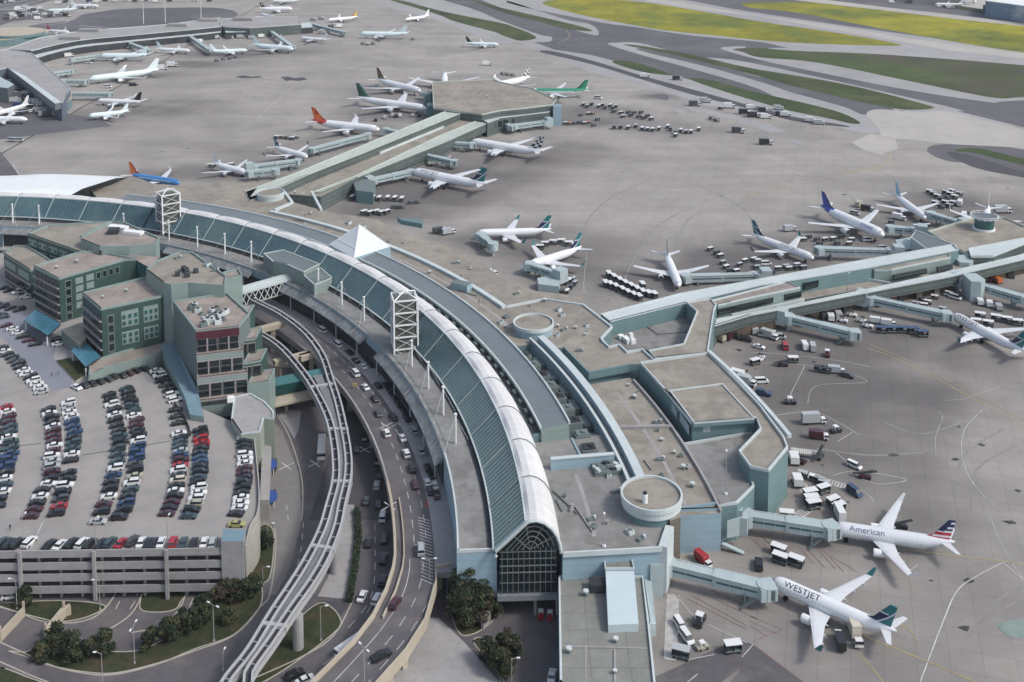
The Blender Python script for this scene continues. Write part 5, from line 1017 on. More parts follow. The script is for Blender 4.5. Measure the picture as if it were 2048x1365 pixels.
# ------------------------------------------------------------ trees, shrubs, hedge
M_leafs = [mat('leaf_dark', (0.014, 0.026, 0.014), .9, .25, 1.5), mat('leaf_mid', (0.034, 0.048, 0.023), .9, .25, 1.5), mat('leaf_olive', (0.058, 0.058, 0.028), .9, .25, 1.5), mat('leaf_rust', (0.055, 0.036, 0.030), .9, .25, 1.5)]
def tree(name, p, h, r, lab, cat, z=0.0, mix=(4, 3, 1, 0), seed=0, squash=1.0, group=None, nleaf=2300, leaf=0.34):
    rg = np.random.default_rng(seed+11); t = thing(name, lab, cat, (*p, z), group=group)
    mb = MB(); r *= .9; h *= .9; lean = rg.uniform(-.3, .3, 2); mb.tube([(0, 0, 0), (lean[0]*.4, lean[1]*.4, h*.35), (lean[0], lean[1], h*.75)], [r*.07+.05, r*.05+.04, .05], 6)
    for k in range(5):
        an = k*1.3+rg.uniform(0, .6); b0 = h*rg.uniform(.25, .5); mb.tube([(lean[0]*.4, lean[1]*.4, b0), (math.cos(an)*r*.6, math.sin(an)*r*.6, b0+h*.28)], [r*.035+.02, .03], 4)
    o = bpy.data.objects.new('trunk', mb.mesh('trunk', M_trunk)); COL.objects.link(o); o.parent = t
    cl = []
    nc = 10+int(r*3)
    for k in range(nc):
        an = rg.uniform(0, 6.28); rr = r*math.sqrt(rg.uniform(0, 1))*.82; zz = rg.uniform(.22, .98)
        wd_ = math.sin(math.pi*min(1, max(.08, zz*.86+.1)))**.6; cl.append((math.cos(an)*rr*wd_, math.sin(an)*rr*wd_*squash, zz*h, rg.uniform(.28, .5)*r, rg.choice(4, p=np.array(mix)/sum(mix))))
    lm = MB()
    for k in range(nleaf):
        c = cl[rg.integers(nc)]; v = rg.normal(size=3); v /= np.linalg.norm(v); q = np.array(c[:3])+v*c[3]*rg.uniform(.55, 1.08)*np.array((1, 1, .8)); q[2] = max(.25, q[2])
        a = rg.normal(size=3); a /= np.linalg.norm(a); b = np.cross(a, v+rg.normal(size=3)*.4); b /= np.linalg.norm(b)+1e-6; s = leaf*rg.uniform(.6, 1.3)
        lm.face([tuple(q-a*s), tuple(q+b*s*.7), tuple(q+a*s), tuple(q-b*s*.7)], int(c[4] if rg.random() < .75 else rg.integers(3)))
    o = bpy.data.objects.new('crown', lm.mesh('crown', M_leafs)); COL.objects.link(o); o.parent = t
    return t
TR = [('m 440 1130', 7.5, 3.6, 'large dark round tree, biggest of the group below the ramp roads'), ('m 560 1180', 6.5, 3.2, 'dark round tree touching the biggest tree below the ramp roads'), ('m 330 1180', 4.0, 3.0, 'low spreading shrub beside the biggest tree below the ramp roads'), ('m 800 1150', 7.0, 2.8, 'dark tree between the biggest tree and the double headed lamp'),
      ('m 700 1180', 5.0, 2.6, 'small dark tree squeezed between two bigger ones below the ramp roads'), ('m 1160 1100', 5.0, 2.6, 'dark tree at the near end of the slope planting by the lamp'), ('m 1300 1060', 7.0, 3.0, 'dark tree second from the near end of the slope planting'), ('m 1400 1010', 7.0, 3.0, 'dark tree third from the near end of the slope planting'),
      ('m 1560 900', 7.5, 3.2, 'tall dark tree by the slope lamp nearest the stair tower'), ('m 1500 960', 6.0, 2.8, 'dark tree just below the tall one by the slope lamp'), ('m 1740 740', 6.5, 3.2, 'rusty reddish tree in front of the garage stair tower'), ('m 1660 800', 6.0, 2.6, 'reddish brown tree beside the top of the slope lamp'),
      ('m 1850 720', 6.5, 3.4, 'dark green tree at the foot of the garage stair tower'), ('m 1950 690', 5.5, 3.0, 'dark green tree where the garage side wall meets the road'), ('m 1760 900', 3.6, 2.6, 'olive brown shrub on the grass slope beside the outer road'), ('m 120 640', 10, 2.4, 'tall thin tree standing alone before the garage front'), ('m 190 760', 5, 2.8, 'dark bush under the tall thin tree at the garage front')]
for i, (s, h, r, lab) in enumerate(TR):
    rust = i in (10, 11); tree('tree' if h > 4.5 else 'shrub', W(PX(s)[0], 0), h, r, lab, 'tree' if h > 4.5 else 'shrub', mix=(1, 1, 1, 5) if rust else (1, 1, 5, 2) if i == 14 else (4, 3, 3, 0), seed=i)
TR = [('r 335 1235', 13, 3.6, 'tall dark green tree at the corner of the blue end wall by the elevated road'), ('r 430 1275', 14, 4.4, 'tallest tree in front of the blue end wall beside the gable'), ('r 530 1265', 11, 3.8, 'mottled tree in the middle of the bed by the blue end wall'), ('r 620 1280', 9.5, 3.2, 'bush close to the white lamp beside the glazed gable'),
      ('r 420 1350', 9, 4.0, 'low green bush at the lower end of the bed by the gable'), ('r 290 1300', 8, 3.0, 'narrow bush at the road edge of the bed by the gable'), ('r 690 1290', 5.5, 2.4, 'small bush beside the pale stepped wall'), ('r 520 1350', 7.5, 3.4, 'olive bush in front of the mottled tree by the gable'), ('o 90 1230', 8, 3.4, 'pale green bush near the lamp by the dark underpass road'),
      ('o 40 1130', 6, 2.8, 'dark bush above the lamp by the underpass road'), ('n 1840 1220', 6.5, 3.2, 'dark bush below the pale stepped wall'), ('n 1950 1320', 8, 3.8, 'dark bush lowest beside the underpass road')]
for i, (s, h, r, lab) in enumerate(TR):
    tree('tree' if h > 8.5 else 'bush', W(PX(s)[0], 0), h, r, lab, 'tree' if h > 8.5 else 'bush', mix=(4, 3, 3, 1) if i < 8 else (3, 3, 4, 1), seed=40+i, nleaf=2400)
tree('bush', W(PX('n 100 330')[0], 0), 5, 3.0, 'dark bush on the narrow verge between garage and road', 'bush', seed=70)
tree('bush', W(PX('u 830 1230')[0], DK), 2.4, 2.6, 'low dark bush in the bed before the right glass canopy', 'bush', z=DK, seed=71, nleaf=500)
hg = smooth(G('n 820 20 832 200 820 350 800 500 775 640 760 720', 1.2), 5); hp = resample(hg, .35); rg = np.random.default_rng(5); mb = MB(); mb.wallband(hg, 0, 1.3, 1.5, 0)
for p in hp:
    for k in range(9):
        q = np.array((p[0]+rg.uniform(-.95, .95), p[1]+rg.uniform(-.2, .2), rg.uniform(.3, 1.7))); a = rg.normal(size=3)*.2; b = rg.normal(size=3)*.2; mb.face([tuple(q-a), tuple(q+b), tuple(q+a), tuple(q-b)], int(rg.integers(2)))
solo('hedge', mb, M_leafs[:2], 'long dark clipped hedge between the paved median and the arrivals road', 'hedge', (*hg[10], 0))
# ------------------------------------------------------------ vehicles
ORD = ['first', 'second', 'third', 'fourth', 'fifth', 'sixth', 'seventh', 'eighth', 'ninth', 'tenth', 'eleventh', 'twelfth', 'thirteenth', 'fourteenth', 'fifteenth', 'sixteenth', 'seventeenth', 'eighteenth', 'nineteenth', 'twentieth', 'twenty first', 'twenty second', 'twenty third', 'twenty fourth', 'twenty fifth', 'twenty sixth', 'twenty seventh', 'twenty eighth', 'twenty ninth', 'thirtieth'] 
PAINT = {'K': ('black', (0.012, 0.013, 0.016)), 'D': ('dark grey', (0.045, 0.05, 0.056)), 'S': ('silver', (0.34, 0.36, 0.37)), 'W': ('white', (0.60, 0.61, 0.61)), 'R': ('red', (0.30, 0.015, 0.025)),
         'M': ('maroon', (0.055, 0.014, 0.022)), 'B': ('blue', (0.018, 0.045, 0.11)), 'T': ('slate', (0.03, 0.055, 0.065)), 'Y': ('yellow', (0.30, 0.28, 0.10)), 'G': ('beige', (0.32, 0.32, 0.24)), 'O': ('orange', (0.45, 0.12, 0.03)), 'C': ('cream', (0.50, 0.46, 0.38))}
for k, (n_, c) in PAINT.items():
    m = mat('car_paint_'+n_.replace(' ', '_'), c, 0.35, 0, spec=0.5); m.node_tree.nodes['Principled BSDF'].inputs['Coat Weight'].default_value = 0.4; PAINT[k] = (n_, c, m)
def profile_solid(mb, prof, w, m=0, top=None):
    n = len(prof); i = len(mb.v)
    for sg in (-1, 1):
        for (x, z) in prof: mb.v.append((x, sg*w/2*(1 if top is None or z < top[0] else top[1]), z))
    for k in range(n): l = (k+1) % n; mb.f.append((i+k, i+l, i+n+l, i+n+k)); mb.m.append(m)
    mb.f.append(tuple(range(i+n-1, i-1, -1))); mb.m.append(m); mb.f.append(tuple(range(i+n, i+2*n))); mb.m.append(m)
SHAPE = {  # body outline, glass outline, roof (x0,x1,z), length scale, width
 'sedan': ([(-2.3, .35), (-2.32, .8), (-2.2, .95), (-1.5, 1.0), (1.0, .95), (2.1, .78), (2.3, .6), (2.28, .35), (1.9, .25), (-1.9, .25)], (-1.65, 1.15, -1.0, .35, .95, 1.42), 1.82, 1.45, .62),
 'suv': ([(-2.35, .4), (-2.38, 1.0), (-2.3, 1.12), (1.1, 1.1), (2.15, .98), (2.35, .75), (2.33, .4), (1.9, .3), (-1.9, .3)], (-2.25, 1.2, -2.0, .45, 1.1, 1.72), 1.9, 1.45, .68),
 'van': ([(-2.6, .45), (-2.62, 1.2), (-2.5, 1.3), (1.7, 1.25), (2.5, 1.0), (2.65, .7), (2.6, .45), (-2.3, .35)], (-2.5, 1.9, -2.45, 1.2, 1.25, 2.1), 1.98, 1.7, .7)}
VC = {}
def vehicle(kind, col):
    key = (kind, col)
    if key in VC: return VC[key]
    nm, _, pm = PAINT[col]; white = PAINT['W'][2]
    def ob(name, mb, m, par=None):
        o = bpy.data.objects.new(name, mb.mesh(name, m)); 
        if par: o.parent = par
        return o
    parts = []
    if kind in SHAPE:
        body, (gx0, gx1, rx0, rx1, gz0, gz1), w, wb, wr = SHAPE[kind]
        mb = MB(); profile_solid(mb, body, w); i = len(mb.v)
        r = [(rx0, -w*.39), (rx1, -w*.37), (rx1, w*.37), (rx0, w*.39)]; mb.prism([(x, y) for x, y in r], gz1-.06, gz1, 0)
        root = ob({'sedan': 'car', 'suv': 'sport_utility_car', 'van': 'van'}[kind], mb, pm)
        mb = MB(); i = 0; b = [(gx0, -w*.47), (gx1, -w*.45), (gx1, w*.45), (gx0, w*.47)]
        mb.v = [(x, y, gz0-.05) for x, y in b]+[(x, y, gz1-.03) for x, y in r]
        for f in ((0, 1, 5, 4), (1, 2, 6, 5), (2, 3, 7, 6), (3, 0, 4, 7)): mb.f.append(f); mb.m.append(0)
        parts.append(ob('window_glass', mb, M_cglass, root))
        wheels = [(sx*wb, sy*(w/2-.1)) for sx in (-1, 1) for sy in (-1, 1)]; rw = .34
    elif kind == 'bus':
        mb = MB(); mb.box((0, 0, 1.75), (11.5, 2.55, 2.7), 0); mb.box((-1, 0, 3.2), (7.5, 1.9, .25), 0); root = ob('bus', mb, pm)
        mb = MB(); mb.box((0, 0, 2.1), (11.56, 2.6, .9), 0); parts.append(ob('window_glass', mb, M_cglass, root)); wheels = [(sx*3.7, sy*1.2) for sx in (-1, 1) for sy in (-1, 1)]; rw = .5
    elif kind == 'cart':
        mb = MB(); mb.box((0, 0, .55), (3.0, 1.5, .14), 0); root = ob('baggage_cart', mb, M_hgrey)
        mb = MB(); mb.box((0, 0, 1.85), (3.1, 1.65, .12), 0); parts.append(ob('canopy', mb, pm, root))
        mb = MB(); 
        for x in (-1.4, 0, 1.4): mb.box((x, 0, 1.2), (.1, 1.4, 1.25), 0)
        mb.box((-.7, 0, .95), (1.1, 1.1, .6), 0); mb.box((0, 0, .66), (2.9, .2, .12), 0); parts.append(ob('side_frame', mb, M_dark, root)); wheels = [(-1.1, -.6), (-1.1, .6), (1.1, -.6), (1.1, .6)]; rw = .22
    elif kind == 'tug':
        mb = MB(); profile_solid(mb, [(-1.6, .3), (-1.6, .9), (-.6, .95), (-.5, .7), (.3, .7), (.5, 1.0), (1.6, .9), (1.65, .3)], 1.5); root = ob('baggage_tug', mb, pm)
        mb = MB(); mb.box((-.05, 0, 1.85), (1.3, 1.35, .1), 0); 
        for x in (-.6, .5):
            for y in (-.6, .6): mb.box((x, y, 1.35), (.08, .08, .95), 0)
        parts.append(ob('cab_roof', mb, white if col != 'W' else M_dark, root)); wheels = [(-1, -.65), (-1, .65), (1, -.65), (1, .65)]; rw = .35
    elif kind in ('truck', 'bigtruck'):
        k = 1.35 if kind == 'bigtruck' else 1; mb = MB(); mb.box((-1.1*k, 0, 2.0*k), (5.0*k, 2.4, 2.5*k), 0); mb.box((-.2, 0, .7), (7*k, 1.2, .3), 0); root = ob('box_truck', mb, pm)
        mb = MB(); mb.box((2.55*k, 0, 1.35), (1.7, 2.2, 1.7), 0, 0, .88); parts.append(ob('cab', mb, white, root))
        g_ = MB(); g_.box((2.72*k, 0, 1.75), (1.55, 2.12, .6), 0); gg = ob('window_glass', g_, M_cglass, parts[-1]); parts.append(gg); wheels = [(-2.4*k, -1), (-2.4*k, 1), (2.5*k, -1), (2.5*k, 1)]; rw = .5
    elif kind == 'loader':
        mb = MB(); mb.box((0, 0, .7), (3.4, 1.5, .7), 0); root = ob('belt_loader', mb, pm)
        mb = MB(); mb.bar((-3.2, .3, .8), (3.2, .3, 2.4), .8, .25); parts.append(ob('conveyor', mb, M_dark, root)); wheels = [(-1.2, -.7), (-1.2, .7), (1.2, -.7), (1.2, .7)]; rw = .35
    elif kind == 'container':
        mb = MB(); mb.prism([(-1, -1.5), (1, -1.5), (1, 1.5), (-1, 1.5)], .5, 2.1, 0); mb.box((0, 0, .35), (2.4, 3.2, .15), 0, 1); root = ob('cargo_container', mb, [pm, M_dark]); 
        mb = MB(); mb.box((1.02, 0, 1.3), (.06, 2.2, 1.2), 0); parts.append(ob('door', mb, M_hgrey, root)); wheels = []; rw = .2
    elif kind == 'motorbike': wheels = []; 
    for (x, y) in wheels:
        mb = MB(); n = 10; i = 0
        for sy in (-.11, .11):
            for q in range(n): t = 2*math.pi*q/n; mb.v.append((x+rw*math.cos(t), y+sy, rw+rw*math.sin(t)))
        for q in range(n): l = (q+1) % n; mb.f.append((q, l, n+l, n+q)); mb.m.append(0)
        mb.f.append(tuple(range(n-1, -1, -1))); mb.m.append(0); mb.f.append(tuple(range(n, 2*n))); mb.m.append(0)
        parts.append(ob('wheel', mb, M_tyre, root))
    VC[key] = root; return root
CAT = {'sedan': 'car', 'suv': 'car', 'van': 'van', 'bus': 'bus', 'cart': 'baggage cart', 'tug': 'baggage tug', 'truck': 'truck', 'bigtruck': 'truck', 'loader': 'belt loader', 'container': 'container'}
KN = {'sedan': 'car', 'suv': 'crossover', 'van': 'van', 'bus': 'bus', 'cart': 'baggage cart', 'tug': 'baggage tug', 'truck': 'box truck', 'bigtruck': 'large box truck', 'loader': 'belt loader', 'container': 'cargo container'}
def put(kind, col, p, z, rz, label, group, flip=False, s=1.0):
    c = copy_tree(vehicle(kind, col)); c.location = (*p[:2], z); c.rotation_euler = (0, 0, rz); c['label'] = label; c['category'] = CAT[kind]; 
    if group: c['group'] = group
    if s != 1.0: c.scale = (s, s, s)
    return c
rv = random.Random(21)
def car_row(s, codes, desc, end='far end', perp=True, z=DK, group='cars parked on the garage roof', ang=0):
    pts = smooth([W(p, z+.7) for p in PX(s)], 8); q = resample(pts, n=len(codes)); used = 0
    if perp and len(codes) > 6:
        bm_ = MB(); q_ = resample(pts, n=2*len(codes)-1)
        for k in range(1, len(q_), 2):
            a, b = np.array(q_[k-1]), np.array(q_[min(k+1, len(q_)-1)]); d = (b-a)/np.linalg.norm(b-a); n_ = np.array((-d[1], d[0])); c = np.array(q_[k]); bm_.strip([tuple(c-n_*2.6-d*.07), tuple(c+n_*2.6-d*.07)], [tuple(c-n_*2.6+d*.07), tuple(c+n_*2.6+d*.07)], z+.03)
        struct('bay_marking', bm_, M_line)
    for k, c in enumerate(codes):
        if c == ' ': continue
        a, b = np.array(q[max(k-1, 0)]), np.array(q[min(k+1, len(q)-1)]); t = math.atan2(*(b-a)[::-1]) + (math.pi/2 if perp else 0)+rad(ang)
        kd = rv.choice(('sedan', 'sedan', 'suv')); 
        if rv.random() < .5: t += math.pi
        o = np.array((math.cos(t), math.sin(t)))*rv.uniform(-.35, .35)
        put(kd, c, (q[k][0]+o[0], q[k][1]+o[1]), z+.02, t+rv.uniform(-.03, .03), f'{PAINT[c][0]} {KN[kd]}, {ORD[used]} {"down" if end == "far end" else "along"} the {desc}', group); used += 1
car_row('j -25 0 . 459 858' if False else '. 489 866 490 900 490 935 487 965 484 995 480 1015 472 1027', 'KWKKKWWWMMKKKKWWWK', 'column along the right garage parapet')
car_row('i 1400 765 1410 850 1410 950 1395 1050 1380 1150 1370 1230 1345 1310 1300 1390', 'WKTTSBMRWKCKWKMKM', 'left column of the right double row of parked cars')
car_row('i 1565 740 1570 850 1565 950 1560 1060 1550 1160 1545 1230 1520 1310 1475 1410', 'KKRRKKBBKKTKWWWGKT', 'right column of the right double row of parked cars')
car_row('i 845 465 880 560 905 660 920 740 935 830 915 920 905 1030 885 1110 855 1220 815 1310 790 1380', 'KKWKWKKKTKTTTWBKKWMK', 'left column of the middle double row of parked cars')
car_row('i 985 415 1020 510 1040 600 1070 680 1080 780 1070 880 1065 990 1055 1060 1030 1150 1000 1250 975 1340 940 1420', 'TKKKTTWMMKKWBBBDKGWTKBKK', 'right column of the middle double row of parked cars')
car_row('i 385 575 400 650 415 760 420 850 405 950 400 1060 395 1130 330 1215 290 1320 230 1410', 'KWKKWMMMWMWSSMKWKWKMM', 'left column of the left double row of parked cars')
car_row('i 540 525 555 620 575 720 585 800 570 900 550 1010 530 1140 490 1230 470 1300 440 1390', 'WSWWBBBKTTWK KKWKDRK', 'right column of the left double row of parked cars')
car_row('i 45 560 70 670 75 780 90 880 70 980 45 1080 30 1180 0 1260 -20 1330', 'RWMMTTWTTBBBKWTWKK', 'fourth full column from the stair tower')
car_row('i -60 560 -40 670 -35 780 -25 880 -45 980 -65 1080 -85 1180 -110 1260', 'KWSTKKWTBKBTKW', 'outermost column, partly cut off')
car_row('i 15 100 80 160 150 230 210 300 270 360 330 440', 'KWKKDKKWWKWWWS', 'slanting row beside the bluish driveway', ang=-12)
car_row('i 1225 275 1280 370 1320 440 1365 505', 'WWKDKWW', 'upper bunch against the curved blue ramp roof', ang=0)
car_row('i 1375 580 1385 640 1390 685', 'KKK', 'dark trio below the curved blue ramp roof')
car_row('i 595 405 650 390 720 375 780 360 840 340 900 320 950 310 1010 295 1070 275 1120 260', 'WKKKDKKMKK', 'row along the green office wall', 'left end', ang=18)
car_row('u -30 570 40 590 90 600 140 610 200 625', 'KKKK', 'upper row by the farthest office block', 'left end', z=DK, ang=-20)
car_row('u -40 680 0 680 40 700', 'KKD', 'short row by the farthest office block', 'left end', z=DK, ang=-20)
car_row('u 60 790 120 820 180 865 240 905 310 945 370 985', 'MWWKMK', 'slanting row under a blue glass canopy', 'left end', z=DK, ang=-25)
car_row('u 30 400 90 420 150 440 250 440 265 490', 'KKWKW', 'bunch beside the farthest block columns', 'left end', z=DK, ang=-20)
car_row('u 600 935 605 985', 'KW', 'pair between the two blue glass canopies', 'far end', z=DK)
fx = [(20, 290, 'T'), (75, 300, 'K'), (130, 295, 'K'), (225, 285, 'W'), (380, 300, 'K'), (460, 305, 'W'), (550, 295, 'K'), (630, 295, 'W'), (690, 300, 'K'), (780, 300, 'K'), (845, 290, 'T'), (930, 290, 'R'), (1020, 275, 'D'), (1085, 285, 'W'), (1135, 290, 'K'), (1180, 290, 'K'), (1240, 285, 'W'), (1330, 285, 'R'), (1410, 285, 'T'), (1490, 290, 'K'), (1570, 285, 'W'), (1635, 290, 'S')]
for i, (x, y, c) in enumerate(fx):
    p = W(PX(f'm {x} {y}')[0], DK+.7); kd = rv.choice(('sedan', 'suv')); put(kd, c, p, DK+.02, rad(78 if i < 13 else 96), f'{PAINT[c][0]} {KN[kd]}, {ORD[i]} from the left along the front garage parapet', 'cars parked on the garage roof')
put('sedan', 'S', W(PX('m 755 130')[0], DK+.5), DK+.02, 0.02, 'silver car parked alone and crosswise below the middle double row', 'cars parked on the garage roof')
put('sedan', 'Y', W(PX('m 1820 150')[0], DK+.5), DK+.02, 0.0, 'yellow green car parked behind the garage stair tower', 'cars parked on the garage roof')
def roadset(items, z, rfun, road, grp):
    for i, (s, kd, c, lab) in enumerate(items):
        p = W(PX(s)[0], z+.7); put(kd, c, p, z+.05, rfun(p), f'{PAINT[c][0]} {KN[kd]} {lab}', grp)
tang = lambda p: math.atan2(p[1]-CY0, p[0]-CX0)+math.pi/2
E_ = [('f 280 1050', 'sedan', 'K', 'farthest visible on the elevated road just below the footbridge'), ('f 360 1110', 'suv', 'K', 'second below the footbridge on the elevated road'), ('f 430 1160', 'suv', 'K', 'third below the footbridge on the elevated road'), ('f 560 1290', 'van', 'W', 'upper of two white vans on the elevated road'),
 ('f 540 1200', 'sedan', 'K', 'in the canopy shade above the upper white van'), ('f 620 1250', 'sedan', 'K', 'in the canopy shade right of the upper white van'), ('f 680 1330', 'suv', 'K', 'in deep shade under the middle kerb canopy'),
 ('j 680 75', 'van', 'W', 'second of the white vans on the elevated road left of the lift tower'), ('j 775 135', 'sedan', 'K', 'right behind the white van left of the lift tower'), ('j 825 200', 'sedan', 'K', 'above the pair of white vehicles left of the lift tower'), ('j 880 245', 'sedan', 'W', 'beside the lower white van below the lift tower'), ('j 820 300', 'van', 'W', 'lowest of the white vans, left of the lift tower foot'),
 ('j 905 180', 'sedan', 'K', 'at the kerb close to the lift tower foot'), ('j 945 230', 'sedan', 'K', 'at the kerb just below the lift tower foot'), ('j 900 405', 'sedan', 'W', 'alone below the lowest white van on the elevated road'), ('j 1000 395', 'suv', 'K', 'left one of two side by side near the canopy start'), ('j 1065 390', 'sedan', 'K', 'right one of two side by side near the canopy start'), ('j 1095 440', 'sedan', 'K', 'third in the kerb queue beside the near canopy'),
 ('j 975 495', 'sedan', 'K', 'alone in the left lane below the lone white car'), ('j 1130 490', 'sedan', 'K', 'fourth in the kerb queue beside the near canopy'), ('j 1160 540', 'suv', 'K', 'fifth in the kerb queue beside the near canopy'), ('j 1200 590', 'sedan', 'K', 'sixth in the kerb queue beside the near canopy'), ('j 1000 610', 'sedan', 'D', 'in the left lane above the white crossed road mark'), ('j 1120 640', 'suv', 'K', 'in the middle lane above the right crossed road mark'),
 ('j 1225 650', 'suv', 'K', 'seventh in the kerb queue beside the near canopy'), ('j 1065 765', 'suv', 'W', 'standing on the left crossed road mark'), ('j 1190 800', 'sedan', 'W', 'in the middle lane right of the car on the crossed mark'), ('j 1275 745', 'suv', 'S', 'at the kerb beside the canopy end'), ('j 1220 925', 'suv', 'W', 'in the middle lane near the canopy end'), ('j 1335 905', 'sedan', 'S', 'at the kerb next to the canopy end'),
 ('j 1265 1040', 'suv', 'K', 'in the middle lane below the canopy end'), ('j 1385 1035', 'sedan', 'K', 'upper one of two just past the canopy end'), ('j 1410 1085', 'sedan', 'K', 'lower one of two just past the canopy end'), ('j 1290 1165', 'sedan', 'M', 'in the left lane near the red road patch'), ('j 1385 1150', 'sedan', 'W', 'left one of the white pair above the red patch'), ('j 1440 1170', 'sedan', 'W', 'right one of the white pair above the red patch'),
 ('j 1405 1215', 'suv', 'K', 'between the white pair and the red road patch'), ('j 1455 1245', 'sedan', 'M', 'at the kerb touching the red road patch'), ('n 1315 345', 'van', 'S', 'alone on the elevated road beside the hatched area')]
roadset(E_, 7.0, tang, '', 'vehicles on the elevated road')
put('suv', 'M', W(PX('n 1115 755')[0], 7.7), 7.05, rad(72), 'dark maroon pickup like car by the beige parapet on the lower elevated road', 'vehicles on the elevated road')
put('sedan', 'K', W(PX('n 1010 1155')[0], 7.7), 7.05, rad(38), 'black car in the middle of the elevated road near the bottom edge', 'vehicles on the elevated road', s=1.1)
L_ = [('j 965 755', 'sedan', 'T', 'half hidden by the elevated road edge', 95), ('j 890 805', 'suv', 'K', 'beside the crossed road mark on the arrivals road', 98), ('j 835 890', 'sedan', 'K', 'left of the crossed road mark on the arrivals road', 98), ('j 995 990', 'suv', 'K', 'below the crossed road mark next to the elevated road', 93), ('j 1015 1090', 'sedan', 'D', 'behind the black and white car on the arrivals road', 92), ('j 990 1175', 'suv', 'S', 'with dark bonnet in the middle of the arrivals road', 92),
 ('j 910 1290', 'sedan', 'D', 'in the left lane near the top of the hedge', 90), ('j 1005 1315', 'sedan', 'K', 'just above the white van on the arrivals road', 90), ('n 1022 90', 'van', 'W', 'on the arrivals road close to the elevated road wall', 90), ('n 915 285', 'sedan', 'K', 'in the left lane beside the middle of the hedge', 89), ('n 1032 260', 'suv', 'K', 'right lane just below the white van', 89), ('n 1025 415', 'suv', 'K', 'right lane third below the white van', 88),
 ('n 1022 580', 'suv', 'K', 'lowest black one in the right lane', 86), ('n 865 700', 'sedan', 'W', 'at the bottom end of the hedge', 80), ('n 975 725', 'suv', 'W', 'squeezed beside the beige parapet, right of the white car', 78), ('n 345 1305', 'suv', 'K', 'at the bottom edge beside the green triangle', 35), ('n 425 1345', 'sedan', 'W', 'cut by the bottom edge of the photo', 35)]
for s, kd, c, lab, a in L_: put(kd, c, W(PX(s)[0], .7), .06, rad(a), f'{PAINT[c][0]} {KN[kd]} {lab}', 'vehicles on the arrivals road')
put('bus', 'W', W(PX('n 775 1070')[0], 1.5), .06, rad(48), 'white shuttle bus beside the beige parapet near the bottom', 'buses', s=.78)
put('bus', 'W', W(PX('j 560 880')[0], 1.5), .06, rad(98), 'white bus standing left of the guideway on the dark lane', 'buses', s=1.0)
put('sedan', 'W', W(PX('m 80 690')[0], 1), .06, .3, 'white car half hidden by the thin tree near the garage front', 'vehicles on the arrivals road')
for i, (s, c) in enumerate((('r 1210 1240', 'R'), ('r 1310 1250', 'R'))): put('tug', c, W(PX(s)[0], 1), .03, 1.5, ('left' if i == 0 else 'right')+' red baggage tug in the dark underpass below the glazed gable', 'red tugs in the underpass')
put('sedan', 'W', W(PX('o 400 1310')[0], .7), .05, 1.4, 'pale car in the underpass road at the bottom edge', None)
# road behind the green blocks
car_row('e 40 505 100 590 150 590 120 560', 'WKSK', 'bunch behind the office blocks', z=7.0, group='cars behind the office blocks')
# --- ground equipment
def cluster(kind, s, cols, desc, ang=0.0, group=None, jit=.12, z=AP, s_=1.0):
    P_ = [(p, W(p, z+.8)) for p in PX(s)]; n = len(P_); order = sorted(range(n), key=lambda i: P_[i][0][0]); gname = group or (KN[kind]+'s in '+desc)
    rank = {i: r for r, i in enumerate(order)}
    for i, (p, w) in enumerate(P_):
        c = cols[i % len(cols)]; kn2 = {'cart': 'cart', 'tug': 'tug', 'container': 'container'}.get(kind, KN[kind]); lab = f'{PAINT[c][0]} {kn2}, ' + (f'{ORD[rank[i]]} from left, ' if n > 1 else '')+desc
        put(kind, c, w, z+.07, rad(ang)+rv.uniform(-jit, jit), lab, gname if n > 1 else None, s=s_)
cluster('cart', 'f 800 262 850 266 905 266 960 268 1010 270 1075 268 1130 270 1185 276', 'W', 'the long row below the upper pier', 80, s_=1.35)
cluster('cart', 'f 890 378 940 383 985 375 1030 382 1065 375 840 215', 'W', 'the short row under the long cart row', 50, s_=1.3)
cluster('cart', 'f 1120 330 1150 330 1180 332 1250 296 1300 292', 'D', 'the low dark group right of the white cart rows', 10)
cluster('cart', 'g 850 862 890 886 935 910 980 935 1025 957 1070 980 1115 1003 1160 1015 1205 1022 1112 945', 'W', 'the back rank of the big cart block', 105, s_=1.3)
cluster('cart', 'g 825 935 862 945 905 962 955 985 1000 1008 1045 1027 1085 1040', 'W', 'the front rank of the big cart block', 105, s_=1.3)
cluster('cart', 'g 310 650 350 625 415 612 480 605 535 622', 'W', 'the curved row behind the jet with a teal fin', 5, s_=1.3)
cluster('cart', 'g 520 920 555 955 585 925 525 992 480 992 575 895 545 905', 'WDS', 'the small bunch beside the short gangway', 70)
cluster('cart', 'g 1640 660 1690 690 1720 712 1740 765 1765 800 1795 830 1845 832 1870 782 1910 752 2005 785 1980 740', 'WKWS', 'the scattered chain left of the teal finned jet', 30)
cluster('truck', 'h 300 485', 'S', 'standing alone behind the third teal finned jet', 10)
cluster('truck', 'h 815 300', 'G', 'behind the tall blue fin, upper left one', 60); cluster('truck', 'h 880 335', 'K', 'dark, next to the blue finned jet wing', -30); cluster('van', 'h 785 362', 'S', 'parked under the blue fin side', -40)
cluster('truck', 'h 1115 400', 'W', 'between the blue finned jet and the light blue finned jet', -45)
cluster('cart', 'h 1340 205 1370 222 1400 240 1430 262 1460 287 1490 312 1385 290 1430 318 1505 202 1565 222 1530 245 1470 250 1495 225 1460 210 1520 290', 'WSWK', 'the dense bunch right of the light blue fin', -35, s_=1.2)
cluster('truck', 'h 1570 292 1600 385', 'W', 'the pair right of the dense cart bunch', 60); cluster('loader', 'h 1585 415', 'S', 'between the cart bunch and the lookout drum', -35)
cluster('truck', 'h 1890 350', 'S', 'large and grey beside the jet behind the lookout drum', 0, s_=1.3)
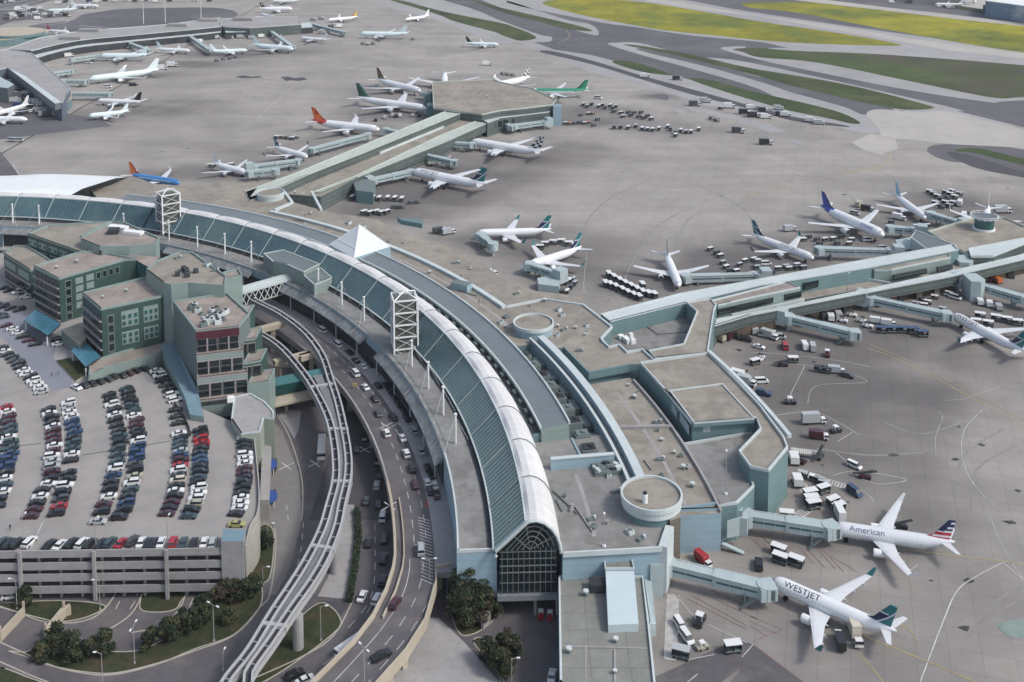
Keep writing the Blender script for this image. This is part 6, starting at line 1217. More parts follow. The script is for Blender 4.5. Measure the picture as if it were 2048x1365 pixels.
cluster('cart', 'h 400 562 440 542 500 562 560 560 620 556 680 542 520 592 760 562 740 590 650 590', 'WDMW', 'the spread under the blue finned jet wing', 15)
cluster('van', 'h 880 560 990 622', 'WS', 'the pair under the nose of the blue finned jet', 10); cluster('cart', 'h 1240 462 1325 457 1055 432', 'WWD', 'the trio under the light blue finned jet nose', 10)
cluster('van', 'h 120 738', 'W', 'below the third teal finned jet', 5); cluster('cart', 'h 55 768 60 722 160 807 210 777 270 762 292 778 350 772 352 752 400 770 20 820 82 822', 'SWDW', 'the loose line along the back of the right pier', 15)
cluster('tug', 'h 760 1120 690 1162 840 1165 880 1202', 'W', 'the group below the pier between two gangways', -30, s_=1.3)
cluster('truck', 'h 950 1172 1035 1187', 'W', 'the pair below the second gangway', -20, s_=.8)
cluster('cart', 'h 980 1242 1060 1242 1140 1242 1220 1248 1290 1272', 'B', 'the dark blue train below the second gangway', -2, s_=1.4)
cluster('cart', 'h 1180 1062 1240 1042 1300 1052 1280 1012 1380 992 1440 1082 1330 1030', 'WSWD', 'the bunch between the second and third gangways', -20)
cluster('van', 'h 1500 972 1535 990', 'W', 'the nose to tail pair near the third gangway', -40)
cluster('container', 'h 1720 1032 1790 1047 1860 1072', 'WWS', 'the row of three under the third gangway', -15, s_=1.2)
cluster('cart', 'h 1720 1135 1690 1182 1780 1195 1840 1152 1920 1167 2000 1187', 'W', 'the white group above the jet at the right edge', -15, s_=1.35)
cluster('van', 'h 110 1272 170 1262 220 1285', 'SWS', 'the trio in the corner by the pier arm', -20)
cluster('van', 's 600 640', 'K', 'dark with white nose, nearest the corner of the pier arm', -30); cluster('sedan', 's 745 715', 'W', 'below the corner of the pier arm', -30)
cluster('truck', 's 860 610', 'S', 'parked under the first gangway rotunda', -45); cluster('van', 's 1025 715', 'R', 'bright red, standing out below the first gangway', 80, s_=1.1)
cluster('truck', 's 1230 715 1320 730', 'WS', 'the pair right of the red van', 85, s_=.85); cluster('tug', 's 1480 800', 'M', 'below the first gangway head', 70, s_=1.3)
cluster('tug', 's 760 850', 'W', 'white, at the right of a white flat trailer', 50, s_=1.4); cluster('cart', 's 700 895', 'W', 'hitched to the white tug', 30, s_=1.25)
cluster('loader', 's 1000 910', 'K', 'dark, left of a lone white cart', 0, s_=1.1); cluster('cart', 's 1110 870', 'W', 'alone, right of the dark loader', 0, s_=1.25)
cluster('cart', 's 1390 970 1470 985', 'K', 'the dark pair trailing the white topped truck', -15, s_=1.2); cluster('truck', 's 1580 985', 'S', 'heading the dark cart train on the apron', -15, s_=.85); cluster('suv', 's 1700 1030', 'D', 'just right of the truck with dark carts', -25)
cluster('van', 's 770 1090', 'W', 'by the edge of the big raised roof', 10); cluster('suv', 's 790 1220', 'B', 'dark blue, against the edge of the big raised roof', -20, s_=1.2); cluster('truck', 's 610 1110 540 1050', 'SW', 'the pair squeezed against the terminal edge', -35); cluster('loader', 's 530 1020', 'M', 'reddish, at the terminal edge', -20)
cluster('tug', 'l 300 500', 'K', 'alone by the edge of the terminal', 0, s_=1.3); cluster('bigtruck', 'l 480 648', 'S', 'with a white cab, in the middle of the apron', 5, s_=.9); cluster('tug', 'l 642 712', 'K', 'alone right of the long red one', 20, s_=1.2); cluster('truck', 'l 515 762', 'M', 'low and dark red, alone on the apron', -10, s_=.9)
cluster('loader', 'l 372 935', 'M', 'reddish, slanting away from the corner tower', -55, s_=1.25); cluster('container', 'l 330 940 355 1105', 'W', 'the pair against the corner tower wall', 0, s_=1.35); cluster('loader', 'l 520 905', 'D', 'at the dotted marking', 60, s_=1.1)
cluster('van', 'l 780 975', 'W', 'on the marking with a dark front', -50, s_=.9); cluster('loader', 'l 858 1055', 'M', 'dark red, on the pointed marking', -20, s_=1.1); cluster('van', 'l 782 1172', 'B', 'dark blue, alone above the jet wing', -60, s_=1.0)
cluster('cart', 'l 395 1045 480 1075 520 1090 550 1112', 'SWS', 'the slanting chain below the corner tower', -30); cluster('cart', 'l 450 1200 460 1245 475 1282', 'W', 'the three beside the striped jet nose', 10, s_=1.4); cluster('cart', 'l 550 1165 620 1255 665 1300', 'W', 'the loose three above the striped jet nose', 30, s_=1.3)
cluster('cart', 'q 1700 700', 'W', 'beside the yellow bush and the upper gangway', -15, s_=1.35); cluster('cart', 'q 1625 1015 1640 1095 1785 1120', 'W', 'the three between the two near gangways', -30, s_=1.35)
cluster('suv', 'q 1445 1130', 'K', 'between the near gangways and the carts', 75, s_=1.1); cluster('truck', 'q 940 1100', 'R', 'with a red body by the striped stair wall', -55, s_=.8)
cluster('bigtruck', 'p 660 70', 'W', 'touching the nose of the striped fin jet', 85, s_=.85); cluster('truck', 'p 672 1025', 'K', 'left one under the tail of the near jet', 85, s_=.85); cluster('bigtruck', 'p 782 970', 'C', 'right one under the tail of the near jet', -92, s_=.95); cluster('loader', 'p 1130 158', 'K', 'behind the wing of the striped fin jet', -8)
cluster('van', 'o 1385 925 1435 1015', 'W', 'the bent pair left of the near jet', -70, s_=.95); cluster('tug', 'o 1535 890', 'K', 'near the ladder marking', 60, s_=1.4); cluster('cart', 'o 1390 1152', 'S', 'alone at the lower ladder marking', -20, s_=1.4); cluster('cart', 'o 1790 1108', 'W', 'alone left of the near jet wing', 10, s_=1.35); cluster('tug', 'o 1555 1085', 'G', 'yellowish, near the near jet', 20); 
cluster('cart', 'c 650 820 680 835 715 820 770 835 800 825 820 845 860 830 905 835 880 850', 'WSK', 'the upper group right of the hub', 70, s_=1.3)
cluster('cart', 'c 890 875 945 885 1000 882 1045 885 1100 882 960 912 1020 905 1080 915 1120 925 1180 932 1150 910', 'DWKM', 'the middle group right of the hub', 30, s_=1.2)
cluster('cart', 'c 510 965 545 968 580 965 620 962 660 965 690 960 730 980 760 935 690 890 720 890 630 900', 'WODK', 'the near group beside the hub end wall', 20, s_=1.1)
cluster('cart', 'c 890 1000 940 1000 1000 1002 1060 990 1110 1010 1150 1015 1190 1018 1240 1010 1310 995 1330 1015 1370 1040 1410 1025 1450 1035 1490 1035 1550 1015 1370 1062', 'DDWSWWWWW', 'the long curved line right of the hub', 70, s_=1.35)
cluster('van', 'c 765 765', 'W', 'behind the green jet', -30, s_=1.2); cluster('truck', 'c 1385 620', 'K', 'beside the grass strip by the airfield', -10, s_=1.25); cluster('truck', 'c 1130 600', 'W', 'low, on the service road by the grass', -10, s_=1.2)
cluster('truck', 'c 1790 838 1600 795 1520 820 1910 885 1980 908 1860 1030', 'WSDKKD', 'the spread by the paved strip near the grass', -10, s_=1.3); cluster('cart', 'c 1650 930 1690 945 1950 845 1720 850', 'KKWS', 'the few beside the paved strip trucks', -20, s_=1.35)
cluster('truck', 'd 10 810 30 865 100 830 120 880 215 815 265 865 230 860 455 905 520 925', 'WKKWSWKWS', 'the line between pale paving and grass strip', -10, s_=1.1); cluster('truck', 'd 120 1075', 'K', 'alone on the pale apron by the ditch end', 0, s_=1.3)
cluster('container', 'b 1110 905 1140 910 1170 905 1270 905 1320 905 1370 890 1050 920 980 940', 'SKW', 'the row behind the red and orange finned jet', 10, s_=1.1); cluster('cart', 'b 210 1075 250 1075 290 1080 330 1085 360 1075', 'WSD', 'the line behind the small teal finned jet', 0, s_=1.2)
cluster('truck', 'b 1850 505', 'W', 'alone on the apron beyond the hub', 10, s_=1.25); cluster('cart', 'c 20 580 60 585 100 590', 'K', 'the dark cluster left of the chequered fin jet', 0, s_=1.4)
cluster('truck', 'a 1345 515 1265 540', 'W', 'the pair behind the far left jet tail', 10, s_=1.4); cluster('van', 'a 840 680 690 492 1040 665', 'WWK', 'the three around the far left jet', 0, s_=1.25)
cluster('van', 'a 100 1095 145 1098', 'S', 'the pair beside the dark paving at the left edge', 0, s_=1.3)
cluster('cart', 'a 1690 475 1740 465 1790 460 1835 450', 'K', 'the dark line below the far pier', 5, s_=1.25)
cluster('cart', 'b 880 345 920 350 960 345 1270 310', 'DWK', 'the line under the far pale green jet', 0, s_=1.4)
cluster('truck', 'a 140 80 180 90 240 75 180 130 300 150 60 150 100 120', 'WSWKWDW', 'the far spread at the top left corner', 20, s_=1.3)
cluster('truck', 'f 1480 520 1550 530 1870 860', 'DSW', 'by the roof edge and gangway', 30, s_=1.0)
for kind, s, cols, desc in (('truck', 'a 20 700 60 690 100 700 140 690 200 710 40 740 90 730 150 750 210 740 260 760 60 780 120 790 180 780 240 800 300 800 150 830 250 850 320 870 200 880 350 900', 'DSWBTS', 'clutter under the far pier arm'), ('truck', 'a 30 640 90 650 150 650 220 680 280 740 330 820 380 900', 'SWDW', 'row against the far arm wall'),
    ('truck', 'a 150 70 200 60 270 85 320 70 160 110 220 120 280 110 60 130 110 140 350 120 400 130 450 110 520 125 560 40 620 60', 'WSDWKSWD', 'top corner equipment yard'), ('truck', 'a 20 20 90 15 460 30 520 20 700 15 760 20 830 8 900 14 980 8 1060 14 1140 8 1220 15 1330 10 1420 14 1520 8 1640 12', 'KSWDBW', 'line beyond the dark oval paving'),
    ('truck', 'a 480 420 540 440 600 410 700 395 760 390 830 385 900 380 980 375 1060 372', 'SWDSW', 'line along the far pier foot'), ('truck', 'a 1240 330 1300 322 1370 318 1440 312 1560 330 1690 300 1790 300 1880 295 1960 300', 'WDSDW', 'second line along the far pier foot'),
    ('truck', 'b 20 300 90 290 220 290 440 245 520 235 560 260 600 250 640 215 700 210 560 150 500 160', 'SWDWS', 'bunch at the far pier tip'), ('tug', 'b 1540 1180 1580 1160 1620 1150 1670 1120 1720 1090 1780 1060 1850 1020 1560 1240 1480 1270 1400 1290', 'GMWKOS', 'clutter beside the upper pier wall'),
    ('container', 'f 700 200 640 240 600 250 860 60 900 30 980 80 1040 40 1120 20', 'GMWKS', 'clutter at the upper pier root'), ('container', 's 330 640 400 620 480 600 560 560 620 540 700 560 760 520 1200 470 1300 440 1440 400 1520 420 1600 390', 'GMKDWS', 'clutter under the near pier eaves'),
    ('container', 'h 950 1040 1020 1020 1090 1000 1130 960 1250 960 1600 900 1700 900 1780 860 1850 870 1950 830', 'GMODWS', 'clutter under the pier beyond two gangways'), ('cart', 'e 1650 10 1700 0 1750 15 1800 5', 'W', 'group before the small jet at the pier root'), ('truck', 'd 1060 20 1180 8 1420 50 1500 60 1620 30 1680 20', 'WSW', 'far cargo yard')):
    cluster(kind, s, cols, desc, 15, jit=.6, s_=1.25)
# ------------------------------------------------------------ aircraft
def prof_fus(L):
    return [(0, .02, -.16), (.008, .25, -.14), (.02, .47, -.10), (.04, .70, -.05), (.065, .87, -.01), (.095, .97, 0), (.13, 1, 0), (.68, 1, 0), (.76, .92, .07), (.84, .72, .24), (.91, .47, .42), (.96, .27, .56), (.99, .14, .62), (1.0, .05, .64)]
def westfin(u, v):
    if abs(v-.52) < .03 and u < .62: return 1
    if abs((u-.30)-v*.95) < .05: return 1
    return 3 if (v < .52 and u < .30+v*.95) else 2
def stripefin(u, v):
    b = int(v*9)
    if v < .40: return 1 if b % 2 else 3
    return 2 if (u < .35+.25*v or b % 2 == 0) else 1
FINS = {'west': westfin, 'stripe': stripefin, 'plain': lambda u, v: 2, 'star': lambda u, v: 1 if math.hypot(u-.55, v-.55) < .17 else 2, 'check': lambda u, v: 1+((int(u*3)+int(v*6)) % 2), 'fire': lambda u, v: 3 if math.sin(u*7+v*9)+math.sin(v*5-u*4) > .4 else 2, 'edge': lambda u, v: 3 if u < .25 else 2, 'gold': lambda u, v: 3 if abs(u-v*.6-.3) < .1 else 2}
COLS = {'white': (.64, .655, .67), 'teal': (.015, .14, .15), 'navy': (.012, .02, .07), 'blue': (.02, .05, .30), 'red': (.42, .02, .04), 'orange': (.62, .16, .03), 'dred': (.35, .03, .02), 'green': (.02, .20, .12), 'lblue': (.16, .42, .56), 'mblue': (.04, .18, .42), 'black': (.01, .01, .012), 'ice': (.56, .66, .67), 'gold': (.40, .24, .06), 'dgreen': (.01, .06, .05), 'grey': (.55, .57, .60), 'yellow': (.5, .4, .1), 'tblue': (.06, .09, .16)}
def CM(n): return mat('aircraft_'+n, COLS[n], .35, 0.0, spec=.5)
M_winggrey = mat('wing_grey', (.52, .54, .56), .45, .04, 1, coord='obj')
M_wstrip = mat('cabin_window_strip', (.74, .75, .76), .35, 0.001, 1, coord='uv')
n_ = M_wstrip.node_tree; b_ = n_.nodes['Principled BSDF']; x_ = n_.nodes.new('ShaderNodeTexBrick'); x_.offset = 0; t_ = n_.nodes.new('ShaderNodeTexCoord'); n_.links.new(t_.outputs['UV'], x_.inputs['Vector'])
for k_, v_ in (('Scale', 1), ('Mortar Size', .26), ('Mortar Smooth', 0), ('Brick Width', .95), ('Row Height', .9)): x_.inputs[k_].default_value = v_
x_.inputs['Color1'].default_value = x_.inputs['Color2'].default_value = (.02, .025, .03, 1); x_.inputs['Mortar'].default_value = (.64, .655, .67, 1); n_.links.new(x_.outputs['Color'], b_.inputs['Base Color'])
def airliner(lab, nose, tail, typ='n', fin=('west', 'teal', 'navy'), body='white', L=None, eng='white', text=None, tcol='black', side=1, bodyfn=None, bcols=(), anchor='nose', winglet=True, z=AP):
    L = L or {'n': 38.0, 's': 32.5, 'w': 55.0, 'x': 60.0}[typ]; wide = typ in 'wx'
    RF = 2.75 if wide else 1.95; span = {'n': 34.6, 's': 34.0, 'w': 47, 'x': 59}[typ]; cz = 5.0 if wide else 3.55
    n = np.array(W(nose, z+cz-.3)); t = np.array(W(tail, z+cz+RF*.6)); h = math.atan2(*(n-t)[::-1])
    if anchor == 'tail': n = t+np.array((math.cos(h), math.sin(h)))*L
    if anchor == 'mid': m_ = (n+t)/2; n = m_+np.array((math.cos(h), math.sin(h)))*L/2
    root = thing('airliner', lab, 'airliner', (*n, z), h)
    def P(name, mb, mats, par=None): o = bpy.data.objects.new(name, mb.mesh(name, mats)); COL.objects.link(o); o.parent = par or root; return o
    # fuselage
    pr = prof_fus(L); N = 20; mb = MB(); st = [pr[0]]
    for a, b in zip(pr[:-1], pr[1:]):
        k = max(1, int((b[0]-a[0])*L/1.6))
        for j in range(1, k+1): q = j/k; st.append(tuple(a[i]+(b[i]-a[i])*q for i in range(3)))
    for (x, r, zo) in st:
        for k in range(N): a = 2*math.pi*k/N; mb.v.append((-x*L, RF*r*math.cos(a), cz+RF*zo+RF*r*math.sin(a)))
    for j in range(len(st)-1):
        for k in range(N):
            l = (k+1) % N; mb.f.append((j*N+k, (j+1)*N+k, (j+1)*N+l, j*N+l)); mb.m.append(bodyfn(st[j][0], math.sin(2*math.pi*(k+.5)/N)) if bodyfn else 0)
    fz = P('fuselage', mb, [CM(body)]+[CM(c) for c in bcols]); 
    for f in fz.data.polygons: f.use_smooth = True
    mb = MB(); Nw = 10                                              # cockpit windows
    for k in range(Nw):
        a0, a1 = math.radians(32+116*k/Nw+1.5), math.radians(32+116*(k+1)/Nw-1.5); q = []
        for (x, a) in ((.030, a0), (.030, a1), (.046, a1), (.046, a0)):
            r = np.interp(x, [p[0] for p in pr], [p[1] for p in pr])*RF*1.012; zo = np.interp(x, [p[0] for p in pr], [p[2] for p in pr])*RF; q.append((-x*L, r*math.cos(a), cz+zo+r*math.sin(a)))
        mb.face(q)
    P('cockpit_window', mb, M_cglass)
    for sg in (-1, 1):
        mb = MB(); x0_, x1_ = -.12*L, -.76*L; a = .19; lo_, hi_ = [(sg*(RF*math.cos(a+d)+.014), cz+RF*math.sin(a+d)) for d in (0, .17)]
        mb.face([(x0_, *lo_), (x1_, *lo_), (x1_, *hi_), (x0_, *hi_)], 0, [(0, 0), (x0_-x1_, 0), (x0_-x1_, .35), (0, .35)])
        P('window_strip', mb, M_wstrip)
    s2 = span/2; xr = -.33*L; rc = .185*L; tc = .05*L; sw = math.tan(rad(30 if wide else 27)); wz = cz-RF*.55
    for sg in (-1, 1):
        def wp(u): # u 0..1 along half span
            y = sg*(RF*.55+(s2-RF*.55)*u); le = xr-(s2-RF*.55)*u*sw; c = (rc*(1-u/.36)+.115*L*(u/.36)) if u < .36 else (.115*L+(tc-.115*L)*(u-.36)/.64); return y, le, c, wz+(s2*u)*.095
        mb = MB(); us = (0, .18, .36, .6, .8, 1.0); i = 0
        for u in us:
            y, le, c, zz = wp(u); th = .045*c
            for (fx, fz_) in ((0, 0), (.25, .9), (.6, .7), (1, 0), (.6, -.5), (.25, -.7)): mb.v.append((le-fx*c, y, zz+fz_*th))
        for j in range(len(us)-1):
            for k in range(6): l = (k+1) % 6; mb.f.append((j*6+k, j*6+l, (j+1)*6+l, (j+1)*6+k)); mb.m.append(0)
        mb.f.append(tuple(range((len(us)-1)*6, len(us)*6))); mb.m.append(0)
        w_ = P('wing', mb, M_winggrey)
        for u0 in (.3, .55, .78):
            y, le, c, zz = wp(u0); f_ = MB(); f_.bar((le-c*.55, y, zz-.25), (le-c*1.12, y, zz-.3), .3, .35); P('flap_fairing', f_, M_winggrey, w_)
        if winglet:
            y, le, c, zz = wp(1.0); mb = MB(); hgt = 2.3 if not wide else 1.6; mb.face([(le, y, zz), (le-c, y, zz), (le-c*1.35-.3, y+sg*.7, zz+hgt), (le-c*.9-.3, y+sg*.7, zz+hgt)]); mb.face([(le, y-sg*.08, zz), (le-c, y-sg*.08, zz), (le-c*1.35-.3, y+sg*.62, zz+hgt), (le-c*.9-.3, y+sg*.62, zz+hgt)]); P('winglet', mb, CM(fin[1] if fin[0] == 'west' else 'white'), w_)
        y, le, c, zz = wp(.30); er_ = 1.6 if wide else 1.08; el = 5.6 if wide else 3.9; mb = MB(); ez = max(er_+.35, zz-er_*1.0)
        ring_ = [(le+el*.55, er_*.86), (le+el*.48, er_), (le+el*.1, er_), (le-el*.30, er_*.72), (le-el*.45, er_*.5)]
        for (x, r) in ring_:
            for k in range(14): a = 2*math.pi*k/14; mb.v.append((x, y+r*math.cos(a), ez+r*math.sin(a)))
        for j in range(len(ring_)-1):
            for k in range(14): l = (k+1) % 14; mb.f.append((j*14+k, j*14+l, (j+1)*14+l, (j+1)*14+k)); mb.m.append(0)
        mb.f.append(tuple(range(56, 70))); mb.m.append(1); mb.bar((le-.2, y, ez+er_*.8), (le-c*.4, y, zz), .35, .5, 0)
        e = P('engine', mb, [CM(eng), M_dark]); mb = MB(); i = 0
        for k in range(14): a = 2*math.pi*k/14; mb.v.append((le+el*.5, y+er_*.84*math.cos(a), ez+er_*.84*math.sin(a)))
        mb.f.append(tuple(range(14))); mb.m.append(0); P('intake', mb, M_dark, e)
        tp = MB(); xt = -.875*L; ty = .178*L if not wide else .17*L; c0_, c1_ = .085*L, .035*L; zt = cz+RF*.42
        pts = [(xt, sg*RF*.2, zt), (xt-c0_, sg*RF*.2, zt), (xt-c0_*.75-ty*.55, sg*ty, zt+ty*.11), (xt-ty*.66+c1_*.2, sg*ty, zt+ty*.11)]
        pts[2] = (pts[3][0]-c1_, *pts[2][1:]); tp.face(pts); tp.face([(a, b, c_-.22) for a, b, c_ in pts][::-1])
        for k in range(4): a, b = pts[k], pts[(k+1) % 4]; tp.face([a, b, (b[0], b[1], b[2]-.22), (a[0], a[1], a[2]-.22)])
        P('tailplane', tp, M_winggrey)
    fh_ = .175*L if not wide else .155*L; zb = cz+RF*.80; K = 20; mb = MB(); fn = FINS[fin[0]]
    def fp(u, v): le = -.80*L-(.145*L)*v; te = -.955*L-(.045*L)*v; return le+(te-le)*u, zb+fh_*v
    for sg in (-1, 1):
        for a in range(K):
            for b in range(K):
                q = []
                for (u, v) in ((a/K, b/K), ((a+1)/K, b/K), ((a+1)/K, (b+1)/K), (a/K, (b+1)/K)):
                    x, zz = fp(u, v); q.append((x, sg*(.02+.20*math.sin(math.pi*min(1, u*.9+.1))*(1-v*.5)), zz))
                mb.face(q if sg > 0 else q[::-1], fn((a+.5)/K, (b+.5)/K))
    x0, z0 = fp(0, 0); x1, z1 = fp(0, .16); mb.face([(x0+.07*L, .05, zb-.1), (x0, .05, z0), (x1, .05, z1)], fn(.05, .1)); mb.face([(x0+.07*L, -.05, zb-.1), (x1, -.05, z1), (x0, -.05, z0)], fn(.05, .1))
    tipa, tipb = fp(0, 1), fp(1, 1); mb.face([(tipa[0], .12, tipa[1]), (tipb[0], .12, tipb[1]), (tipb[0], -.12, tipb[1]), (tipa[0], -.12, tipa[1])], fn(.5, .97))
    P('tail_fin', mb, [CM(body), CM('white')]+[CM(c) for c in fin[1:]]+[CM('white')]*2)
    for (x, y) in ((-.13*L, 0), (-.5*L, 2.9 if not wide else 5), (-.5*L, -2.9 if not wide else -5)):
        mb = MB(); mb.bar((x, y, .4), (x, y, cz-RF*.7), .3)
        for sg in (-.35, .35): mb.bar((x, y+sg-.14, .5), (x, y+sg+.14, .5), 1.0, 1.0)
        P('landing_gear', mb, M_tyre)
    for sg in (-1, 1):
        for xd in (-.085, -.79):
            mb = MB(); hw = .45; q = []
            for (dx, a) in ((-hw, -.12), (hw, -.12), (hw, .75), (-hw, .75)): r = np.interp(-xd, [p[0] for p in pr], [p[1] for p in pr])*RF*1.006; zo = np.interp(-xd, [p[0] for p in pr], [p[2] for p in pr])*RF; q.append((xd*L+dx, sg*r*math.cos(a), cz+zo+r*math.sin(a)))
            mb.face(q); P('door', mb, M_winggrey)
    if text:
        for (s_, size, x0f, a0) in text:
            cu = bpy.data.curves.new('lettering', 'FONT'); cu.body = s_; cu.size = size; to = bpy.data.objects.new('lettering', cu); COL.objects.link(to)
            bpy.context.view_layer.update(); dg = bpy.context.evaluated_depsgraph_get(); tm = bpy.data.meshes.new_from_object(to.evaluated_get(dg)); bpy.data.objects.remove(to)
            bm = bmesh.new(); bm.from_mesh(tm); bmesh.ops.triangulate(bm, faces=bm.faces[:]); bmesh.ops.subdivide_edges(bm, edges=[e for e in bm.edges if e.calc_length() > size*.3], cuts=1); wt = max(v.co.x for v in bm.verts)
            for v in bm.verts:
                a = a0+v.co.y/RF; r = RF+.035; x = (-x0f*L-v.co.x*1.15) if side > 0 else (-x0f*L-wt*1.15+v.co.x*1.15); v.co = (x, side*r*math.cos(a), cz+r*math.sin(a))
            bm.to_mesh(tm); bm.free(); tm.materials.clear(); tm.materials.append(CM(tcol)); o = bpy.data.objects.new('lettering', tm); COL.objects.link(o); o.parent = root
    return root
WJ = ('west', 'teal', 'navy'); X1 = lambda s: PX(s)[0]
airliner('white airliner with teal and navy fin nearest the camera', (1541, 1163), (1768, 1252), 's', WJ, text=[('WESTJET', 2.1, .13, .66)])
airliner('silvery white airliner with red, white and blue striped fin above the nearest jet', (1661, 1057), (1893, 1082), 's', ('stripe', 'navy', 'red'), body='grey', text=[('American', 2.1, .15, .48)], tcol='tblue')
airliner('white airliner with teal fin beyond the gangway with no jet, partly cut off', X1('h 1512 1125'), (2062, 708), 'n', WJ, text=[('WESTJET', 2.4, .10, .62)])
airliner('wide white airliner with tall royal blue tail above the right pier', (1768, 472), (1655, 416), 'w', ('edge', 'blue', 'navy'), L=46, side=-1, bodyfn=lambda t, s: 1 if t > .80-.05*s else 0, bcols=('blue',), text=[('transat', 2.6, .12, .5)], tcol='blue')
airliner('white airliner with teal fin left of the tall blue tail', (1628, 518), (1511, 470), 'n', WJ, side=-1, text=[('WESTJET', 2.4, .22, .62)])
airliner('white airliner with light blue fin beside the dense cart bunch', X1('h 1312 402'), X1('h 1112 235'), 'n', ('plain', 'lblue'), winglet=False)
airliner('white airliner half hidden behind the round lookout drum', (1962, 462), (1978, 412), 'n', ('plain', 'grey'), anchor='tail')
airliner('all white airliner seen nose on beside the big cart block', (1357.7, 573), (1336, 514), 'n', ('plain', 'grey'), winglet=False)
airliner('white airliner with dark green fin, second from the left in the middle row', X1('g 165 808'), X1('g 602 648'), 'n', WJ)
airliner('white airliner with dark teal fin, left one of the two in the middle row', (952, 468), X1('g 235 505'), 'n', WJ)
airliner('wide white airliner with navy fin parked at the upper pier with its nose left', (826, 344), (984, 370), 'w', WJ, L=54, text=[('WESTJET', 3.0, .12, .6)])
airliner('wide white airliner behind it whose fin carries dark stripes, below the hub', (941, 284), (1110, 306), 'w', ('check', 'black'), L=56)
airliner('wide white airliner with black and gold fin left of the hub, upper one', X1('b 1330 712'), X1('b 890 592'), 'x', ('gold', 'black', 'gold'), L=57, side=-1)
airliner('long white airliner with dark green fin left of the hub, lower one', X1('b 1380 850'), X1('b 745 745'), 'x', ('edge', 'dgreen', 'green'), L=66, side=-1)
airliner('white airliner with flaming red and orange tail', X1('b 1012 1015'), X1('b 470 935'), 'w', ('fire', 'orange', 'dred'), L=55, bodyfn=lambda t, s: 1 if t > .78-.06*s and s > -.5 else 0, bcols=('dred',), side=-1)
airliner('small white airliner with teal fin below the flaming tail jet', X1('b 448 1228'), X1('b 150 1130'), 'n', WJ, L=34, side=-1)
airliner('small white airliner beside the blue one near the pier root', (492, 346), (414, 322), 'n', ('plain', 'white'), L=30, winglet=False)
airliner('blue airliner with orange fin behind the left end of the terminal', X1('e 1402 145'), X1('e 1030 70'), 'n', ('edge', 'orange', 'dred'), body='mblue', bodyfn=lambda t, s: 1 if t > .88 else 0, bcols=('orange',), side=-1)
airliner('white airliner seen from behind the hub with its wings spread wide', (889, 178), (889, 148), 'x', ('plain', 'white'), L=60)
airliner('white airliner with a black and white chequered fin behind the hub', (1000, 170), X1('c 235 598'), 'w', ('check', 'black'), anchor='tail', L=50)
airliner('green and white airliner with green tail right of the hub', X1('c 350 720'), X1('c 690 700'), 'w', ('edge', 'green', 'dgreen'), anchor='tail', L=48, bodyfn=lambda t, s: 1 if (s > -.15 and t > .1) else 0, bcols=('green',))
airliner('long pale airliner with small dark emblem on its fin at the far left', X1('a 690 620'), X1('a 1205 545'), 'x', ('star', 'ice'), body='ice')
airliner('pale blue airliner under the far pier roof edge, left one', X1('a 780 440'), X1('a 1160 425'), 'w', ('plain', 'ice'), body='ice', L=46)
airliner('white airliner with a black fin at the beige end of the far pier arm', X1('a 775 790'), X1('a 1110 790'), 'n', ('plain', 'black'), anchor='tail')
airliner('small pale airliner in front of the black finned jet', X1('a 690 910'), X1('a 940 870'), 'n', ('plain', 'ice'), L=28, body='ice')
airliner('pale green airliner with dark fin at the right tip of the far pier', X1('b 780 265'), X1('b 1230 260'), 'w', ('star', 'ice'), body='ice', L=52, anchor='tail')
airliner('white airliner with yellow tipped fin beyond the far pier end', X1('b 600 160'), X1('b 840 130'), 'n', ('edge', 'yellow', 'red'), anchor='tail')
airliner('white airliner taxiing alone near the upper grass strip', X1('b 1180 160'), X1('b 1400 120'), 'n', ('plain', 'white'), anchor='tail')
airliner('small pale aircraft by the curved apron edge near the top centre', X1('b 1940 350'), X1('b 1745 335'), 'n', ('plain', 'black'), L=34, body='ice', side=-1)
airliner('white airliner pointing right below the middle of the far pier', X1('b 340 385'), X1('a 1960 345'), 'w', ('star', 'ice'), body='ice', L=48, side=-1)
airliner('pale airliner just behind another below the far pier', X1('a 1930 395'), X1('a 1690 395'), 'n', ('plain', 'ice'), body='ice', L=36, side=-1)
airliner('white airliner below the centre of the far pier', X1('a 1480 400'), X1('a 1160 375'), 'n', ('plain', 'ice'), L=36, side=-1)
airliner('white airliner right of the far pier teal gate', X1('b 395 300'), X1('b 520 300'), 'n', ('plain', 'white'), L=34)
airliner('white airliner at the very top left of centre, lower one', X1('b 330 70'), X1('b 120 62'), 'w', ('star', 'black'), L=40, side=-1)
airliner('white airliner at the very top left of centre, upper one', X1('b 170 12'), X1('b 350 5'), 'n', ('plain', 'white'), L=36)
airliner('small white airliner touching the far pier roof left of the pair', X1('b 85 115'), X1('b 165 125'), 'n', ('plain', 'white'), L=26)
airliner('white airliner at the upper left corner yard, right one', X1('a 770 50'), X1('a 520 35'), 'n', ('plain', 'white'), L=40, side=-1)
airliner('pale blue airliner at the upper left corner yard, left one', X1('a 370 85'), X1('a 580 70'), 'n', ('plain', 'ice'), L=34, body='ice')
airliner('pink and red airliner by the round concourse at the far left', X1('a 540 255'), X1('a 380 235'), 'n', ('plain', 'red'), L=30, side=-1)
airliner('white airliner at the left edge beneath the far pier arm, upper one', X1('a -60 900'), X1('a 110 840'), 'n', ('plain', 'white'), L=34)
airliner('white airliner at the left edge beneath the far pier arm, lower one', X1('a 215 935'), X1('a -40 915'), 'n', ('plain', 'white'), L=38, side=-1)
airliner('white jet parked before the cargo buildings at the upper right', X1('d 1380 35'), X1('d 1560 30'), 'n', ('plain', 'white'), L=36)
